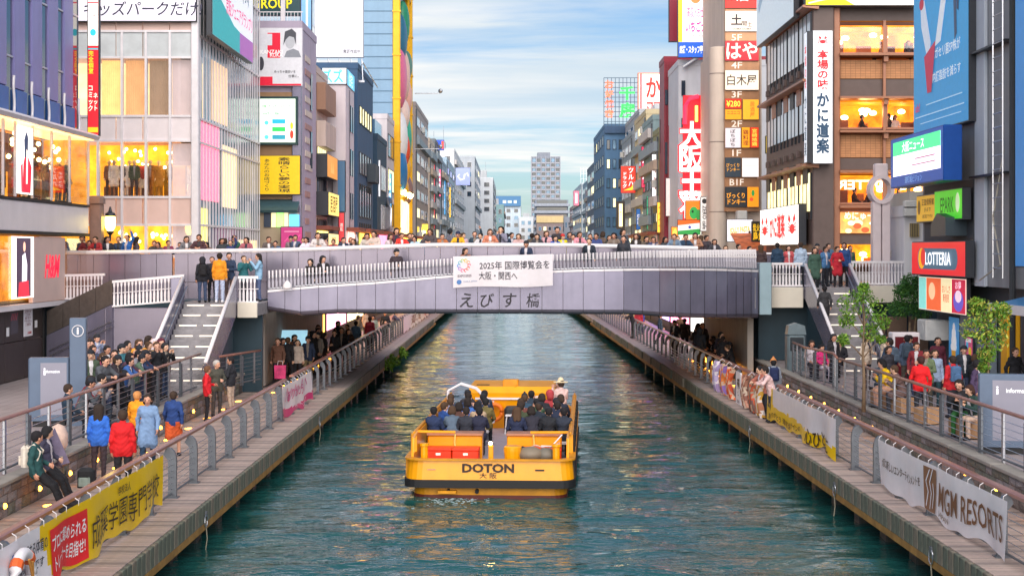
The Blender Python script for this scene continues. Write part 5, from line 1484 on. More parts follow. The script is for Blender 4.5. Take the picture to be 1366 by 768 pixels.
SS = [(967.5, 1013, -24, 11, '#d8261c', [('t', '酒', 0, 0, .8, .8, '#ffffff')], 'red tenant sign at the top of the stack'),
      (967.5, 1012, 15, 42, '#ecd9c8', [('t', '土', -.35, .1, .7, .7, '#28242a', {'b': .03}), ('t', '間', .15, -.15, .35, .3, '#28242a'), ('t', '土', .5, -.2, .3, .3, '#28242a'), ('t', 'DOMA DOMA', 0, -.5, 1.2, .12, '#58504c')], 'cream tenant sign with inky brush character'),
      (967.5, 1012, 55, 81, '#c41f2c', [('t', 'はや', 0, 0, 2.0, 1.1, '#ffe9dc', {'keep': False, 'b': .02})], 'deep red tenant sign with two white brush characters'),
      (967.5, 1012, 94, 120, '#f2dfc8', [('t', '白木屋', 0, 0, 1.9, .7, '#2a2420', {'keep': False})], 'cream tenant sign with three thin dark characters'),
      (967.5, 989, 132, 145, '#d8341c', [('t', '¥280', 0, 0, .9, .4, '#ffe24a')], 'small red price sign over an orange one'),
      (967.5, 989, 146, 159.5, '#f29a1c', [('t', 'ニコニコ', 0, .1, .8, .2, '#a8341c')], 'small orange sign under the red price sign'),
      (991, 1012, 133, 159.5, '#f2a52a', [('t', '居\n酒\n屋', .1, 0, .3, 1.0, '#c8601c')], 'orange tenant sign beside the red price sign'),
      (967.5, 988, 171, 197, '#d6cdd2', [('t', 'ぼ\nち\nぼ\nち', 0, 0, .4, 1.1, '#2a2428')], 'pale grey tenant sign with brush writing'),
      (989.5, 1000, 170, 197, '#f29a20', [('t', '鶏\n料\n理', 0, 0, .35, 1.0, '#7a3410')], 'slim orange tenant sign with dark characters'),
      (1001, 1012, 170, 197, '#d8401c', [('t', '宮\n崎\n地\n鶏', 0, 0, .35, 1.1, '#ffd24a')], 'slim red tenant sign with yellow characters'),
      (967.5, 988, 210.5, 236, '#2c3640', [('t', 'びっくり\nドンキー', 0, 0, .85, .55, '#e8a030')], 'dark tenant sign with small amber writing'),
      (990, 1012, 211, 236, '#ece4e2', [('r', 0, .1, .9, .02, '#b9aeb0')], 'blank white tenant sign'),
      (967.5, 996, 249.5, 276, '#26292e', [('t', 'びっくり\nドンキー', 0, -.1, 1.2, .85, '#f2a02a', {'b': .02})], 'black tenant sign with large amber writing'),
      (997, 1012, 249.5, 276, '#f0921e', [('d', 0, .25, .1, .2, '#2f8a40'), ('d', -.1, -.15, .12, .12, '#e0482a')], 'orange tenant sign with a green leaf')]
for (a, b, c, d, bgc, it, lab) in SS:
    fsign('tenant_sign', lab + ' on the beige tower', a, b, c, d, 96.25, bgc, (lambda it: (lambda w_, h_: it))(it), .75, .1, group='tenant signs on the beige tower', rim=.02)
for (py, s) in ((50, '5F'), (87, '4F'), (126, '3F'), (165, '2F'), (204, '1F'), (243, 'B1F')):
    lt_ = part(AA, 'lettering', text_mesh(s, .9, .42, .01), C('#e8d8c8', .3))
    lt_.location = Vector((WX(983, 96.3), 96.38, WZ(py, 96.3))) - AA.location
fsign('shop_sign', 'tilted white lit sign with yellow letters under the tenant tower', 970, 1004, 293, 322, 92, '#e9ecf4', lambda w_, h_: [('t', 'JOLLY PASTA', 0, 0, w_ * .8, h_ * .34, '#e8c01c', {'b': .03, 'keep': False, 'rot': -.1}), ('d', w_ * .38, -h_ * .08, .07, .09, '#3a3028')], .7, .2)
fsign('shop_sign', 'black sign with yellow characters beside the crab restaurant', 1003.5, 1019, 296, 322, 90, '#231f14', lambda w_, h_: [('t', '炭火焼', 0, h_ * .2, w_ * .9, h_ * .42, '#f2c01c', {'keep': False}), ('t', '鳥貴', 0, -h_ * .22, w_ * .9, h_ * .42, '#f2c01c', {'keep': False})], .8, .2)
part(AA, 'awning', MB().prism([(88, 5.9), (92, 7.0), (92, 7.1), (88, 6.0)], 'x', WX(975, 92), WX(1020, 90)), M('striped_awning', '#c8683a', .7, 0, .5, 1.5, 0., streak=1.))
part(AA, 'air_conditioner', MB().cbox(WX(984, 95), WX(997, 95), 95, 96, WZ(292, 95), WZ(281, 95), .05), m_ac)
# ------------------------------------------------------------------ crab restaurant on the south side
YK = 75.0
XK = WX(1085, 74)
K_ = thing('crab_restaurant', 'brown crab restaurant with orange lit dining rooms and timber ledges', 'building', (18, 80, 4.4))
m_tile = M('brown_tile', '#c48a5c', .6, 0, .12, 2., .1, kind='grid', bs=2.)
m_bronze = M('bronze_trim', '#a5745c', .4, .2, .1, 2.)
m_kdark = M('dark_band', '#5f504c', .5, 0, .1, 2.)
def zk(py):
    return WZ(py, YK)
XK1 = WX(1110, YK)
part(K_, 'core', MB().box(XK + .9, 30, YK + 2.6, 88, 4.4, 19.3), m_kdark)
part(K_, 'corner_pier', MB().cbox(XK + .05, XK1 - .02, YK - .6, YK + 2.5, 4.4, 19.2, .05), m_kdark)
part(K_, 'corner_pier', MB().cbox(XK1, XK1 + .35, YK - .3, YK + .3, 4.4, 19.2, .05), m_bronze)
bands = [(350, 326, None), (326, 312, m_kdark), (284, 270, m_bronze), (226, 211, m_kdark), (210, 180, m_tile), (128, 106, m_kdark), (105, 80, m_tile), (28, 10, m_kdark), (10, 0, m_cream)]
for (a, b, m) in bands:
    if m:
        part(K_, 'wall_band', MB().box(XK1 + .3, 28, YK + .05, YK + .45, zk(a), zk(b)), m)
for (a, b) in ((70, 35), (170, 135), (270, 235), (350, 326)):
    part(K_, 'interior', MB().box(XK1 + .3, 28, YK + 2.3, YK + 2.4, zk(a), zk(b)), m_orange)
    part(K_, 'ceiling', MB().box(XK1 + .3, 28, YK + .2, YK + 2.3, zk(b) - .03, zk(b) + .05), m_orange)
    part(K_, 'sill', MB().box(XK1 + .3, 28, YK + .0, YK + 2.3, zk(a) - .1, zk(a)), m_bronze)
    for i in range(5):
        x0 = XK1 + .36 + i * 2.36
        part(K_, 'window_pane', MB().box(x0 + .04, x0 + 2.3, YK + .1, YK + .12, zk(a) + .02, zk(b) - .04), m_clear)
        part(K_, 'mullion', MB().box(x0 + 2.3, x0 + 2.4, YK - .05, YK + .3, zk(a), zk(b)), m_bronze)
    for i in range(7):
        x = XK1 + rng.uniform(.6, 5.2)
        z = zk(b) - rng.uniform(.25, .8)
        lp = part(K_, 'pendant_lamp', MB().lathe([(.05, .12), (.17, .07), (.2, -.02), (.14, -.1), (.03, -.12)], (x, YK + rng.uniform(.5, 2.0), z), 10), m_bulb)
    for i in range(5):
        x = XK1 + .5 + i * 1.15 + rng.uniform(-.2, .2)
        part(K_, 'table_screen', MB().cbox(x, x + rng.uniform(.3, .8), YK + 1.2, YK + 1.3, zk(a), zk(a) + rng.uniform(.25, .7), .02), C(['#7a3d18', '#a85a1c', '#5a2c14'][i % 3], .1))
for py in (74, 131, 176, 229, 276):
    part(K_, 'ledge', MB().prism([(YK - .5, zk(py) - .06), (YK + .3, zk(py) - .12), (YK + .3, zk(py) + .12), (YK - .5, zk(py) + .05)], 'x', XK1 + .3, 28), m_bronze)
    part(K_, 'corbel', MB().cbox(WX(1180, YK) - .12, WX(1180, YK) + .12, YK - .35, YK + .1, zk(py) - .35, zk(py) - .05, .02), m_bronze)
part(K_, 'mullion', MB().box(WX(1177.5, YK), WX(1181, YK), YK - .12, YK + .1, zk(330), zk(28)), m_bronze)
for (a, b, s) in ((1112, 1168, 'めにゅー'), (1182, 1206, '特撰'), (1208, 1232, 'かに')):
    x0, x1 = WX(a, YK), WX(b, YK)
    pm = part(K_, 'food_poster', MB().box(x0, x1, YK - .08, YK - .02, zk(311), zk(283)), M('poster_food_%d' % a, '#f08a4a', .4, 0, .6, 1.6, 0., emit=.8))
    rr_ = np.random.default_rng(a)
    for q in range(7):
        cx, cy, r_ = rr_.uniform(x0 + .2, x1 - .2), rr_.uniform(zk(309), zk(288)), rr_.uniform(.1, .28)
        part(K_, 'printed_dot', flat([(p[0], p[1]) for p in disc_pts(cx, cy, r_, r_ * .7)], YK - .082 - q * .003), C(['#ffd9a0', '#e8502a', '#fff0d8', '#f4b04a'][q % 4], .7))
    lt_ = part(K_, 'lettering', text_mesh(s, min(1.6, (x1 - x0) * .7), .4, .02), C('#fff4dc', .5))
    lt_.location = Vector(((x0 + x1) / 2 + .2, YK - .12, zk(288))) - K_.location
# mirrored burger-shop lettering behind the second floor glass
me = text_mesh('LOTTERIA', 3.6, .5, .03, False)
for v in me.vertices:
    v.co.x *= -1
lt_ = part(K_, 'lettering', me, C('#ffe9c8', 1.2))
lt_.location = Vector((WX(1146, YK + .3), YK + .4, zk(246))) - K_.location
# canal side of the restaurant
for (a, b, kind) in ((15.2, 17.9, 'g'), (11.6, 14.2, 'g'), (7.6, 9.9, 'l')):
    for i in range(4):
        y0 = YK - .4 + i * 3.2
        for j in range(3):
            part(K_, 'window_pane', MB().box(XK - .02, XK + .05, y0 + j * .98 + .06, y0 + j * .98 + .92, a + .4, b), M('sky_reflection_glass', '#cfdbe4', .1, 0, .1, .6, 0., spec=.9) if kind == 'g' else m_litwin)  # pale sky reflection put into the pane colour
            part(K_, 'mullion', MB().box(XK - .04, XK + .05, y0 + j * .98 - .04, y0 + j * .98 + .04, a, b), m_dframe)
part(K_, 'side_wall', MB().box(XK + .06, XK + .88, YK - .5, 88, 4.4, 19.2), m_kdark)
for z in (10.25, 14.45, 18.1):
    part(K_, 'ledge', MB().prism([(XK - .5, z - .05), (XK + .3, z - .14), (XK + .3, z + .14), (XK - .5, z + .06)], 'y', YK - .9, 88), m_bronze)
for z in (10.9, 15.0):
    for i in range(7):
        part(K_, 'planter_box', MB().cbox(XK - .2, XK - .02, YK + .3 + i * 1.85, YK + .7 + i * 1.85, z - .1, z + .25, .04), m_kdark)
        part(K_, 'shutter_panel', MB().box(XK - .06, XK + .04, YK + .2 + i * 1.85, YK + 1.3 + i * 1.85, z - 1.5, z - .4), m_bronze if i % 2 else m_dframe)
crab_ = lambda cx, cy, s, c: [('d', cx, cy, s * .42, s * .3, c)] + [('s', [(cx + sg * s * .3, cy + k * s * .12), (cx + sg * s * .6, cy + s * (.15 + k * .22)), (cx + sg * s * .75, cy + s * (-.15 + k * .3))], s * .1, c) for sg in (-1, 1) for k in (-1, 0, 1)] + [('p', [(cx + sg * s * .3, cy + s * .35), (cx + sg * s * .65, cy + s * .55), (cx + sg * s * .5, cy + s * .95), (cx + sg * s * .2, cy + s * .6)], c) for sg in (-1, 1)]
def crab(cx, cy, s, c, kx=1.):
    g_ = []
    for it in crab_(0, 0, s, c):
        if it[0] == 'd':
            g_.append(('d', cx, cy, it[3] * kx, it[4], c))
        else:
            g_.append((it[0], [(cx + p[0] * kx, cy + p[1]) for p in it[1]]) + it[2:])
    return g_
ks = fsign('vertical_sign', 'tall white sign with red emblem and red over black brush characters', 1085, 1110, 42, 217, YK - 1.2, '#f6f8fb', lambda w_, h_: crab(.0, h_ * .42, .32, '#d82430') + [
    ('t', '本\n場\nの\n味', 0, h_ * .21, w_ * .62, h_ * .3, '#d82430', {'b': .03, 'keep': False}), ('t', 'か\nに\n道\n楽', 0, -h_ * .2, w_ * .72, h_ * .46, '#24405a', {'b': .04, 'keep': False})], .75, .5, side='#d9dde4')
sign('vertical_sign', 'canal facing side of the tall white crab restaurant sign', (XK - .35, YK - .85, ks.location.z), .7, ks.location.z and 6.4, ROT['W'], '#e6eef6', [('t', '本\n場\nの\n味', 0, 1.5, .4, 2.2, '#d85060', {'keep': False}), ('t', 'か\nに\n道\n楽', 0, -1.4, .45, 3, '#24405a', {'keep': False})], .3, .6)
side_sign('fascia_sign', 'long white lit sign with red characters between two red crabs', 'W', XK - .1, 75.2, 86.8, 6.35, 8.35, '#fff8f4', crab(-4.2, -.2, .85, '#d8242c', 1.9) + crab(4.2, -.2, .85, '#d8242c', 1.9) + [('t', 'かに道楽', 0, 0, 4.6, 1.4, '#d8242c', {'b': .04, 'keep': False})], 1.3, .4)
side_sign('roof_billboard', 'pale blue painted roof billboard over the canal side of the crab restaurant', 'W', XK - .3, 76, 87.5, 17.9, 24, '#cfdfe8', [('s', [(-5, -1), (-2, .5), (0, -.6), (3, 1), (5, 0)], .8, '#9ab4c8'), ('s', [(-5, 1.2), (-1, 2), (2, 1.4), (5, 2.4)], .7, '#e8f0f4'), ('p', [(-5.7, 3), (-5.7, .5), (-4.4, 1.5), (-3, 3)], '#f4c81c')], .35, .3)
fsign('roof_billboard', 'cream roof billboard with yellow rays over the front of the crab restaurant', 1075, 1236, -40, 7, YK - .9, '#efe9da', lambda w_, h_: [('p', [(-w_ * .5, -h_ * .5), (-w_ * .1, -h_ * .5), (-w_ * .3, -h_ * .1), (-w_ * .5, h_ * .1)], '#f7d018'), ('s', [(-w_ * .48, -h_ * .45), (-w_ * .3, -h_ * .3), (-w_ * .2, -h_ * .25)], .1, '#fff6c0')], .5, .4)
for (a, c, d, s, bgc, tcl) in ((1026, 62, 84, '飯', '#f0e9d8', '#d8402c'), (1027, 122, 144, 'たこ', '#e9f0d0', '#3a4a3c'), (1025, 182, 204, '焼', '#f7d81c', '#fff8d8')):
    fsign('projecting_sign', {62: 'small red and cream projecting sign high by the crab restaurant', 122: 'small pale green projecting sign by the crab restaurant', 182: 'small bright yellow projecting sign low by the crab restaurant'}[c], a - 3, a + 9, c, d, 88.4, bgc, (lambda s, tcl: (lambda w_, h_: [('t', s, 0, 0, w_ * .8, h_ * .7, tcl)]))(s, tcl), .9, .2)

# ------------------------------------------------------------------ burger shop block on the south terrace
XR_ = 14.8
G_ = thing('burger_shop_building', 'grey building hung with billboards over the south terrace', 'building', (17.5, 47, ZT))
m_gwall = M('weathered_grey_wall', '#8f9298', .6, .1, .2, 1., .1, streak=.6)
part(G_, 'wall', MB().box(XR_, 26, 36, 54, 4.9, 19), m_gwall)
part(G_, 'ground_floor', MB().box(XR_ + .5, 26, 36, 54, ZT, 4.9), M('dark_shop_wall', '#454a50', .5, 0, .15, 2.))
part(G_, 'pier', MB().cbox(XR_ - .12, XR_ - .005, 46.6, 47.6, 4.9, 19, .02), M('pale_pier', '#b9c2d0', .5, 0, .1, 1.5, 0., streak=.5))
part(G_, 'dark_bay', MB().box(XR_ - .06, XR_ - .005, 47.9, 53.6, 5.0, 8.3), C('#3c4148', 0, .6))
for z in np.arange(5.5, 19, .42):
    part(G_, 'ladder_rung', MB().tube([(XR_ - .3, 44.3, z), (XR_ - .3, 45.2, z)], .018, 5), m_steel)
for y in (44.3, 45.2):
    part(G_, 'ladder_rail', MB().tube([(XR_ - .3, y, 5.2), (XR_ - .3, y, 19)], .025, 5), m_steel)
for z in (8.3, 12.2, 15.8):
    part(G_, 'pipe_bracket', MB().box(XR_ - .3, XR_, 44.2, 47.6, z, z + .06), m_dframe)
part(G_, 'vertical_pipe', MB().tube([(XR_ - .15, 43.9, 2), (XR_ - .15, 43.9, 19)], .09, 8), C('#30343a', 0, .5))
part(G_, 'cable', MB().tube([(XR_ - .2, 44.5, 9), (XR_ - .3, 45.2, 7), (XR_ - .2, 44.8, 5.6), (XR_ - .3, 46.5, 5.1)], .025, 5), C('#b9b4a8', 0, .6))
part(G_, 'canopy', MB().prism([(XR_ - 1.3, 4.35), (XR_ + .4, 4.62), (XR_ + .4, 4.9), (XR_ - 1.3, 4.5)], 'y', 37, 42.2), C('#3f86c0', 0, .4))
part(G_, 'canopy_edge', MB().box(XR_ - 1.4, XR_ - 1.3, 37, 42.25, 4.3, 4.55), m_white)
part(G_, 'yellow_column', MB().cbox(XR_ - .3, XR_ + .1, 43.9, 44.5, ZT, 4.3, .03), C('#f2b21c', 0, .4))
part(G_, 'roller_panel', MB().cbox(XR_ + .2, XR_ + .48, 47.2, 50.2, ZT, 3.9, .02), C('#8c99a8', 0, .4, .2))
part(G_, 'glazing', MB().box(XR_ + .3, XR_ + .48, 38.5, 43.8, ZT + .3, 4.2), m_dglass)
part(G_, 'air_conditioner', MB().cbox(XR_ - .4, XR_ + .45, 52.2, 53.3, 2.9, 3.6, .04).lathe([(.24, 0), (.24, .02)], (XR_ - .41, 52.7, 3.25), 12, 0, 'x'), m_ac)
part(G_, 'exhaust_hood', MB().prism([(48.6, 6.5), (48.6, 7.1), (49.6, 7.25), (50.3, 6.9), (50.3, 6.5)], 'x', XR_ - .75, XR_ - .01), C('#44525c', 0, .4, .4))
part(G_, 'small_window', MB().cbox(XR_ - .1, XR_ - .062, 51.6, 52.4, 6.55, 7.0, .01), m_alu)
side_sign('billboard', 'tall sky blue drink billboard on the grey building', 'W', XR_ - .05, 47.45, 53.9, 10.15, 17.2, '#1d9ad8', [
    ('p', [(.3, 3.5), (1.5, 3.5), (2.2, 3.0), (2.0, 1.9), (1.1, 1.8)], '#3d4a66'), ('p', [(1.5, 1.9), (1.9, 1.9), (2.0, -.6), (1.75, -.8)], '#46546e'), ('p', [(2.0, 2.2), (2.4, 2.1), (2.2, .1), (2.0, .2)], '#3d4a66'),
    ('p', [(-2.3, 1.0), (-1.8, 1.1), (-1.0, -.5), (-1.3, -1.2), (-2.2, .2)], '#d8e2f0'), ('p', [(.4, 1.2), (.9, .9), (.2, -.6), (-.5, -.7)], '#e4ebf4'), ('d', -2.15, 1.0, .28, .2, '#c8384a'), ('d', .65, 1.1, .28, .2, '#2c3a68'), ('p', [(-1.8, -.9), (-.4, -.5), (-.9, -2.2), (-1.4, -2.2)], '#c83a56'),
    ('t', '君と、つづく。', -1.0, 2.4, 2.6, .3, '#e8f6fc'), ('t', 'ガセリ菌SP株が', 1.0, -.95, 2.9, .38, '#f2fbff'), ('t', '内臓脂肪を減らす', .9, -1.75, 3.2, .36, '#f2fbff'), ('t', 'ab!', -2.6, -2.6, .7, .3, '#e83a6a'), ('r', 0, -2.95, 5.8, .04, '#bfe4f6'), ('r', .6, -2.6, 4.2, .04, '#bfe4f6'), ('r', .2, -3.2, 4.8, .03, '#bfe4f6')], .3, .3)
side_sign('screen', 'blue cased news screen glowing green white and pink', 'W', XR_ - .6, 47.3, 53.8, 8.28, 9.95, '#1458b8', [
    ('r', .05, .12, 5.9, 1.2, '#fdf2ff', {'e': 1.5}), ('r', .05, .48, 5.9, .48, '#4ed88a', {'e': 1.2}), ('t', '大阪ニュース', -.3, .48, 2.8, .36, '#ffffff', {'e': 1.6}), ('r', 1.2, .0, 2.4, .05, '#e8a0c0'), ('r', 1.0, -.2, 2.9, .05, '#e8b0c8'), ('t', '道頓堀ビジョン', -.2, -.66, 2.2, .24, '#9ac4f4')], .35, .6, side='#1450a8')
side_sign('menu_sign', 'yellow sign with brown writing beside the green sign', 'W', XR_ - .1, 51.0, 53.9, 7.05, 7.95, '#e8b428', [('t', '正面情報館', 0, .22, 1.6, .24, '#5a3a14'), ('d', -1.1, .05, .18, .26, '#7a5a28'), ('d', 1.1, .05, .18, .3, '#7a5a28'), ('t', '5F 6F 7F', 0, -.05, 1.1, .14, '#6a4a1c'), ('t', '道頓堀プラザ1F', 0, -.28, 1.6, .14, '#6a4a1c')], .5, .15)
side_sign('shop_sign', 'vivid green box sign with dark lettering', 'W', XR_ - .15, 47.8, 50.9, 7.05, 8.0, '#4fd82c', [('t', 'EPARK', -.1, 0, 1.5, .5, '#2a6a1c', {'keep': False}), ('d', 1.1, .05, .22, .32, '#d8f0c0')], .6, .3)
lo = side_sign('shop_sign', 'red burger shop sign with white capitals in a steel inset', 'W', XR_ - .2, 47.3, 53.6, 5.2, 6.3, '#e01f26', [('p', [(-2.2, -.36)] + disc_pts(2.0, 0, .36, .36, 8, -PI / 2, PI / 2) + disc_pts(-2.0, 0, .36, .36, 8, PI / 2, 3 * PI / 2), '#4a6478'), ('d', -1.85, 0, .42, .36, '#f2a81c'), ('d', -1.65, .05, .3, .3, '#d8362a')], .8, .3)
obj('lettering', text_mesh('LOTTERIA', 3.0, .44, .012, False), C('#fdfeff', .6), lo, (.25, -.05, 0))
side_sign('menu_board', 'lit menu board of orange and red food posters', 'W', XR_ - .1, 48, 53.6, 3.95, 5.1, '#f6ead8', [
    ('r', -2.3, 0, .9, 1.1, '#8ad8d0'), ('r', -.9, 0, 1.8, 1.1, '#f06a3a'), ('d', -1.1, .1, .4, .3, '#f8c89a'), ('r', .6, 0, 1.2, 1.1, '#fbe9b8'), ('t', 'おいしさ\n新発見', .6, .05, .9, .7, '#c84a1c'), ('r', 2.0, 0, 1.5, 1.1, '#c82848'), ('d', 2.0, -.15, .55, .35, '#6a5ac0'), ('d', 2.0, .0, .35, .2, '#f0d0e0'), ('t', 'お得', 2.0, .36, .8, .26, '#ffe0f0')], .8, .15)
side_sign('billboard', 'bright blue billboard with white slashes at the end of the grey building', 'W', XR_ - .9, 36, 40.5, 5.6, 18, '#2c86d0', [('s', [(1.6, z), (2.3, z + .9)], .1, '#c8e4f8') for z in (-3, -1, .6, 1.6)] + [('p', [(-1, 5), (3, 5), (3, 2.8), (1, 4)], '#c4d4ec')], .3, .3, side='#1c2c40')
# ice cream poster, fridge and odds and ends on the terrace frontage
side_sign('poster', 'blue ice cream poster with a white swirl in a cone', 'W', XR_ + .3, 50.4, 51.6, 1.95, 3.75, '#3f9ad8', [('d', 0, .1, .3, .26, '#f4f2f4'), ('d', 0, .34, .24, .22, '#fbf9fa'), ('d', .02, .56, .15, .16, '#f4f2f4'), ('d', 0, -.1, .34, .18, '#fbf9fa'), ('p', [(-.24, -.22), (.24, -.22), (.16, -.85), (-.16, -.85)], '#e8a83a')], .25, .06)
side_sign('poster', 'small bright pink and blue flyer on the grey roller panel', 'W', XR_ + .1, 48.4, 49.2, 2.5, 3.2, '#e05a8a', [('d', -.15, .1, .14, .14, '#58c0e8'), ('d', .15, -.1, .16, .14, '#f2d03a'), ('r', 0, .25, .6, .12, '#fff0f4')], .2, .03)
fr = thing('drinks_fridge', 'white framed drinks fridge with red posters beside the south stairs', 'fridge', (WX(1206, 50), 50, ZT))
obj('cabinet', MB().cbox(-.45, .45, -.3, .3, 0, 1.75, .03), m_white, fr)
obj('door', MB().box(-.38, .38, -.33, -.305, .15, 1.62), C('#5a1f26', .1, .2), fr)
obj('poster', flat([(-.1, .4), (.3, .4), (.3, 1.3), (-.1, 1.3)], -.34), C('#e0283c', .5), fr)
def flag_post(label, x, y, z, col):
    r = thing('hoarding_panel', label, 'hoarding', (x, y, z))
    return r
hb = thing('timber_hoarding', 'brown panel hoarding below the bush beside the south stairs', 'hoarding', (WX(1196, 57.5), 57.5, ZT))
for i in range(3):
    obj('panel', MB().cbox(-1.2 + i * .82, -.4 + i * .82 - .02, -.03, .03, 0, 1.95, .01), M('tan_board', '#6b5648', .6, 0, .15, 3.), hb)
for i in range(4):
    obj('post', MB().cbox(-1.26 + i * .82, -1.2 + i * .82, -.06, .04, 0, 2.1, .01), m_dframe, hb)

# small white annexe between the crab restaurant and the burger block
AN = building('annexe', 'small white annexe with barred window and wires beside the utility pole', WX(1206, 60), WX(1262, 60), 60, 64, WZ(289, 60), wall('#d4d4da'), z0=4.4)
part(AN, 'barred_window', MB().box(WX(1214, 59.9), WX(1226, 59.9), 59.88, 59.99, WZ(316, 60), WZ(298, 60)), C('#8a7a58', .2))
for i in range(5):
    part(AN, 'bar', MB().box(WX(1215 + i * 2.3, 59.8), WX(1215.6 + i * 2.3, 59.8), 59.82, 59.87, WZ(316, 60), WZ(298, 60)), m_dframe)
for k, (a, b) in enumerate(((278, 288), (268, 276))):
    part(AN, 'meter_box', MB().cbox(WX(1208, 59.5), WX(1230, 59.5), 59.6, 59.98, WZ(b, 60), WZ(a, 60), .03), m_ac)
part(AN, 'upper_wall', MB().box(WX(1214, 60), WX(1262, 60), 60.05, 63.9, WZ(289, 60), WZ(255, 60)), wall('#b9b4ac'))
# monument pole and utility pole
mp = thing('steel_monument', 'lavender steel monument post with a ring head at the south bridge end', 'monument', (WX(1174.5, 61), 61, 4.6))
obj('shaft', MB().cbox(-.35, -.02, -.25, .25, 0, 3.4, .03).cbox(.02, .35, -.25, .25, 0, 3.4, .03), M('lavender_steel', '#ddd0d4', .45, .15, .08, 1.5), mp)
q = [(.42 * math.cos(a), 0, 3.75 + .55 * math.sin(a)) for a in np.linspace(0, 2 * PI, 21)]
ring = MB()
for i in range(20):
    a0, a1 = 2 * PI * i / 20, 2 * PI * (i + 1) / 20
    vs = []
    for a in (a0, a1):
        for rr2 in (.36, .5):
            for y in (-.32, .32):
                vs.append((rr2 * math.cos(a), y, 3.9 + rr2 * 1.2 * math.sin(a)))
    ring.add(vs, [(0, 1, 5, 4), (2, 6, 7, 3), (0, 4, 6, 2), (1, 3, 7, 5)])
obj('ring_head', ring, M('lavender_steel', '#ddd0d4'), mp)
obj('lamp_head', MB().cbox(-.26, .26, -.22, .22, 4.34, 4.95, .04), M('lavender_steel', '#ddd0d4'), mp)
up = thing('utility_pole', 'thin tan utility pole with small lamps before the crab restaurant', 'pole', (WX(1212, 62), 62, 4.5))
obj('mast', MB().tube([(0, 0, 0), (0, 0, 6.1)], .1, 8, r1=.07), M('tan_pole', '#a58e62', .6), up)
obj('lamp', MB().tube([(0, 0, 5.6), (.3, -.1, 5.75)], .03, 5).cbox(.25, .45, -.2, 0, 5.7, 5.8, .02), m_white, up)
obj('cable_box', MB().cbox(-.2, -.08, -.15, .1, 1.2, 2.0, .02), m_dframe, up)

# ------------------------------------------------------------------ information boards
def info_board(label, x, y, rotz, tall, w_=1.35):
    r = thing('information_board', label, 'sign', (x, y, ZT), rotz, 'information boards')
    m_b = M('slate_blue_steel', '#5b6b82', .4, .3, .08, 2.)
    obj('board', MB().cbox(-w_ / 2, w_ / 2, -.16, .16, .15, 1.75, .03), m_b, r)
    obj('plinth', MB().cbox(-w_ / 2 + .1, w_ / 2 - .1, -.12, .12, 0, .16, .01), m_black, r)
    obj('panel', flat([(-w_ / 2 + .3, .3), (w_ / 2 - .06, .3), (w_ / 2 - .06, 1.62), (-w_ / 2 + .3, 1.62)], -.165), M('grey_info_panel', '#8c8c9c' if tall else '#4c5360', .3, .2, .08, 1.), r)
    obj('lettering', text_mesh('information', w_ * .38, .1, .015), C('#f0f0f6', .3), r, (w_ * .08, -.17, 1.4))
    obj('lettering', text_mesh('i', .06, .18, .02), C('#f0f0f6', .3), r, (-w_ / 2 + .4, -.17, 1.4))
    if tall:
        obj('pylon', MB().cbox(w_ / 2 + .0, w_ / 2 + .42, -.12, .2, 0, 2.75, .02), m_b, r)
        q = [(w_ / 2 + .21 + .14 * math.cos(a), -.135, 2.42 + .14 * math.sin(a)) for a in np.linspace(0, 2 * PI, 22)]
        obj('emblem_ring', MB().tube(q, .012, 5), m_white, r)
        obj('lettering', text_mesh('i', .08, .18, .03), m_white, r, (w_ / 2 + .21, -.135, 2.42))
    return r
info_board('slate blue information board with tall pylon on the north terrace', WX(66, 38.2), 38.2, .18, True, 1.0)
info_board('dark slate information board at the edge of the south terrace', WX(1352, 33), 33, -.25, False, 1.5)
bl = thing('pay_phone', 'grey steel kiosk cabinet at the foot of the south stairs', 'kiosk', (WX(1061, 56), 56, ZT))
obj('cabinet', MB().cbox(-.35, .35, -.3, .3, 0, 1.35, .06), M('kiosk_steel', '#6f8088', .35, .4), bl)
obj('hood', MB().prism([(-.35, 1.35), (.35, 1.35), (.3, 1.68), (0, 1.78), (-.3, 1.68)], 'y', -.3, .25), M('kiosk_steel', '#6f8088'), bl)
obj('recess', MB().box(-.25, .25, -.32, -.305, .75, 1.25), C('#2a3238', 0, .3), bl)

# ------------------------------------------------------------------ trees and greenery
leafm = [M('leaf_%d' % i, c, .5, 0, .3, 8., 0., spec=.3) for i, c in enumerate(('#5f8a2c', '#7fa23a', '#46702a', '#a8a848', '#2f5a2c', '#3d6b38'))]
barkm = M('bark', '#7a6650', .85, 0, .3, 8., .6)
def leaf_cloud(centres, n, size, mats, seed, flat_=.5):
    r_ = np.random.default_rng(seed)
    mb = MB()
    for _ in range(n):
        c = centres[r_.integers(len(centres))]
        d = r_.normal(0, 1, 3)
        d /= np.linalg.norm(d)
        rr = c[3] * r_.uniform(.2, 1.) ** .6
        p = Vector((c[0] + d[0] * rr, c[1] + d[1] * rr, c[2] + d[2] * rr * .85))
        a = Vector(r_.normal(0, 1, 3)).normalized()
        b = a.cross(Vector(r_.normal(0, 1, 3))).normalized()
        s = size * r_.uniform(.6, 1.3)
        t = a.cross(b) * s * .12
        mb.add([p - a * s, p + b * s * .38 + t, p + a * s, p - b * s * .38 + t], [(0, 1, 2), (0, 2, 3)], int(r_.integers(len(mats))))
    return mb
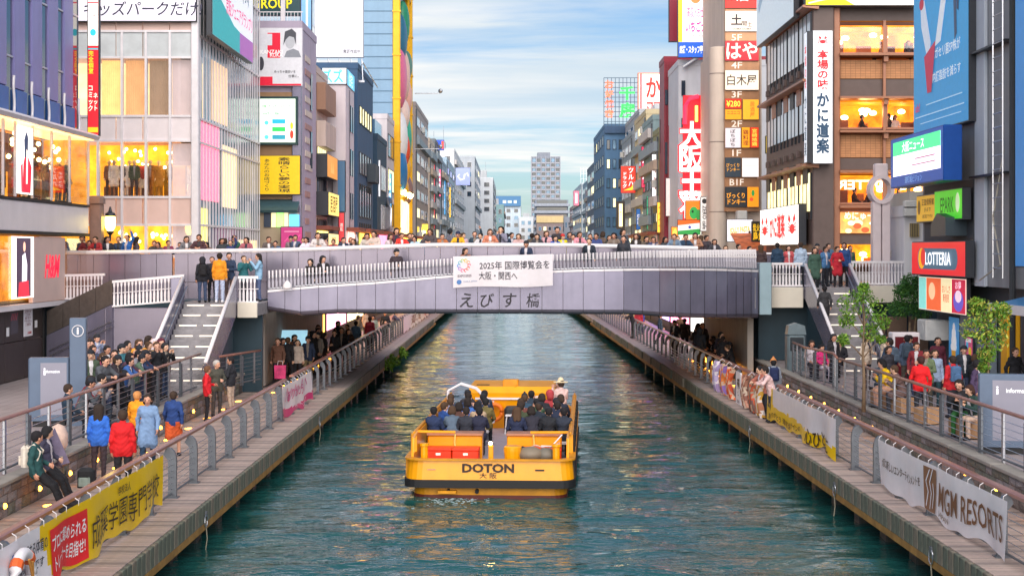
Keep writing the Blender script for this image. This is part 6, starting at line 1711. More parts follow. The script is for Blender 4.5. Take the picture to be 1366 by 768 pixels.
def young_tree(label, x, y, h, centres, n, seed, mats, support=False):
    r = thing('young_tree', label, 'tree', (x, y, ZT), 0, 'young trees on the south terrace')
    r_ = np.random.default_rng(seed)
    mb = MB().tube([(0, 0, 0), (.02, .02, h * .3), (-.02, 0, h * .55), (.03, .01, h * .92)], .06, 8, 0, True, .018)
    for c in centres:
        z0 = min(h * .8, max(h * .4, c[2] - .5))
        mb.tube([(0, 0, z0), (c[0] * .5, c[1] * .5, (z0 + c[2]) / 2 + .05), (c[0], c[1], c[2])], .022, 5, 0, True, .008)
    obj('trunk', mb, barkm, r, smooth=True)
    obj('crown', leaf_cloud(centres, int(n * 2.3), .058, mats, seed), mats, r)
    return r
young_tree('slim young tree with loose green leaves before the south stairs', WX(1152, 41.5), 41.5, 3.0, [(-.35, 0, 3.0, .4), (.3, .1, 2.85, .42), (-.05, -.1, 3.25, .3), (.45, 0, 2.5, .3), (-.45, .1, 2.55, .28), (.15, 0, 2.2, .3), (-.55, 0, 2.0, .2), (.5, .1, 2.0, .15), (0, 0, 3.45, .16)], 900, 3, leafm[:3])
young_tree('young tree with yellowing leaves beside the dark information board', WX(1319, 35.5), 35.5, 2.9, [(-.1, 0, 3.0, .4), (.2, .1, 2.75, .42), (-.35, 0, 2.6, .35), (.1, 0, 2.35, .38), (.3, 0, 3.05, .25), (-.05, 0, 2.0, .25), (-.3, 0, 3.2, .2), (-.1, .05, 1.7, .15)], 1050, 5, [leafm[1], leafm[3], leafm[0], leafm[2]])
bs = thing('bush', 'dense dark green bush behind the hoarding by the south stairs', 'bush', (WX(1212, 56), 56, ZT))
obj('stem', MB().tube([(0, 0, 0), (.05, 0, 1.8)], .05, 6).tube([(.1, .1, 0), (.3, .1, 2.0)], .04, 6), barkm, bs)
obj('foliage', leaf_cloud([(0, 0, 2.7, .6), (.35, .1, 3.0, .5), (-.35, 0, 2.3, .45), (.1, 0, 3.3, .4), (.45, 0, 2.2, .45), (-.2, 0, 3.0, .4)], 3200, .07, leafm[4:] + [leafm[2]], 8), leafm[4:] + [leafm[2]], bs)
for i, (e, s, y, n) in enumerate([(Lx, -1, 74, 260), (Lx, -1, 80, 160), (Lx, -1, 71.5, 120)]):
    p = thing('quay_plant', ['bright green fern clump on the north quay edge past the bridge', 'small green tuft on the north quay further past the bridge', 'tiny green tuft on the north quay nearest the bridge'][i], 'plant', (e(y) + .05, y, .6), 0, 'plants rooted in the quay edge')
    obj('foliage', leaf_cloud([(.15, 0, .0, .35), (.2, .4, -.1, .3), (.1, -.4, .05, .3)], n, .12, leafm[:2], 20 + i), leafm[:2], p)

# ------------------------------------------------------------------ banners tied to the railings
def wave(seed, amp):
    r_ = np.random.default_rng(seed)
    K = [(r_.uniform(1.2, 3.4), r_.uniform(-1.2, 1.2), r_.uniform(0, 6.3), r_.uniform(.5, 1)) for _ in range(5)]
    def f(u, v):
        return sum(a * np.sin(k * u + m * v + p) for k, m, p, a in K) * amp / 3
    return f
def banner(name, label, p0, p1, z0, z1, side, bg, items, seed, amp=.045, skirt=None, cat='banner'):
    """Cloth hung between two points of a rail; face towards the water. Local x runs along the rail as read from the water."""
    a, b = Vector(p0), Vector(p1)
    L_ = (b - a).length
    ctr = (a + b) / 2
    ang = math.atan2(b.y - a.y, b.x - a.x)
    r = thing(name, label, cat, (ctr.x, ctr.y, z0), ang)
    H = z1 - z0
    f = wave(seed, amp)
    nu, nv = int(L_ / .12) + 2, 12
    def cloth(u, v):
        vv = v / H
        sag = (.05 * math.sin(u * 2.1 + seed) + .03 * math.sin(u * 5.3)) * (1 - vv)
        return (u, -f(u, v) * (1.15 - .75 * vv) - .05, v + sag)
    vs, fs, ms = [], [], []
    mb = MB()
    for j in range(nv + 1):
        for i in range(nu + 1):
            vs.append(cloth(-L_ / 2 + L_ * i / nu, H * j / nv))
    for j in range(nv):
        for i in range(nu):
            fs.append((j * (nu + 1) + i, j * (nu + 1) + i + 1, (j + 1) * (nu + 1) + i + 1, (j + 1) * (nu + 1) + i))
    mb.add(vs, fs)
    me = mb.mesh('cloth')
    def zone(i):
        return 0
    mats = [bg] if not isinstance(bg, list) else [b_[0] for b_ in bg]
    if isinstance(bg, list):
        for k, pl_ in enumerate(me.polygons):
            c = pl_.center
            for q, b_ in enumerate(bg):
                if b_[1](c.x / L_ + .5, c.z / H):
                    pl_.material_index = q
    c = obj('cloth', me, mats, r, smooth=True)
    k = 0
    for it in items:
        k += 1
        if it[0] == 't':
            _, s, cx, cy, tw, th, col = it[:7]
            op = it[7] if len(it) > 7 else {}
            tm = text_mesh(s, tw, th, op.get('b', .015), op.get('keep', False), 0., op.get('sh', 0))
        elif it[0] == 's':
            tm = stroke(it[1], it[2]).mesh('stroke')
            cx = cy = 0
            col = it[3]
        else:
            n = 10
            _, cx, cy, tw, th, col = it[:6]
            mb2 = MB()
            vs = [(-tw / 2 + tw * i / n, 0, -th / 2 + th * j / n) for j in range(n + 1) for i in range(n + 1)]
            mb2.add(vs, [(j * (n + 1) + i, j * (n + 1) + i + 1, (j + 1) * (n + 1) + i + 1, (j + 1) * (n + 1) + i) for j in range(n) for i in range(n)])
            tm = mb2.mesh('patch')
        for v in tm.vertices:
            p = cloth(v.co.x + cx, v.co.z + cy)
            v.co = (p[0], p[1] - .014 - .003 * k, p[2])
        obj('lettering' if it[0] == 't' else 'printed_patch', tm, C(col, 0, .5), r)
    for i in range(int(L_ / .6) + 1):
        u = -L_ / 2 + .1 + i * .6
        if u < L_ / 2:
            p = cloth(u, H)
            obj('tie_cord', MB().tube([(p[0], p[1], H - .03), (p[0] + .01, p[1] - .0, H + .05), (p[0] + .01, p[1] + .06, H + .09)], .007, 4), m_white, r)
    return r
m_yb, m_wb, m_pb = vinyl('yellow_vinyl', '#fbd007'), vinyl('white_vinyl', '#f1edf4'), vinyl('magenta_vinyl', '#dc347e')
ro = lambda y: (Lx(y) - .66, y, 0)
banner('school_banner', 'long yellow school banner with black characters and a red box on north railing', ro(18.4), ro(29.6), 1.02, 1.98, -1,
       [(m_wb, lambda u, v: u < .36 - .05 * v), (m_yb, lambda u, v: u >= .36 - .05 * v)],
       [('r', -.72, .44, 1.95, .78, '#e8202c'), ('t', 'プロに認められる', -.72, .6, 1.8, .24, '#ffffff'), ('t', 'トレーナーを目指せ!', -.72, .3, 1.7, .24, '#ffffff'), ('t', '成蹊学園専門学校', 2.85, .4, 4.9, .5, '#1d1a14', {'b': .0}), ('t', '学校法人', 2.6, .78, .8, .16, '#5a4a14'), ('t', '夢を実現する体育の', -2.5, .7, 1.3, .2, '#3a3a44'), ('t', '専門学校です', -2.5, .45, 1.0, .16, '#3a3a44'), ('r', -3.3, .6, .25, .4, '#2c4a98'), ('r', -3.0, .18, .3, .2, '#e05a2a'), ('r', -2.9, .1, .25, .22, '#2c4aa8')], 4, .1)
banner('sale_banner', 'white banner with pink brush writing and magenta foot on north railing', ro(44.6), ro(50.6), .98, 1.95, -1,
       [(m_wb, lambda u, v: v > .34 - .16 * math.sin(u * 3)), (m_pb, lambda u, v: v <= .34 - .16 * math.sin(u * 3))],
       [('s', [(-2.4, .5), (-2.0, .85), (-1.7, .45), (-1.3, .8)], .07, '#e0609a'), ('s', [(-1.0, .5), (-.6, .85), (-.3, .5), (.1, .8)], .07, '#e0609a'), ('s', [(.4, .5), (.9, .9), (1.2, .5), (1.7, .85), (2.2, .6)], .08, '#c83a8a'), ('t', 'ありがとう', -.5, .62, 3, .34, '#d8508e'), ('t', 'キャンペーン実施中', .6, .16, 3, .16, '#ffd8e8')], 9, .12)
banner('event_banner', 'white banner with red lettering far along the north railing', ro(92), ro(118), 1.0, 1.95, -1, m_wb, [('t', '道頓堀', -2, .5, 9, .6, '#8a5a5a'), ('t', '祭', 8, .5, 3, .6, '#c84040')], 12, .05)
so = lambda y: (Rx(y) + .5, y, 0)
banner('resort_banner', 'white resort banner with brown capitals and brown emblem panel on south railing', so(32.4), so(24.3), 1.0, 1.95, 1, m_wb,
       [('t', '大阪に新しいエンターテインメントを', -2.2, .5, 2.8, .2, '#5a4a40'), ('p', -.2, .45, .75, .86, '#8a6248'), ('t', 'MGM RESORTS', 2.15, .46, 3.5, .46, '#7a5238', {'b': .01}), ('t', 'JAPAN', .75, .12, .6, .12, '#8a7a70'),
        ('s', [(-.45, .1), (-.3, .4), (-.42, .6), (-.2, .85)], .05, '#e9e4ec'), ('s', [(-.2, .08), (-.1, .4), (-.2, .6), (0, .88)], .05, '#e9e4ec'), ('s', [(0, .1), (.08, .4), (0, .6)], .05, '#e9e4ec')], 21, .11)
banner('festival_banner', 'white over yellow banner with dark brush characters on south railing', so(45.0), so(36.2), 1.0, 1.95, 1,
       [(m_wb, lambda u, v: v > .5 - .25 * u and u > .1), (m_yb, lambda u, v: v <= .5 - .25 * u or u <= .1)],
       [('t', 'ありがとう 道頓堀ラインの', -1.9, .16, 4.2, .18, '#6a5210'), ('t', '心ひとつに', 2.6, .2, 2.6, .4, '#3a2c10')], 33, .12)
# bunched coloured cloths
def cloth_hang(label, y, cols, seed):
    r = thing('hanging_cloth', label, 'cloth', (Rx(y) + .48, y, .95), -PI / 2, 'bunched cloths on the south railing')
    r_ = np.random.default_rng(seed)
    f = wave(seed, .22)
    n, mrows = 26, 14
    wd = .95
    vs = []
    for j in range(mrows + 1):
        v = j / mrows
        for i in range(n + 1):
            u = i / n - .5
            pinch = .55 + .45 * abs(v - .55) * 1.8
            vs.append((u * wd * pinch, -.07 - .09 * math.sin(u * 24 + 2 * math.sin(v * 5 + seed)) - .08 * math.sin(v * 3.1), v * 1.02 + .04 * math.sin(u * 9 + seed)))
    mb = MB()
    for j in range(mrows):
        for i in range(n):
            mi = int((i / n * len(cols) * 1.5 + .9 * math.sin(j * .6 + seed) + r_.uniform(0, .7))) % len(cols)
            mb.add([], [], 0)
            mb.f.append((j * (n + 1) + i, j * (n + 1) + i + 1, (j + 1) * (n + 1) + i + 1, (j + 1) * (n + 1) + i))
            mb.m.append(mi)
    mb.v = vs
    obj('cloth', mb, [C(c, 0, .7) for c in cols], r, smooth=True)
    obj('tie_cord', MB().tube([(0, -.05, 1.0), (0, .1, 1.14), (0, .2, 1.05)], .012, 4), m_white, r)
for i, (y, cols, lab) in enumerate([(45.9, ('#b87a5a', '#e8dcd4', '#d8a23a'), 'tan and cream bunched cloth tied to the south railing next to yellow banner'), (47.1, ('#7a5a52', '#c85a3a', '#b8a28a'), 'brown bunched cloth tied to the south railing'), (48.5, ('#c8907a', '#8a5a4c', '#d9c4b0'), 'rosy beige bunched cloth tied to the south railing'),
                                     (51.5, ('#e0683a', '#d8b49a', '#b84a30'), 'orange bunched cloth tied to the south railing'), (53.0, ('#d87a3a', '#c8a890', '#8a6ab0'), 'orange and violet bunched cloth tied to the south railing'), (54.6, ('#b8a8d0', '#e8e0ea', '#a08ab8'), 'lilac bunched cloth tied to the south railing by the lifebuoy')]):
    cloth_hang(lab, y, cols, 40 + i)
wp = sign('flag_sign', 'white hanging sheet with a black brush character among the coloured cloths', (Rx(50) + .4, 50, 1.42), 1.0, 1.1, -PI / 2, '#eceaf0', [('t', '愛', 0, .05, .6, .6, '#2a2830', {'b': .03}), ('t', 'OSAKA', 0, -.42, .5, .1, '#4a4850')], .02, 0., '#e0dee6', rim=.005)
# lifebuoys on the railings
def lifebuoy(label, x, y, z, rotz, R=.36):
    r = thing('lifebuoy', label, 'lifebuoy', (x, y, z), rotz, 'lifebuoys')
    q = [(R * math.cos(a), 0, R * math.sin(a)) for a in np.linspace(0, 2 * PI, 25)]
    obj('ring', MB().tube(q, .085, 8), m_white, r, smooth=True)
    for k in range(4):
        a = PI / 4 + k * PI / 2
        q = [(R * math.cos(t), 0, R * math.sin(t)) for t in np.linspace(a - .16, a + .16, 4)]
        obj('band', MB().tube(q, .092, 8), C('#e0642a', 0, .5), r)
    obj('rope', MB().tube([(-.1, -.12, .3), (.05, -.13, 0), (-.05, -.12, -.3), (.08, -.12, -.1), (.02, -.13, .25)], .02, 5), C('#b87f3a', 0, .8), r)
lifebuoy('white lifebuoy with orange rope over the near end of the yellow banner', Lx(21) - .48, 20.8, 1.45, PI / 2)
lifebuoy('pale lifebuoy tied by the lilac cloth on the south railing', Rx(55.4) + .42, 55.4, 1.45, -PI / 2, .33)
ep = thing('expo_banner', 'white bid banner with black characters hung over the bridge railing', 'banner', (WX(671, 54.6), 54.62, WZ(384, 54.6)))
W_, H_ = (737 - 604) * 54.6 / F, 42 * 54.6 / F
f = wave(70, .035)
nu, nv = 40, 12
vs = []
def ecloth(u, v):
    return (u, -f(u, v) * (1.2 - v / H_) + .02, v + .09 * (u / W_ + .5) - .03 * math.sin(u * 1.7) * (1 - v / H_))
for j in range(nv + 1):
    for i in range(nu + 1):
        vs.append(ecloth(-W_ / 2 + W_ * i / nu, H_ * j / nv))
obj('cloth', MB().add(vs, [(j * (nu + 1) + i, j * (nu + 1) + i + 1, (j + 1) * (nu + 1) + i + 1, (j + 1) * (nu + 1) + i) for j in range(nv) for i in range(nu)]), m_wb, ep, smooth=True)
def eitem(tm, cx, cy, col, nm='lettering'):
    for v in tm.vertices:
        p = ecloth(v.co.x + cx, v.co.z + cy)
        v.co = (p[0], p[1] - .016, p[2])
    obj(nm, tm, C(col, 0, .5), ep)
eitem(text_mesh('2025年 国際博覧会を', 2.55, .3, .006, False), .42, .78, '#2c2a3c')
eitem(text_mesh('大阪・関西へ', 1.4, .3, .006, False), -.18, .4, '#2c2a3c')
for k in range(10):
    a = 2 * PI * k / 10
    tm = stroke([(.19 * math.cos(a) + .055 * math.cos(t), .19 * math.sin(a) + .055 * math.sin(t)) for t in np.linspace(0, 5, 7)], .03).mesh('petal')
    eitem(tm, -1.42, .8, ['#e05a80', '#f0a050', '#f2c83a', '#a8d070', '#58b8c8', '#5a9ae0', '#b07ad0', '#e05a9a', '#e8505a', '#f08a6a'][k], 'emblem_petal')
eitem(text_mesh('EXPO2025', .5, .09, .02), -1.4, .42, '#6a5a6a')
eitem(flat(disc_pts(0, 0, .09, .09, 12)).mesh('dot'), -1.6, .2, '#4a7ab8', 'emblem_dot')
eitem(text_mesh('OSAKA, JAPAN', .5, .07, .01), -1.2, .2, '#8a9aba')
cm = thing('security_camera', 'white dome camera on the bridge ledge near the north landing', 'camera', (WX(383, 54.7), 54.75, 4.62))
obj('body', MB().lathe([(.16, 0), (.17, .06), (.16, .14), (.1, .24), (.04, .3)], n=12), m_white, cm, smooth=True)
obj('base', MB().cbox(-.2, .2, -.12, .1, -.04, 0, .02), m_alu, cm)
# ------------------------------------------------------------------ people: one continuous surface per pose, grown from a distance field
def surface_nets(Fd, lab, h, org):
    s = Fd < 0
    nx, ny, nz = Fd.shape
    c = np.zeros((nx - 1, ny - 1, nz - 1), np.int8)
    for dx in (0, 1):
        for dy in (0, 1):
            for dz in (0, 1):
                c += s[dx:nx - 1 + dx, dy:ny - 1 + dy, dz:nz - 1 + dz]
    act = (c > 0) & (c < 8)
    ids = -np.ones(act.shape, np.int64)
    cells = np.argwhere(act)
    ids[act] = np.arange(len(cells))
    acc = np.zeros((len(cells), 3))
    cnt = np.zeros(len(cells))
    for ax in range(3):
        o1, o2 = [k for k in range(3) if k != ax]
        for a in (0, 1):
            for b in (0, 1):
                p = cells.copy()
                p[:, o1] += a
                p[:, o2] += b
                q = p.copy()
                q[:, ax] += 1
                fa, fb = Fd[tuple(p.T)], Fd[tuple(q.T)]
                m = (fa < 0) != (fb < 0)
                t = fa[m] / (fa[m] - fb[m])
                pos = p[m].astype(float)
                pos[:, ax] += t
                acc[m] += pos
                cnt[m] += 1
    vert = acc / cnt[:, None]
    vl = lab[tuple(np.round(vert).astype(int).T)]
    faces = []
    for ax in range(3):
        o1, o2 = [k for k in range(3) if k != ax]
        sl1 = [slice(None)] * 3
        sl2 = [slice(None)] * 3
        sl1[ax], sl2[ax] = slice(0, -1), slice(1, None)
        e = s[tuple(sl1)] != s[tuple(sl2)]
        idx = np.argwhere(e)
        idx = idx[(idx[:, o1] > 0) & (idx[:, o2] > 0) & (idx[:, o1] < act.shape[o1]) & (idx[:, o2] < act.shape[o2])]
        def cid(a, b):
            p = idx.copy()
            p[:, o1] -= a
            p[:, o2] -= b
            return ids[tuple(p.T)]
        f = np.stack([cid(1, 1), cid(0, 1), cid(0, 0), cid(1, 0)], 1)
        inside = s[tuple(sl1)][tuple(idx.T)]
        flip = inside if ax != 1 else ~inside
        f[~flip] = f[~flip][:, ::-1]
        faces.append(f)
    faces = np.concatenate(faces)
    return vert * h + org, faces, vl
def grow(prims, h=.0135, k=.028, cut=None):
    """prims: (a, b, ra, rb, label). Smooth union of round cones."""
    A = np.array([[*p[0]] for p in prims] + [[*p[1]] for p in prims], float)
    lo, hi = A.min(0) - .2, A.max(0) + .2
    n = np.ceil((hi - lo) / h).astype(int) + 1
    Fd = np.full(n, .5, np.float32)
    best = np.full(n, 9., np.float32)
    lab = np.zeros(n, np.int8)
    for (a, b, ra, rb, l) in prims:
        a, b = np.array(a, float), np.array(b, float)
        R = max(ra, rb) + .07
        i0 = np.maximum(0, ((np.minimum(a, b) - R - lo) / h).astype(int))
        i1 = np.minimum(n, ((np.maximum(a, b) + R - lo) / h).astype(int) + 2)
        sl = tuple(slice(i0[q], i1[q]) for q in range(3))
        g = np.meshgrid(*[lo[q] + h * np.arange(i0[q], i1[q]) for q in range(3)], indexing='ij')
        ab = b - a
        L2 = max(1e-9, ab @ ab)
        t = sum((g[q] - a[q]) * ab[q] for q in range(3)) / L2
        t = np.clip(t, 0, 1)
        d = np.sqrt(sum((g[q] - a[q] - t * ab[q]) ** 2 for q in range(3))) - (ra + (rb - ra) * t)
        kk = k if l < 4 and max(ra, rb) > .02 else .006
        f = Fd[sl]
        hh = np.clip(.5 + .5 * (f - d) / kk, 0, 1)
        Fd[sl] = f * (1 - hh) + d * hh - kk * hh * (1 - hh)
        m = d < best[sl]
        best[sl] = np.where(m, d, best[sl])
        lab[sl] = np.where(m, l, lab[sl])
    if cut is not None:
        g = np.meshgrid(*[lo[q] + h * np.arange(n[q]) for q in range(3)], indexing='ij')
        Fd = np.maximum(Fd, cut(*g)).astype(np.float32)
    v, f, vl = surface_nets(Fd, lab, h, lo)
    # folds: cloth regions ripple gently along their normals
    nrm = np.zeros_like(v)
    fn = np.cross(v[f[:, 2]] - v[f[:, 0]], v[f[:, 3]] - v[f[:, 1]])
    for q in range(4):
        np.add.at(nrm, f[:, q], fn)
    nrm /= np.linalg.norm(nrm, axis=1)[:, None] + 1e-9
    w_ = np.where((vl == 1) | (vl == 2), 1., 0.)
    rip = np.sin(v[:, 2] * 62 + 5 * np.sin(v[:, 0] * 13 + v[:, 1] * 9)) * .55 + np.sin(v[:, 2] * 31 + v[:, 0] * 40 + 3 * np.sin(v[:, 1] * 21)) * .6
    v = v + nrm * (rip * .0055 * w_)[:, None]
    return v, f, vl
def to_mesh(name, v, f, vl, nm):
    me = bpy.data.meshes.new(name)
    me.from_pydata(v.tolist(), [], f.tolist())
    fl = np.sort(vl[f], 1)[:, 1]
    me.polygons.foreach_set('material_index', fl.astype(np.int32))
    me.polygons.foreach_set('use_smooth', np.ones(len(f), bool))
    for i in range(nm):
        me.materials.append(C('#888888'))
    return me
V3 = lambda *p: np.array(p, float)
def hand(w, d, pr, curl=.35, side=1):
    """Palm and five unequal fingers from wrist w in direction d; curl bends them towards pr."""
    d = d / np.linalg.norm(d)
    pr = pr - d * (pr @ d)
    pr = pr / np.linalg.norm(pr)
    s = np.cross(d, pr) * side
    out_ = [(w, w + d * .03, .027, .03, 0)]
    for k in (-1, -.33, .33, 1):
        base = w + d * .075 + s * k * .032
        out_.append((w + d * .02 + s * k * .018, base, .02, .016, 0))
        L_ = .075 - .012 * abs(k - .2)
        mid = base + (d * (1 - curl * .4) + pr * curl) * L_ * .55
        out_.append((base, mid, .0125, .0115, 0))
        out_.append((mid, mid + (d * (1 - curl) + pr * curl * 1.2) * L_ * .5, .0115, .0095, 0))
    tb = w + d * .03 - s * .032
    tm = tb + (d * .6 - s * .8 + pr * .2) * .035
    out_ += [(w + d * .01 - s * .02, tb, .018, .016, 0), (tb, tm, .0145, .013, 0), (tm, tm + (d * .9 - s * .2 + pr * .3) * .03, .013, .011, 0)]
    return out_
def make_body(P, coat=0, skirt=False, sleeve=1):
    pel, che, nek, hed = P['pelvis'], P['chest'], P['neck'], P['head']
    hf = P.get('face', V3(0, -1, 0))
    hf = hf / np.linalg.norm(hf)
    hr = np.cross(hf, V3(0, 0, 1))
    hr /= np.linalg.norm(hr)
    hu = np.cross(hr, hf)
    ax = P['sr'] - P['sl']
    ax = ax / np.linalg.norm(ax)
    up = (che - pel) / np.linalg.norm(che - pel)
    mid = (pel + che) / 2
    T = 1
    pr = [(pel - ax * .055, pel + ax * .055, .108, .108, 2), (pel - up * .02 - ax * .04, pel - up * .02 + ax * .04, .122, .122, T), (pel + up * .1 - ax * .05, pel + up * .1 + ax * .05, .122, .122, T), (mid - ax * .05, mid + ax * .05, .118, .118, T),
          (che - ax * .07, che + ax * .07, .125, .125, T), (P['sl'] * .8 + che * .2 + up * .02, P['sr'] * .8 + che * .2 + up * .02, .075, .075, T), (pel + up * .02, che, .125, .13, T),
          (che + up * .1, nek + up * .01, .075, .06, T), (nek, hed - hu * .05, .052, .05, 0)]
    # head: skull, cheeks, jaw, nose, ears, eyes, mouth
    pr += [(hed + hu * .035 + hf * -.012, hed + hu * .03 + hf * .012, .09, .086, 0), (hed + hf * .03 - hu * .03, hed + hf * .025 - hu * .06, .062, .05, 0), (hed + hf * .092 + hu * .0, hed + hf * .108 - hu * .028, .01, .016, 0),
           (hed + hr * .088 + hu * .0, hed + hr * .092 - hu * .03, .018, .014, 0), (hed - hr * .088 + hu * .0, hed - hr * .092 - hu * .03, .018, .014, 0)]
    for sg in (-1, 1):
        e = hed + hf * .085 + hr * sg * .034 + hu * .012
        pr += [(e - hr * .008, e + hr * .008, .0125, .0125, 4)]
    mth = hed + hf * .082 - hu * .055
    pr += [(mth - hr * .02, mth + hr * .02, .011, .011, 5)]
    for sd, sg in (('l', -1), ('r', 1)):
        S, E, W = P['s' + sd], P['e' + sd], P['w' + sd]
        pr += [(S, E, .062, .053, T), (E, W, .053, .041, T if sleeve else 0)]
        dv = W - E
        hd = P.get('h' + sd, dv)
        pr += hand(W + dv / np.linalg.norm(dv) * .02, hd, P.get('p' + sd, V3(-sg * .7, -.5, -.2)), P.get('curl', .4), sg)
        Hh, Kn, An = P['hip' + sd], P['k' + sd], P['a' + sd]
        lg = 0 if skirt else 2
        pr += [(Hh, Kn, .092, .064, 2 if not skirt else 0), (Kn, An, .06 if lg else .052, .05 if lg else .04, lg)]
        toe = P['t' + sd]
        pr += [(An - V3(0, 0, .035), toe, .047, .04, 3), (An - V3(0, 0, .04) - (toe - An) * V3(.25, .25, 0), toe * .3 + An * .7 - V3(0, 0, .04), .042, .042, 3)]
        q = Hh + (Kn - Hh) * (coat or .1)
        pr += [(Hh + V3(0, 0, .05), q, .112, .125 if coat else .108, T)]
        if skirt:
            q = Hh + (Kn - Hh) * .85
            pr += [(Hh, q, .115, .12, 2)]
    if coat or skirt:
        qs = [P['hip' + s_] + (P['k' + s_] - P['hip' + s_]) * ((coat or .85) * .96) for s_ in 'lr']
        pr += [(qs[0], qs[1], .112, .112, T if coat else 2), ((qs[0] + qs[1]) / 2, pel, .115, .1, T if coat else 2)]
    return pr
def sym(hl, kl, al, tl):
    f = lambda p: V3(-p[0], p[1], p[2])
    return dict(hipl=f(hl), kl=f(kl), al=f(al), tl=f(tl), hipr=V3(*hl), kr=V3(*kl), ar=V3(*al), tr=V3(*tl))
legs = sym((.09, .0, .9), (.105, -.01, .49), (.11, .03, .085), (.125, -.12, .045))
def P_(head=(0, -.02, 1.58), **k):
    d = dict(pelvis=V3(0, 0, .93), chest=V3(0, .01, 1.28), neck=V3(0, .015, 1.45), head=V3(*head), sl=V3(-.165, .01, 1.385), sr=V3(.165, .01, 1.385))
    d.update(legs)
    d.update({a: (V3(*b) if isinstance(b, tuple) else b) for a, b in k.items()})
    return d
seatlegs = sym((.095, .0, .52), (.11, -.41, .5), (.11, -.4, .085), (.12, -.55, .045))
def S_(dy=0., **k):
    d = dict(pelvis=V3(0, .0, .55), chest=V3(0, .02 + dy, .9), neck=V3(0, .02 + dy * 1.3, 1.07), head=V3(0, -.01 + dy * 1.5, 1.2), sl=V3(-.165, .02 + dy, 1.0), sr=V3(.165, .02 + dy, 1.0))
    d.update(seatlegs)
    d.update({a: (V3(*b) if isinstance(b, tuple) else b) for a, b in k.items()})
    return d
walk = dict(hipl=V3(-.09, 0, .9), kl=V3(-.1, -.16, .52), al=V3(-.1, -.2, .1), tl=V3(-.1, -.36, .06), hipr=V3(.09, 0, .9), kr=V3(.1, .02, .49), ar=V3(.1, .26, .13), tr=V3(.1, .13, .045))
perch = sym((.095, .0, .78), (.1, -.34, .52), (.1, -.52, .085), (.11, -.67, .045))
POSES = {
    'stand': P_(el=(-.215, .04, 1.12), wl=(-.225, -.04, .88), er=(.215, .04, 1.12), wr=(.225, -.04, .88)),
    'turn': P_(face=(.5, -.85, -.1), el=(-.25, .05, 1.12), wl=(-.24, -.05, .88), er=(.25, -.02, 1.13), wr=(.1, -.22, 1.12)),
    'rail': P_(head=(0, -.2, 1.5), chest=(0, -.1, 1.24), neck=(0, -.15, 1.38), sl=(-.165, -.12, 1.33), sr=(.165, -.12, 1.33), el=(-.26, -.3, 1.15), wl=(-.1, -.42, 1.14), er=(.26, -.3, 1.15), wr=(.1, -.42, 1.14), face=(0, -1, -.15)),
    'phone': P_(el=(-.24, -.14, 1.18), wl=(-.07, -.3, 1.42), er=(.24, -.14, 1.18), wr=(.07, -.3, 1.42), hl=V3(.1, -.1, 1), hr=V3(-.1, -.1, 1), curl=.7, face=(0, -1, -.05)),
    'raise': P_(el=(-.25, .02, 1.13), wl=(-.2, -.14, .95), er=(.3, -.05, 1.58), wr=(.24, -.1, 1.82), face=(.15, -1, .15)),
    'walk': P_(el=(-.24, .1, 1.13), wl=(-.24, .08, .9), er=(.24, -.04, 1.12), wr=(.24, -.18, .93), **walk),
    'sit': S_(el=(-.24, -.04, .77), wl=(-.13, -.27, .64), er=(.24, -.04, .77), wr=(.13, -.27, .64), face=(.1, -1, -.2)),
    'lean': S_(-.16, el=(-.23, -.3, .76), wl=(-.06, -.42, .9), er=(.23, -.3, .76), wr=(.06, -.42, .84), face=(-.2, -1, -.25)),
    'sitphone': S_(el=(-.23, -.1, .8), wl=(-.08, -.3, 1.05), er=(.23, -.1, .8), wr=(.08, -.3, 1.05), hl=V3(.1, -.1, 1), hr=V3(-.1, -.1, 1), curl=.7),
    'perch': dict(S_(), **{a: b for a, b in perch.items()}, pelvis=V3(0, 0, .8), chest=V3(0, .02, 1.15), neck=V3(0, .02, 1.32), head=V3(.02, -.02, 1.45), sl=V3(-.165, .02, 1.25), sr=V3(.165, .02, 1.25), el=V3(-.25, .06, 1.0), wl=V3(-.26, -.02, .8), er=V3(.25, 0, 1.0), wr=V3(.12, -.22, .92), face=V3(.6, -.8, -.2)),
}
HAIR = ('#17141a', '#221a18', '#2c211c', '#141318', '#3a2a20', '#4a3524')
_body, _hair = {}, {}
def body_mesh(pose, var):
    key = (pose, var)
    if key not in _body:
        v, f, vl = grow(make_body(POSES[pose], {'coat': .75, 'skirt': 0}.get(var, 0), var == 'skirt'))
        if var == '':
            P = POSES[pose]                              # open jacket: a strip of shirt down the front
            ax = P['sr'] - P['sl']
            ax = ax / np.linalg.norm(ax)
            up = (P['chest'] - P['pelvis']) / np.linalg.norm(P['chest'] - P['pelvis'])
            fw = np.cross(up, ax)
            rel = v - P['pelvis']
            t = rel @ up
            vl = np.where((vl == 1) & (np.abs(rel @ ax) < .02 + .09 * np.clip(t, 0, .6)) & (rel @ fw < -.06) & (t > -.02) & (t < .56), 6, vl)
        _body[key] = to_mesh('person', v, f, vl, 7)
    return _body[key]
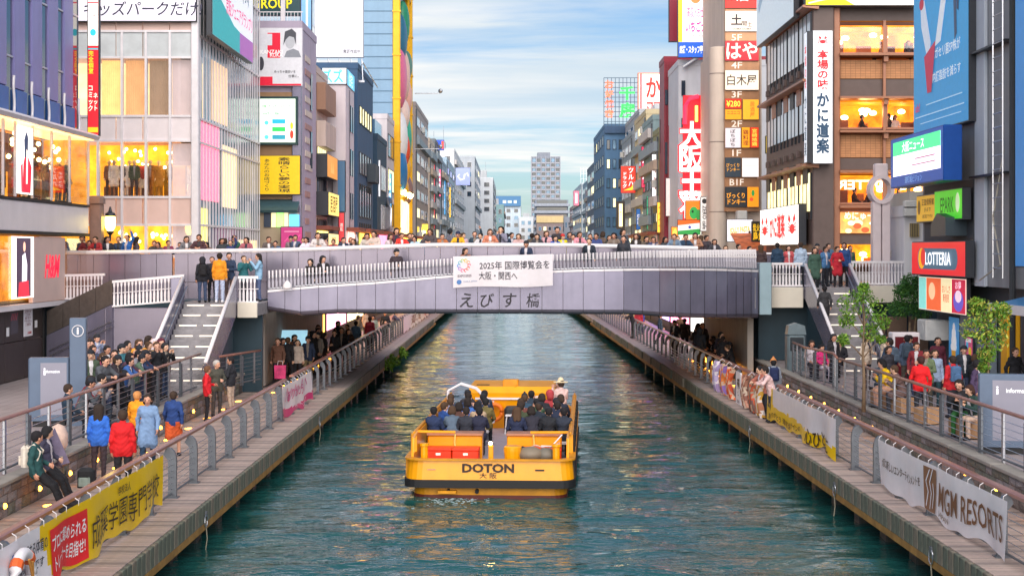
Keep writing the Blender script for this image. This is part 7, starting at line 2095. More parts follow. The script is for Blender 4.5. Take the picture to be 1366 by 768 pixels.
def hair_mesh(pose, style):
    key = (pose, style)
    if key in _hair:
        return _hair[key]
    P = POSES[pose]
    hed = P['head']
    hf = P.get('face', V3(0, -1, 0))
    hf = hf / np.linalg.norm(hf)
    hr = np.cross(hf, V3(0, 0, 1))
    hr /= np.linalg.norm(hr)
    hu = np.cross(hr, hf)
    c = hed + hu * .045 - hf * .014
    nrm = (hf * .86 - hu * .5)
    cp = hed + hf * .052 + hu * .05
    cut = lambda x, y, z: (x - cp[0]) * nrm[0] + (y - cp[1]) * nrm[1] + (z - cp[2]) * nrm[2] - .012 * np.sin(70 * (x * hr[0] + y * hr[1]))
    mats = 1
    if style == 'short':
        pr = [(c - hf * .02, c + hf * .01, .098, .1, 0), (c - hf * .03 - hu * .05, c - hf * .02, .082, .09, 0)]
    elif style == 'bob':
        pr = [(c - hf * .01, c + hf * .01, .104, .104, 0), (c - hf * .03 - hu * .08 - hr * .035, c - hf * .02 + hr * .0, .085, .09, 0), (c - hf * .03 - hu * .08 + hr * .035, c - hf * .02, .085, .09, 0)]
    elif style == 'long':
        pr = [(c, c + hf * .01, .103, .103, 0), (c - hf * .03 - hr * .03, c - hf * .07 - hu * .27 - hr * .05, .09, .06, 0), (c - hf * .03 + hr * .03, c - hf * .07 - hu * .27 + hr * .05, .09, .06, 0)]
    elif style == 'cap':
        pr = [(c + hu * .01, c + hu * .015 + hf * .01, .105, .103, 0), (c + hf * .08 + hu * .0 - hr * .04, c + hf * .15 - hu * .012 - hr * .03, .018, .012, 0), (c + hf * .08 + hr * .04, c + hf * .15 - hu * .012 + hr * .03, .018, .012, 0), (c + hf * .08, c + hf * .16 - hu * .012, .02, .012, 0)]
        cut = None
    elif style == 'beanie':
        pr = [(c + hu * .015, c + hu * .04, .107, .095, 0), (c + hu * .1, c + hu * .15, .035, .03, 0)]
        cut = None
    elif style == 'hood':
        pr = [(c - hf * .02, c + hf * .0, .125, .12, 0), (c - hf * .05 - hu * .1, c - hf * .03, .11, .11, 0)]
    elif style == 'hat':
        pr = [(c + hu * .04, c + hu * .07, .1, .085, 0)] + [(c + hu * .02, c + hu * .015 + (hf * math.cos(a) + hr * math.sin(a)) * .2, .03, .012, 0) for a in np.linspace(0, 2 * PI, 17)[:-1]]
        cut = None
    if style in ('cap', 'beanie', 'hat'):
        cut = lambda x, y, z: -((x - hed[0]) * hu[0] + (y - hed[1]) * hu[1] + (z - hed[2]) * hu[2] - .045)
    v, f, vl = grow(pr, .0125, .02, cut)
    me = to_mesh('hair', v, f, vl, 1)
    _hair[key] = me
    return me
bp = MB()
bp.cbox(-.15, .15, .1, .25, .0, .42, .05)
bp.cbox(-.11, .11, .25, .3, .04, .22, .03)
for sg in (-1, 1):
    bp.tube([(sg * .1, .12, .36), (sg * .11, 0, .44), (sg * .12, -.13, .3), (sg * .12, -.06, .12), (sg * .13, .1, .05)], .022, 5)
bp = bp.mesh('backpack')
bp.materials.append(C('#333333'))
SKIN = [M('skin_%d' % i, c, .5, 0, .08, 9.) for i, c in enumerate(('#d9a58a', '#e0b498', '#c8937a', '#d6a48c'))]
m_eye, m_lip = M('eye_dark', '#2a1c18', .3), M('lip', '#b06a60', .5)
CLOTH = {}
def cloth(h):
    return M('cloth_' + h.lstrip('#'), h, .85, 0, .18, 7., .25)
USED = {}
COLN = {}
def cname(h):
    r, g, b = [int(h.lstrip('#')[i:i + 2], 16) for i in (0, 2, 4)]
    mx_, mn = max(r, g, b), min(r, g, b)
    if mx_ - mn < 28:
        return 'black' if mx_ < 62 else 'dark grey' if mx_ < 105 else 'grey' if mx_ < 170 else 'white'
    import colorsys
    H, S, V = colorsys.rgb_to_hsv(r / 255, g / 255, b / 255)
    H *= 360
    if H < 14 or H > 345:
        n = 'red' if V > .55 else 'maroon'
        if S < .4:
            n = 'pink' if V > .6 else 'dusky rose'
    elif H < 42:
        n = 'orange' if S > .6 and V > .7 else ('cream' if V > .75 else 'brown')
    elif H < 66:
        n = 'yellow' if S > .5 and V > .6 else ('beige' if V > .6 else 'olive')
    elif H < 165:
        n = 'green'
    elif H < 200:
        n = 'teal' if V < .6 else 'light blue'
    elif H < 260:
        n = 'navy' if V < .45 else ('blue' if S > .45 else 'pale blue')
    else:
        n = 'purple' if V < .65 else ('pink' if H > 310 else 'lilac')
    return n
HN = {'short': 'short hair', 'bob': 'bobbed hair', 'long': 'long hair', 'cap': 'cap', 'beanie': 'bobble hat', 'hood': 'hood', 'hat': 'hat'}
PN = {'stand': 'standing', 'turn': 'turning', 'rail': 'leaning', 'phone': 'hands raised', 'raise': 'arm raised', 'walk': 'walking', 'sit': 'sitting', 'lean': 'hunched', 'sitphone': 'hands raised', 'perch': 'perched'}
def person(loc, rotz, pose='stand', top='#333740', bottom='#26262c', hair='short', where='', var='', group=None, shoes='#24242a', haircol=None, pack=None, scale=None, label=None):
    k = len(bpy.data.objects)
    if haircol is None:
        haircol = HAIR[k % len(HAIR)] if hair in ('short', 'bob', 'long') else (top if hair == 'hood' else '#20242e')
    o = obj('person', body_mesh(pose, var), None, None, loc, (0, 0, rotz))
    override(o, [SKIN[k % 4], cloth(top), cloth(bottom), cloth(shoes), m_eye, m_lip, cloth([top, '#d8d6da', top, '#3a3a42', '#8a8078', '#c8c4cc', '#2c3040'][k % 7])])
    s = scale or (.95 + .011 * ((k * 7) % 10))
    o.scale = (s, s, s)
    hm = obj({'cap': 'cap', 'beanie': 'bobble_hat', 'hat': 'sun_hat', 'hood': 'hood'}.get(hair, 'hair'), hair_mesh(pose, hair), None, o)
    override(hm, [cloth(haircol)])
    if hair in ('cap', 'beanie', 'hat'):
        h2 = obj('hair', hair_mesh(pose, 'short'), None, o)
        override(h2, [cloth(HAIR[k % len(HAIR)])])
        h2.scale = (.985, .985, .997)
    if pack:
        P = POSES[pose]
        b = obj('backpack', bp, None, o, tuple(P['chest'] + V3(0, 0, -.25)))
        override(b, [cloth(pack)])
    lb = label or 'person in %s %s with %s %s %s' % (cname(top), {'coat': 'coat', 'skirt': 'top and skirt'}.get(var, 'jacket'), HN[hair], PN[pose], where)
    lb = ' '.join(lb.split())
    tag(o, lb, 'person', group)
    USED.setdefault(lb, []).append((loc[0], o))
    return o
for (root, x, y, z, r, c, l, v) in ([(A_, XA - .6, yy, 7.85, PI / 2 - .3, c, l, v) for yy, c, l, v in ((48.4, '#2c2a30', '#222222', ''), (53.2, '#d9a35a', '#e8e0d8', 'skirt'), (54.0, '#6a5a3a', '#3c3328', 'coat'), (55.6, '#8a6a3a', '#5a4a3a', ''), (57.2, '#b07a3a', '#4a3a30', 'coat'), (58.2, '#3d4a3a', '#222222', ''))]
                                    + [(B_, WX(px, 69), 68.9 + (px % 3) * .25, zb(262), .2, c, l, v) for px, c, l, v in ((145, '#8a5a2c', '#3a2a1c', ''), (153, '#e8e0d0', '#4a3a26', 'coat'), (163, '#3a2a1c', '#6a4524', 'skirt'), (172, '#f0e8dc', '#d8c8b0', 'coat'), (180, '#2e4a34', '#2a2a2a', ''), (188, '#a83020', '#e8dcc8', 'skirt'), (201, '#6a4524', '#3a2a1c', ''), (211, '#8a6030', '#4a3420', 'coat'), (221, '#5a3a20', '#2a2018', ''))]):
    mq = obj('mannequin', body_mesh('stand', v), None, root, Vector((x, y, z)) - root.location, (0, 0, r))
    override(mq, [C('#e8c9a0'), cloth(c), cloth(l), cloth('#33302c'), C('#e8c9a0'), C('#e8c9a0')])
for k in range(9):
    part(B_, 'display_shelf', MB().cbox(WX(140 + k * 10, 69.6), WX(147 + k * 10, 69.6), 69.4, 69.7, zb(262), zb(262) + .5 + (k * 7 % 5) * .22, .03), M('shop_shelf_%d' % (k % 3), ['#8a5a28', '#c89048', '#5a3a20'][k % 3], .6, 0, .3, 3.))
PEOPLE_X = {}
def at(px, d, z):
    return (WX(px, d), d, z)

# crowd along the smooth parapet of the bridge
crowd = [(90, '#4a3a4a', 'bob', 'rail'), (99, '#33363e', 'short', 'stand'), (108, '#5a4048', 'long', 'turn'), (122, '#6a2a30', 'bob', 'rail'), (131, '#a02a30', 'short', 'rail'), (143, '#30303a', 'long', 'turn'), (157, '#3a4a6a', 'short', 'stand'), (165, '#2c6ab8', 'short', 'raise'), (204, '#3c3c3e', 'short', 'rail'), (215, '#5a4a50', 'bob', 'rail'), (224, '#8a3a5a', 'short', 'turn'), (240, '#2c3a6a', 'short', 'rail'), (250, '#6a6a70', 'bob', 'rail'), (265, '#4a3038', 'short', 'rail'), (279, '#705a50', 'long', 'rail'), (292, '#3a4048', 'long', 'turn'), (304, '#2c3c70', 'short', 'raise'), (314, '#3a6a5a', 'short', 'turn'), (329, '#a05a68', 'long', 'rail'), (357, '#58504e', 'short', 'rail'), (371, '#3a5a80', 'short', 'rail'), (394, '#4a5a7a', 'short', 'turn'), (405, '#2a2a30', 'short', 'stand'), (411, '#d8d0e0', 'long', 'rail'), (425, '#c8c0c0', 'bob', 'rail'), (443, '#a82c3a', 'short', 'rail'), (457, '#26324a', 'short', 'rail'), (468, '#c8c0c8', 'bob', 'raise'), (477, '#2c2c34', 'long', 'rail'), (492, '#b0a8a0', 'long', 'rail'), (504, '#c8b8b0', 'bob', 'rail'), (518, '#d8c8d0', 'long', 'turn'), (527, '#5a2a3a', 'bob', 'turn'), (537, '#d8352c', 'short', 'rail'), (546, '#46404a', 'short', 'turn'), (557, '#a8c8d8', 'bob', 'rail'), (566, '#4a8ab0', 'short', 'turn'), (576, '#4c4448', 'long', 'rail'), (590, '#b06a40', 'short', 'rail'), (609, '#d8a820', 'cap', 'rail'), (617, '#d8b8c8', 'long', 'turn'), (632, '#2c4050', 'short', 'raise'), (643, '#c8c8cc', 'short', 'rail'), (656, '#c07a60', 'bob', 'rail'), (667, '#8a8aa0', 'long', 'phone'), (684, '#1f3550', 'short', 'turn'), (695, '#c0a0a0', 'long', 'rail'), (711, '#5a5048', 'short', 'stand'), (718, '#33343c', 'long', 'rail'), (727, '#d8a8b0', 'long', 'turn'), (738, '#2a4a9a', 'bob', 'rail'), (746, '#38363e', 'short', 'turn'), (754, '#e8d820', 'cap', 'turn'), (765, '#6a5a58', 'short', 'rail'), (773, '#d890a0', 'bob', 'rail'), (787, '#26324a', 'short', 'phone'), (797, '#3a4a80', 'short', 'rail'), (811, '#40403a', 'bob', 'phone'), (822, '#786a60', 'long', 'rail'), (835, '#4a5260', 'bob', 'turn'), (846, '#38302e', 'long', 'stand'), (858, '#5a5048', 'long', 'rail'), (868, '#40486a', 'short', 'rail'), (877, '#a08a80', 'bob', 'rail'), (889, '#3a4048', 'long', 'turn'), (897, '#6a8098', 'short', 'rail'), (912, '#26405a', 'short', 'rail'), (928, '#a87a60', 'bob', 'rail'), (941, '#4a4048', 'short', 'turn'), (954, '#3c3c44', 'long', 'rail')]
ORD = ['first', 'second', 'third', 'fourth', 'fifth', 'sixth', 'seventh', 'eighth', 'ninth', 'tenth', 'eleventh', 'twelfth']
for i, (px, c, hs, po) in enumerate(crowd):
    px += rng.uniform(-3.5, 3.5)
    y = 59.75 + (.35 if po in ('turn', 'stand') else 0) + .5 * ((i * 37) % 3 == 0) * (po != 'rail')
    x = WX(px, y)
    yy = y if po == 'rail' else y + .3
    if x > 7.2:
        yy += 1.5
        x = WX(px, yy)
    person((x, yy, zdeck(x)), ((i * 53) % 7 - 3) * .12 + (2.6 if po == 'stand' and i % 2 else 0), po, c, '#2a2c34', hs, 'at bridge parapet', '', 'crowd on the bridge', scale=.88 + .2 * rng.random(), haircol='#c83030' if c == '#e8d820' else ('#1f2a4a' if c == '#d8a820' else None))
back = [(138, '#7a3a3a'), (182, '#5a5058'), (300, '#484048'), (388, '#8a7a80'), (434, '#b08a80'), (486, '#5a4a52'), (550, '#4a3a3a'), (600, '#6a6a78'), (676, '#5a4a40'), (760, '#404a60'), (804, '#6a5a50'), (852, '#705a50'), (904, '#504048'), (935, '#7a6a70')]
for i, (px, c) in enumerate(back):
    y = 64.5 + (i * 29 % 7)
    person((WX(px, y), y, zdeck(WX(px, y)) if WX(px, y) < 9 else 4.6), (i * 2.1) % 6.28, ['walk', 'turn', 'stand'][i % 3], c, '#2c2a30', ['short', 'long', 'bob', 'cap'][i % 4], 'mid bridge plaza', '', 'crowd on the bridge plaza')
# on the sloping walk behind the slats
for px, c, hs, d in ((414, '#1c1c20', 'hood', 57), (431, '#202026', 'hood', 57.4), (529, '#3a3038', 'cap', 57), (621, '#8a5a4a', 'long', 57), (702, '#26324e', 'cap', 56.6), (786, '#26303e', 'short', 56.8), (832, '#30343e', 'short', 57.2)):
    x = WX(px, d)
    person((x, d, zramp(x) + (.0 if px < 650 else .08)), .3 if px % 2 else -.2, 'turn' if px % 2 else 'walk', c, '#24262e', hs, 'behind bridge slats', '', 'people on the sloping walk')
# right end of the bridge
for i, (px, d, c, hs, po, r) in enumerate([(968, 66, '#a83a50', 'bob', 'stand', 0), (985, 68, '#30303a', 'short', 'walk', 1), (1000, 67, '#8a4a4a', 'long', 'turn', 0), (1015, 66, '#4a3a3c', 'long', 'stand', 3), (1037, 65, '#26405a', 'short', 'stand', 3), (1052, 67, '#c85a60', 'bob', 'walk', 0), (1090, 66, '#7a3a3c', 'cap', 'stand', 0), (1105, 67, '#4a6a8a', 'short', 'turn', 0)]):
    person(at(px, d, 4.56), r, po, c, '#2c2a30', hs, 'at south bridge end', '', 'crowd at the south end of the bridge')
person(at(1068, 60.6, 4.56), PI, 'stand', '#a8bcd4', '#20242c', 'short', '', '', None, scale=1.05, label='person in pale blue shirt seen from behind at the south stair head')
person(at(1087, 59.7, 4.4), 0, 'stand', '#3e5c50', '#1c2026', 'bob', '', 'coat', None, label='person in long green coat stepping down the south stairs')
person(at(1101, 61.5, 4.56), .3, 'turn', '#4a78a8', '#262a34', 'short', '', '', None, label='person in blue jacket behind the green coat at the south stair head')
person(at(1117, 60.6, 4.56), 0, 'turn', '#b82434', '#1f1c22', 'short', '', 'coat', None, label='person in red coat at the head of the south stairs', scale=.95)
person(at(1126, 61.3, 4.56), -.3, 'stand', '#2c4f8a', '#20242c', 'bob', '', '', None, label='person in blue top with bobbed hair behind the red coat')
person(at(1134, 61.8, 4.56), .2, 'stand', '#46705a', '#2a2a30', 'bob', '', '', None, label='person in green top by the baluster fence at the south stair head')
person(at(1196, 62, 4.62), 2.8, 'turn', '#d8d0c0', '#2c2c30', 'short', '', '', None, label='person in cream jacket behind the white balusters near the utility pole')
person(at(1100, 57, 3.05), PI, 'walk', '#3a3a3e', '#26262a', 'short', '', 'coat', None, label='person in dark coat climbing the middle of the south stairs')
for i, (px, py, c) in enumerate([(1150, 170, '#20181a'), (1185, 170, '#2a1c1a'), (1194, 170, '#e0d0c0'), (1222, 170, '#6a4a3a'), (1176, 70, '#8a6a50'), (1212, 70, '#2a1c20'), (1140, 270, '#3a2014'), (1158, 270, '#2a1810'), (1200, 270, '#4a2818')]):
    person((WX(px, YK + .9), YK + .9, zk(py) - .62), [1.5, -1.4, .2][i % 3], 'sit', c, '#201c1c', ['short', 'bob', 'long'][i % 3], 'at %s restaurant window' % {170: 'middle', 70: 'top', 270: 'lower'}[py], '', 'diners in the crab restaurant', haircol='#17121a')
# north landing
nl = 'atop north stairs'
person(at(270, 54.2, 4.15), PI + .3, 'stand', '#20222c', '#3a4a6a', 'hood', nl, '', None, pack='#1a1a20')
person(at(283, 54.9, 4.15), .2, 'stand', '#2a2c34', '#22242c', 'short', nl)
person(at(293, 53.9, 4.15), PI, 'stand', '#e0901c', '#b4c0dc', 'short', nl, shoes='#e8e8ee', scale=1.04)
person(at(306, 54.6, 4.15), -.3, 'turn', '#2c3c58', '#5a4a48', 'short', nl)
person(at(325, 55.2, 4.15), .5, 'phone', '#2a7078', '#2c2e38', 'short', nl)
person(at(345, 55.4, 4.15), -1.2, 'phone', '#8ab4d4', '#4a5a80', 'long', nl)
# crowd packed behind the north terrace railing
nt_ = 'on the north terrace'
ncrowd = [(102, 46.5, '#3a2c30', 'short', 'phone'), (129, 49, '#8a98b8', 'cap', 'phone'), (105, 43.5, '#5a5a44', 'short', 'phone'), (117, 43.2, '#6a6a4c', 'bob', 'phone'), (143, 43.6, '#2a2a30', 'short', 'turn'), (170, 45.6, '#6a6440', 'short', 'turn'), (186, 45.2, '#e8a03a', 'long', 'turn'), (206, 47.0, '#d8ccd4', 'hood', 'stand'), (215, 46, '#5a1f34', 'hood', 'stand'), (137, 41.3, '#8a3a58', 'bob', 'phone'), (153, 41.5, '#24304a', 'short', 'phone'), (162, 42.8, '#2f6a78', 'cap', 'turn'), (199, 42.0, '#58705e', 'beanie', 'rail'), (201, 40.7, '#3a64a8', 'short', 'rail'), (210, 42.6, '#6a3a40', 'bob', 'rail'), (224, 42.3, '#24365a', 'cap', 'rail'), (239, 44.5, '#1d2028', 'short', 'phone'), (252, 45.6, '#202228', 'hood', 'phone'), (122, 46, '#b0a8c0', 'short', 'stand')]
for i, (px, d, c, hs, po) in enumerate(ncrowd):
    x = min(WX(px, d), -10.55)
    person((x, d, ZT), [.5, .9, .2, .7][i % 4] if po != 'rail' else PI / 2, po, c, ['#2c3a54', '#22242c', '#3a4a68'][i % 3], hs, nt_, '', 'crowd on the north terrace', pack='#34343c' if i in (4, 13) else None)
more_n = [(-11.3, 40.2, '#4a5a48', 'cap', 'stand'), (-11.6, 41.2, '#a8a0b0', 'bob', 'turn'), (-12.1, 42.5, '#24262c', 'short', 'stand'), (-11.2, 43.3, '#6a2c3c', 'long', 'phone'), (-12.4, 44.4, '#3a4a6a', 'short', 'turn'), (-11.1, 45.8, '#c8a878', 'bob', 'turn'), (-12.9, 45.5, '#5a5a60', 'short', 'stand'), (-11.0, 44.2, '#1f2a38', 'beanie', 'phone'), (-12.0, 46.8, '#b05a3a', 'short', 'stand'), (-10.9, 43.0, '#8a8a94', 'short', 'rail'), (-10.7, 39.9, '#302830', 'cap', 'rail'), (-11.5, 47.4, '#d0c8cc', 'long', 'turn'), (-13.4, 47.6, '#2a3c58', 'short', 'walk'), (-10.7, 41.2, '#56384a', 'bob', 'rail')]
for i, (x, d, c, hs, po) in enumerate(more_n):
    person((x, d, ZT), PI / 2 if po == 'rail' else .4 + .35 * (i % 4), po, c, ['#262832', '#3a4460', '#4a443c'][i % 3], hs, nt_, 'coat' if i in (2, 9) else '', 'crowd on the north terrace', pack='#5a3a34' if i in (4, 8) else None)
more_s = [(11.2, 44.6, '#3a3a44', 'bob', 'stand', .5), (12.2, 45.2, '#8a2a34', 'short', 'turn', -.4), (12.6, 47.8, '#4a5a70', 'short', 'stand', 2.9), (11.4, 48.2, '#c8b8a8', 'long', 'turn', .8), (13.2, 43.8, '#26303c', 'cap', 'stand', 0), (11.6, 41.9, '#6a7a5a', 'short', 'turn', -.8), (12.9, 41.0, '#202024', 'bob', 'stand', .6), (11.9, 38.4, '#4a3a5a', 'short', 'turn', 1.), (13.0, 50.2, '#705a48', 'short', 'walk', 3.), (10.9, 50.8, '#2a2a30', 'hood', 'stand', .3)]
for i, (x, d, c, hs, po, r) in enumerate(more_s):
    person((x, d, ZT), r, po, c, ['#262832', '#3a4460', '#4a443c'][i % 3], hs, 'standing about right terrace' if po != 'stand' else 'on right terrace', 'coat' if i in (0, 6) else '', 'crowd on the south terrace', pack='#3a4a5a' if i in (2,) else None)
person((-10.62, 38.6, ZT), PI / 2 - .5, 'rail', '#4c5058', '#3a3a30', 'short', '', '', 'crowd on the north terrace', scale=1.08, label='person in charcoal jacket leaning over the north terrace railing facing the canal')
for i, (px, d, c, b, hs, po) in enumerate([(107, 37.0, '#8a2030', '#24303c', 'bob', 'lean'), (103, 35.8, '#22384c', '#262c38', 'short', 'sit'), (136, 36.8, '#4a5058', '#1e2028', 'cap', 'lean'), (150, 37.8, '#9a98a0', '#3c4450', 'short', 'lean'), (215, 40.0, '#20242e', '#1e1e24', 'cap', 'lean')]):
    x = min(WX(px, d), -10.6)
    person((x, d, ZT - .02), PI / 2 + .4, po, c, b, hs, 'on low north terrace seat', '', 'people sitting on the north terrace')
# north boardwalk
nb = 'on the north boardwalk'
person((-9.15, 45, ZD), PI / 2 + .2, 'turn', '#d81e2c', '#1d1c22', 'short', nb, haircol='#6a4a34', scale=.97)
person((-9.1, 46.2, ZD), .6, 'turn', '#4a4a42', '#3a3a3c', 'short', nb, haircol='#b8b4b0')
person((-9.0, 48, ZD), -PI / 2 - .2, 'turn', '#24262e', '#c0aa98', 'short', nb, scale=1.0)
person((-9.2, 33.4, ZD), PI, 'stand', '#2f6cd0', '#3a3038', 'long', nb, scale=.99)
person((-8.15, 31.4, ZD), PI + .1, 'stand', '#d01820', '#1e1e24', 'short', nb, '', scale=1.04)
person((-9.2, 36.8, ZD), PI - .2, 'walk', '#f29a1e', '#3a3438', 'short', nb, haircol='#c88a50')
person((-8.55, 35.2, ZD), .1, 'walk', '#7a98c0', '#26405c', 'bob', nb, 'coat')
person((-8.4, 37.2, ZD), PI, 'walk', '#22407c', '#d0592a', 'short', nb, 'skirt')
person((-9.3, 29.3, ZD), PI / 2 + .1, 'perch', '#1f4a4c', '#17181e', 'short', 'on the low stone wall', '', None, pack='#d8d0c4', scale=1.0)
person((-9.35, 30.1, ZD), PI / 2 - .1, 'perch', '#3c3a50', '#1b1c22', 'bob', 'on the low stone wall', '', None, scale=1.0)
for i, (x, d, c, b, hs, po, r) in enumerate([(-8.9, 57, '#6a4a3c', '#202026', 'short', 'walk', 0), (-8.3, 58, '#c8b8ac', '#1f2026', 'short', 'stand', .3), (-8.0, 58.8, '#26344e', '#8a7a5a', 'cap', 'walk', 0), (-8.2, 62, '#16161a', '#1c1a1c', 'hood', 'stand', 1), (-7.9, 63.2, '#1c1c22', '#2a2a2c', 'short', 'stand', 2), (-7.5, 66, '#1a1a1e', '#18181c', 'short', 'walk', 0), (-7.3, 67, '#3a241a', '#1c1a1c', 'bob', 'turn', 0), (-7.6, 73, '#5a7a9a', '#22262e', 'short', 'stand', 3), (-7.2, 76, '#a82c40', '#202026', 'short', 'stand', 3), (-7.4, 80, '#9aa8a0', '#2a2a30', 'bob', 'walk', 0), (-7.1, 84, '#22242c', '#1e1e22', 'cap', 'turn', 0), (-8.0, 78, '#8a7a60', '#2a2a30', 'short', 'walk', 2), (-7.0, 88, '#4a4a60', '#222226', 'short', 'rail', PI / 2), (-8.4, 86, '#c8a890', '#2a2a30', 'long', 'stand', 1)]):
    person((x, d, ZD), r, po, c, b, hs, 'under bridge north end' if d < 70 else 'on far north boardwalk', '', 'people in the shade of the bridge')
for i in range(12):
    x, d = -9.1 + rng.uniform(0, 1.6), 57.5 + i * 1.25
    person((x, d, ZD), rng.uniform(-.8, .8) + (3.1 if i % 3 == 0 else 0), ['walk', 'stand', 'turn'][i % 3], ['#1c1c22', '#2a2430', '#5a3a2c', '#26303c', '#8a8078', '#202024'][i % 6], '#1e1e24', ['short', 'hood', 'long', 'bob', 'cap'][i % 5], 'deep under bridge left end', '', 'people in the shade of the bridge')
for i in range(9):
    x, d = 7.9 + rng.uniform(0, 1.0), 61 + i * 1.7
    person((x, d, ZD), rng.uniform(-.8, .8) + (3.1 if i % 2 == 0 else 0), ['stand', 'turn', 'walk'][i % 3], ['#1c1c22', '#2a2430', '#26303c', '#3a2c28', '#202024'][i % 5], '#1e1e24', ['short', 'bob', 'hood', 'cap'][i % 4], 'deep under bridge right end', '', 'people in the shade of the bridge')
# south boardwalk
person((8.3, 47.6, ZD), PI, 'stand', '#8a94a4', '#24304c', 'beanie', 'on the south boardwalk', haircol='#d08a50', pack='#1f2c54', scale=.98)
person((7.72, 44.6, ZD), -PI / 2, 'rail', '#d8b8b8', '#3a3a44', 'short', 'over the south railing', scale=1.02)
person((7.72, 45.7, ZD), -PI / 2 + .3, 'rail', '#b06a5a', '#33343c', 'short', 'over the south railing', scale=.98)
bench = thing('long_bench', 'long dark bench in the shade under the south end of the bridge', 'bench', (9.0, 64, ZD))
obj('seat', MB().cbox(-.25, .25, -4.5, 4.5, .36, .44, .02), M('bench_wood', '#4a3526', .6), bench)
for y in np.arange(-4.2, 4.4, .7):
    obj('seat_light', MB().box(-.262, -.252, y, y + .35, .1, .3), m_lamp, bench)
for y in (-4, 0, 4):
    obj('leg', MB().cbox(-.2, .2, y - .06, y + .06, 0, .36, .01), m_black, bench)
for i, (y, c, b, hs, po) in enumerate([(60.6, '#1a1a20', '#22222a', 'short', 'lean'), (61.6, '#22242c', '#3c4a60', 'cap', 'sit'), (62.6, '#26201e', '#1d1d22', 'short', 'lean'), (63.5, '#3a2c2a', '#2c2c34', 'long', 'sit'), (64.5, '#16181c', '#202026', 'short', 'sit'), (65.6, '#202430', '#2c303a', 'bob', 'lean'), (66.7, '#2c3a4a', '#202026', 'short', 'sit'), (67.6, '#1e1c20', '#1a1a1e', 'hood', 'lean')]):
    person((8.95, y, ZD), -PI / 2 + .15 * (i % 3 - 1), po, c, b, hs, 'on bench under bridge', '', 'people on the bench under the bridge')
for i, (x, d, c, b, hs, po, r) in enumerate([(8.1, 82, '#26364a', '#1c1e24', 'short', 'walk', 1.6), (9.0, 80, '#6a4a38', '#3a3028', 'bob', 'turn', 0), (7.9, 92, '#3a56a0', '#2a3050', 'short', 'stand', 3), (7.6, 90, '#b03040', '#2a2a30', 'short', 'stand', 3), (7.1, 88, '#26262c', '#202024', 'hood', 'rail', -PI / 2), (8.7, 70.5, '#2a2e38', '#1f1f24', 'short', 'turn', 2.)]):
    person((x, d, ZD), r, po, c, b, hs, 'on far south boardwalk', '', 'people beyond the bridge')
# south terrace
st = 'on the south terrace'
for i, (px, d, z, c, b, hs, po, r, pk) in enumerate([(1083, 52.8, .3, '#b8b0b8', '#2a2a34', 'bob', 'sit', 0, None), (1096, 52.6, .25, '#d8307c', '#c8c0d0', 'long', 'sit', .3, None), (1108, 53.0, .35, '#26384c', '#2a3a5c', 'short', 'lean', -.2, None), (1121, 53.2, .3, '#202028', '#1f2026', 'long', 'sit', -.6, None)]):
    person(at(px, d, ZT + z - .45 + .1), r, po, c, b, hs, 'below south stairs', '', 'people sitting by the south stairs')
person(at(1180, 50, ZT), 1.2, 'phone', '#d8c4b0', '#2c2c34', 'bob', st)
person(at(1187, 46, ZT), PI + .5, 'turn', '#26405c', '#2a2c36', 'cap', st, pack='#56687c', scale=1.04)
person(at(1214, 49, ZT), -1.3, 'turn', '#26282e', '#20222a', 'short', st)
person(at(1251, 46.5, ZT), 0, 'stand', '#5a2034', '#2c2a30', 'short', st)
person(at(1247, 42.5, ZT), 0, 'stand', '#a4b8d8', '#2a4a54', 'long', st, scale=.97)
person(at(1228, 39.5, ZT), PI - .3, 'turn', '#e01820', '#2a2c34', 'short', st, scale=.98, haircol='#3a1f1c')
person(at(1271, 40, ZT), PI + .2, 'stand', '#c8202c', '#2a3040', 'short', st, pack='#4a6c94', scale=.97)
person(at(1301, 43.4, ZT), PI / 2 + .4, 'sit', '#17191f', '#2a3448', 'short', st, '', None, scale=1.1)
person(at(1175, 43.4, ZT), .3, 'sit', '#3a4a58', '#3c5a78', 'short', 'on cube by south railing')
person(at(1189, 42.3, ZT), -PI / 2, 'lean', '#f2c40e', '#d8a58a', 'bob', 'on cube by south railing', 'skirt')
person(at(1205, 41.2, ZT), -PI / 2 - .2, 'lean', '#6a5450', '#33343c', 'short', 'on cube by south railing', 'coat')
person(at(1281, 36.2, ZT), -.4, 'lean', '#1f2026', '#2c6a34', 'bob', 'on cube by south railing')
person(at(1303, 35.6, ZT), -PI / 2 + .5, 'lean', '#24403c', '#c8ac9a', 'bob', 'on cube by south railing', haircol='#3a2018')
person(at(1354, 42.5, ZT), .4, 'walk', '#1c1c22', '#26262c', 'short', st)
wood = M('cube_wood', '#b08a68', .6, 0, .15, 3.)
for i, (px, d) in enumerate([(1175, 43.4), (1189, 42.3), (1205, 41.2), (1237, 38.6), (1284, 36.2), (1306, 35.6)]):
    q = thing('cube_seat', ['under the masked sitter', 'under the yellow topped sitter', 'under the brown coated sitter', 'standing empty behind the railing posts', 'under the sitter in black with green trousers', 'under the sitter in dark green'][i], 'seat', at(px, d, ZT), .2 * i, 'wooden cube seats')
    q['label'] = 'pale wooden cube seat ' + q['label']
    obj('seat', MB().cbox(-.25, .25, -.25, .25, .03, .44, .02), wood, q)
    obj('foot', MB().box(-.2, .2, -.2, .2, 0, .03), m_black, q)
tb = thing('terrace_table', 'small white legged table beside the seated person in black', 'table', at(1318, 43.2, ZT))
obj('tabletop', MB().cbox(-.4, .4, -.35, .35, .68, .72, .01), C('#b8c4cc', 0, .4), tb)
for x in (-.36, .36):
    for y in (-.3, .3):
        obj('leg', MB().box(x - .02, x + .02, y - .02, y + .02, 0, .68), m_white, tb)
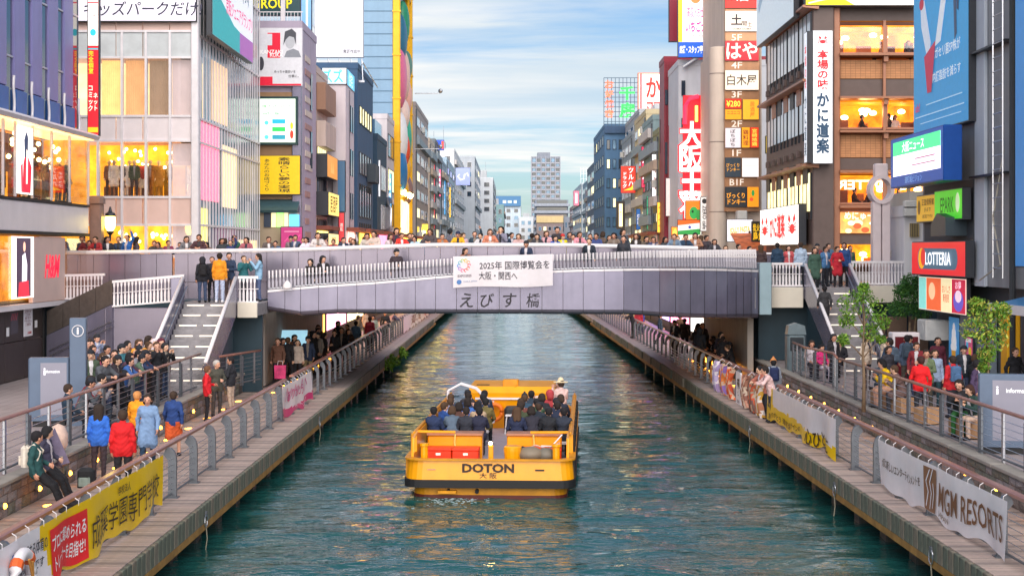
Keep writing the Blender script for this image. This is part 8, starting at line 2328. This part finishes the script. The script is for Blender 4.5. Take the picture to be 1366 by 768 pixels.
# things people left about
bg_ = thing('shopping_bag', 'magenta and white paper bag carried under the north end of the bridge', 'bag', (-8.75, 56.6, ZD + .3))
obj('body', MB().prism([(-.2, 0), (.2, 0), (.22, .5), (-.22, .5)], 'y', -.08, .08), M('magenta_bag', '#e0407e', .5, 0, .4, 4.), bg_)
obj('handle', MB().tube([(-.1, 0, .5), (-.08, 0, .66), (.08, 0, .66), (.1, 0, .5)], .01, 5), m_white, bg_)
ct = thing('draped_coat', 'grey lilac coat and pale scarf draped over the north terrace foot rail', 'coat', (-9.95, 32.2, ZT))
obj('coat', MB().add([(x + .16 * math.sin(y * 9) * t, y, .62 - t * .75 + .03 * math.sin(y * 14)) for t in (0, .33, .66, 1) for y in np.linspace(-.45, .1, 9) for x in (.1 + .2 * t,)], [(j * 9 + i, j * 9 + i + 1, j * 9 + 10 + i, j * 9 + 9 + i) for j in range(3) for i in range(8)]), cloth('#7a7088'), ct, smooth=True)
obj('scarf', MB().ball((.05, .5, .35), .22, .3, .35, 10), cloth('#d8bcae'), ct, smooth=True)
rk = thing('rucksack', 'small black and grey rucksack on the boardwalk against the stone wall', 'rucksack', (-9.2, 32.4, ZD))
obj('body', MB().cbox(-.17, .17, -.14, .14, 0, .42, .06), cloth('#26282c'), rk)
obj('pocket', MB().cbox(-.13, .13, -.2, -.14, .05, .25, .03), cloth('#8a9a94'), rk)
obj('strap', MB().tube([(-.1, .14, .1), (-.12, .25, .25), (-.08, .14, .4)], .02, 5), cloth('#26282c'), rk)
# info tablet under the bridge
mpn = thing('map_stand', 'pale blue tilted map panel under the north end of the bridge', 'sign', (-8.9, 60.5, ZD))
obj('panel', MB().add([(-.6, -.1, 1.3), (.6, -.1, 1.3), (.6, .35, 1.9), (-.6, .35, 1.9), (-.6, -.06, 1.26), (.6, -.06, 1.26), (.6, .39, 1.86), (-.6, .39, 1.86)], [(0, 1, 2, 3), (7, 6, 5, 4), (0, 4, 5, 1), (3, 2, 6, 7), (0, 3, 7, 4), (1, 5, 6, 2)]), C('#9ac8dc', .5, .3), mpn)
obj('leg', MB().box(-.05, .05, .1, .2, 0, 1.5), m_post, mpn)

# ------------------------------------------------------------------ the yellow sightseeing boat
boat = thing('sightseeing_boat', 'yellow open sightseeing boat full of passengers seen from the stern', 'boat', (-.56, 36.3, 0), -.052)
m_by = M('boat_yellow', '#f2a300', .34, 0, .14, 2.2, 0., coat=.3, streak=.5)
m_by2 = M('boat_yellow_worn', '#cf8c0a', .45, 0, .3, 2.5, 0., streak=.4)
def outline(off, n=6):
    hw, L_, r = 2.08 - off, 15.0, .42
    pts = []
    for a in np.linspace(PI * 1.5, PI, n):
        pts.append((-hw + r + r * math.cos(a), off + r + r * math.sin(a)))
    pts += [(-hw, 8.0), (-hw, 11.2), (-hw * .82, 13.2), (-hw * .4, 14.6 - off), (0, 15.0 - off)]
    return pts[:-1] + [(0, 15. - off)] + [(-x, y) for x, y in pts[:-1]][::-1]
def shell(off0, off1, z0, z1, m, name, th=.1, mb=None):
    a, b = outline(off0), outline(off1)
    ai, bi = outline(off0 + th), outline(off1 + th)
    n = len(a)
    vs = [(p[0], p[1], z0) for p in a] + [(p[0], p[1], z1) for p in b] + [(p[0], p[1], z1) for p in bi] + [(p[0], p[1], z0) for p in ai]
    fs = []
    for k in range(4):
        for i in range(n):
            fs.append((k * n + (i + 1) % n, k * n + i, ((k + 1) % 4) * n + i, ((k + 1) % 4) * n + (i + 1) % n))
    fs = [f[::-1] for f in fs]
    return obj(name, MB().add(vs, fs), m, boat)
obj('hull', MB().prism(outline(.2), 'z', -.4, .28), m_by2, boat)
obj('boot_stripe', MB().prism(outline(.185), 'z', -.4, .07), C('#5a1f18', 0, .5), boat)
shell(-.02, -.02, .27, .46, m_black, 'rub_rail', .3)
shell(.02, .06, .461, .93, m_by, 'bulwark', .1)
obj('deck', MB().prism(outline(.14), 'z', .4, .52), M('boat_deck', '#a9a3b2', .5, 0, .12, 3.), boat)
shell(-.01, -.01, .925, .965, m_by2, 'gunwale', .16)
for sg in (-1, 1):
    x0, x1 = sorted((sg * 1.9, sg * 2.02))
    obj('side_panel', MB().prism([(1.3, .966), (1.3, 1.42), (11.2, 1.46), (11.2, .966)], 'x', x0, x1), m_by, boat)
    obj('side_rail', MB().tube([(sg * 1.96, 1.2, 1.46), (sg * 1.96, 11.2, 1.5)], .035, 6), m_by2, boat)
    for y in np.arange(.5, 11, 1.05):
        obj('fender_strip', MB().cbox(sg * 2.05 - .03, sg * 2.05 + .03, y - .05, y + .05, .47, 1.4 if y > 1.3 else .9, .01), m_black if sg > 0 else m_by2, boat)
    for (y0, y1) in ((.7, 1.3),):
        obj('stern_rail', MB().tube([(sg * 1.9, .35, .96), (sg * 1.9, .5, 1.4), (sg * 1.9, 1.4, 1.46), (sg * .95, 1.5, 1.44)], .035, 6), m_by, boat)
    obj('corner_bollard', MB().lathe([(.09, 0), (.09, .28), (.12, .3), (.12, .36)], (sg * 1.62, .45, .93), 10), m_by, boat)
    # lockers with brown lids
    lc = obj('locker', MB().cbox(min(sg * .32, sg * 1.72), max(sg * .32, sg * 1.72), 2.1, 2.6, .52, 1.28, .03), m_by, boat)
    obj('lid', MB().cbox(min(sg * .3, sg * 1.74), max(sg * .3, sg * 1.74), 2.05, 2.65, 1.285, 1.34, .015), M('brown_lid', '#a9765a', .4), lc)
    obj('chain', MB().tube([(sg * 1.0, 2.04, 1.32), (sg * 1.02, 2.06, 1.1), (sg * .98, 2.06, .85)], .025, 5), C('#d8d070', 0, .5), boat)
    for k in (0, 1):
        a = sg * (.36 + k * .69) if sg > 0 else sg * (.36 + k * .69) - .67
        b_ = obj('storage_box', MB().cbox(a, a + .67, 1.45, 1.98, .52, .98, .02), M('red_box', '#ea3a12', .45), boat)
        obj('lid', MB().cbox(a - .01, a + .68, 1.43, 2.0, .985, 1.03, .015), M('red_box', '#ea3a12'), b_)
        obj('paper_tag', flat([(a + .28, .86), (a + .4, .86), (a + .4, .92), (a + .28, .92)], 1.445), C('#f4e8dc', .1), b_)
    for row, y in enumerate((3.6, 4.8, 6.0, 7.2, 8.4)):
        s_ = obj('bench', MB().cbox(min(sg * .4, sg * 1.85), max(sg * .4, sg * 1.85), y - .2, y + .25, .9, .97, .02), M('bench_white', '#d4d0d8', .5), boat)
        obj('support', MB().box(min(sg * .5, sg * 1.7), max(sg * .5, sg * 1.7), y - .02, y + .05, .52, .9), m_post, s_)
obj('yellow_bucket', MB().lathe([(.2, 0), (.22, .22), (.22, .3), (.18, .33)], (.55, .55, .9), 14), m_by, boat)
obj('bucket_band', MB().lathe([(.19, 0), (.19, .05)], (.55, .55, .86), 14), m_white, boat)
obj('round_fender', MB().ball((.98, .6, 1.02), .34, .28, .19, 12), C('#7d7262', 0, .5), boat, smooth=True)
obj('round_fender', MB().ball((1.36, .65, 1.0), .24, .24, .18, 12), C('#6f6a60', 0, .5), boat, smooth=True)
obj('round_fender', MB().ball((.78, .9, 1.04), .12, .12, .14, 10), m_black, boat, smooth=True)
obj('rope', MB().tube([(1.7, .6, 1.3), (1.4, .8, 1.12), (1.1, .9, 1.2), (.9, 1.0, 1.1)], .02, 5), C('#d8a8a0', 0, .8), boat)
obj('rope', MB().tube([(1.75, 1.0, 1.45), (1.5, .7, 1.2), (1.25, .6, 1.22)], .018, 5), m_white, boat)
obj('lamp_post', MB().cbox(-.05, .07, .55, .67, .52, 1.22, .01), m_by, boat)
obj('stern_lamp', MB().ball((.0, .6, 1.28), .05, n=10), M('stern_lamp', '#ffd98a', .4, 0, 0, 1, 0., emit=12, ecol='#ffd070'), boat)
obj('lettering', text_mesh('DOTON', 1.26, .22, .035, False, .006), C('#33231a'), boat, (-.02, -.0, .75))
obj('lettering', text_mesh('大 阪', .42, .14, .006, False, .006), C('#33231a'), boat, (-.02, -.0, .57))
for ch in boat.children:
    if ch.name.startswith('lettering'):
        ch.location.y = .028
obj('hull_slot', MB().box(1.12, 1.34, .02, .05, .69, .725), m_black, boat)
obj('hull_slot', MB().box(-1.5, -1.3, .02, .05, .7, .72), C('#c89a80', 0, .5), boat)
for x in (-1.0, -.3):
    obj('exhaust_pipe', MB().tube([(x, .35, .2), (x, .1, .16)], .05, 8), m_dframe, boat)
obj('swim_step', MB().cbox(-1.25, -.8, .05, .25, .12, .19, .01), m_by2, boat)
# cabin and fittings forward
cb = obj('cabin', MB().prism([(10.2, .52), (10.05, 1.62), (10.3, 1.8), (12.6, 1.8), (13.0, 1.3), (13.0, .52)], 'x', -1.3, 1.35), m_by, boat)
obj('roof_box', MB().cbox(-.28, .2, 10.6, 11.0, 1.8, 1.98, .02), m_by2, cb)
obj('lettering', text_mesh('JAPAN', .5, .12, .02), m_white, cb, (-.75, 10.08, 1.36))
obj('lettering', text_mesh('OSAKA', .4, .1, .02), m_white, cb, (.75, 10.06, 1.5))
obj('white_strip', MB().box(-1.1, .5, 10.02, 10.05, 1.42, 1.48), m_white, cb)
obj('roof_seam', MB().box(.12, .15, 10.25, 12.5, 1.801, 1.83), m_by2, cb)
obj('roof_mark', MB().box(-1.1, -.7, 10.6, 10.75, 1.801, 1.83), C('#5a4414', 0, .5), cb)
obj('life_ring', MB().tube([(-.5 + .24 * math.cos(a), 9.9, 1.05 + .24 * math.sin(a)) for a in np.linspace(0, 2 * PI, 19)], .07, 8), C('#f07a1e', 0, .5), boat, smooth=True)
obj('guide_chair', MB().cbox(-.15, .55, 9.0, 9.5, .52, 1.3, .08), C('#2a2c30', 0, .5), boat)
obj('guide_stand', MB().tube([(-.1, 8.7, .52), (-.05, 8.75, 1.05), (.45, 8.75, 1.05), (.5, 8.7, .52)], .03, 6).cbox(-.1, .5, 8.7, 8.95, 1.05, 1.09, .01), m_white, boat)
obj('guide_seat', MB().cbox(0, .42, 8.75, 8.95, .55, .95, .03), C('#8a8a90', 0, .4, .3), boat)
for dy in (0, .35):
    obj('white_guard_rail', MB().tube([(-1.9, 9.2 + dy, .95), (-1.88, 9.25 + dy, 1.75), (-1.5, 9.35 + dy, 1.95), (-1.05, 9.5 + dy, 1.8), (-.7, 9.6 + dy, 1.45)], .03, 6), m_white, boat)
for k in range(6):
    obj('rail_bar', MB().box(-1.97, -1.95, 9.0 + k * .35, 9.05 + k * .35, 1.0, 1.5), m_white, boat)
fr_ = np.random.default_rng(5)
fm = MB()
for _ in range(130):
    x, y, r_ = fr_.normal(-.75, .4), -abs(fr_.normal(0, .5)), fr_.uniform(.004, .018)
    fm.ball((x, y, 0), r_ * 2.6, r_ * 1.2, r_ * .5, 6)
fo = obj('foam', fm, M('foam_white', '#9fb4ba', .5), None, (-.56, 36.25, .03))
tag(fo, 'small flecks of white foam in the water at the boat stern', 'foam', None, 'stuff')
Mb = Matrix.Translation(boat.location) @ Matrix.Rotation(-.052, 4, 'Z')
def on_boat(x, y, z=.52):
    return tuple(Mb @ Vector((x, y, z)))
pas = [(-1.72, 3.6, '#1f3054', 'short', 0), (-1.2, 3.6, '#56687c', 'bob', .2), (-.85, 3.6, '#2a2e3a', 'short', 0), (-.5, 3.6, '#20243c', 'short', .1), (-1.55, 4.8, '#22488a', 'short', -.9), (-1.15, 4.8, '#5a3c34', 'bob', 0), (-.6, 4.8, '#b09a80', 'bob', .2), (-1.5, 6.0, '#8a9ac8', 'short', .1), (-1.0, 6.0, '#3a6ab8', 'bob', -.3), (-.5, 6.0, '#6a6038', 'short', 0), (-1.6, 7.2, '#2a3246', 'short', 0), (-1.1, 7.2, '#26385a', 'short', 0), (-.65, 7.2, '#24304a', 'cap', .2), (-1.2, 8.4, '#2c2c34', 'cap', 0), (-.7, 8.4, '#30384a', 'short', .3),
       (.5, 3.6, '#222c4a', 'long', 0), (.95, 3.6, '#2a2a38', 'bob', .3), (1.35, 3.6, '#1c2028', 'cap', 0), (1.75, 3.6, '#262e3e', 'short', .1), (.55, 4.8, '#3f4a34', 'short', 0), (1.05, 4.8, '#26303e', 'cap', -.5), (1.6, 4.8, '#1f2a44', 'cap', .2), (.5, 6.0, '#6a3a34', 'bob', 0), (.95, 6.0, '#364f3c', 'short', .1), (1.5, 6.0, '#232c44', 'cap', .4), (.55, 7.2, '#2e4a60', 'beanie', 0), (1.05, 7.2, '#22242c', 'bob', 0), (1.6, 7.2, '#1f2638', 'bob', -.2), (.7, 8.4, '#2c3a4a', 'short', 0), (1.25, 8.4, '#a83a40', 'hood', .1)]
ROWN = {3.6: 'rear', 4.8: 'second', 6.0: 'third', 7.2: 'fourth', 8.4: 'foremost'}
for i, (x, y, c, hs, dr) in enumerate(pas):
    person(on_boat(x, y + .02, .52), PI - .052 + dr, ['sit', 'lean', 'sit', 'sitphone', 'sit'][i % 5], c, '#23252e', hs, 'in %s boat row, %s side' % (ROWN[y], 'north' if x < 0 else 'south'), '', 'passengers on the yellow boat', scale=1.0)
person(on_boat(1.55, 9.6, .62), PI + .5, 'sitphone', '#d8b8b4', '#3a3438', 'hat', '', '', None, haircol='#d8c8a8', scale=1.1, label='person in pale pink shirt and wide hat steering the boat')
# labels that still coincide are told apart by who is farther along
for lb, lst in USED.items():
    if len(lst) > 1:
        lst.sort(key=lambda t: t[0])
        for i, (_, o) in enumerate(lst):
            o['label'] = lb + ', %s from north' % ORD[min(i, 11)]
for o in sc.objects:
    for k_ in ('label', 'group'):
        if k_ in o:
            o[k_] = o[k_].replace('north', 'left').replace('south', 'right')
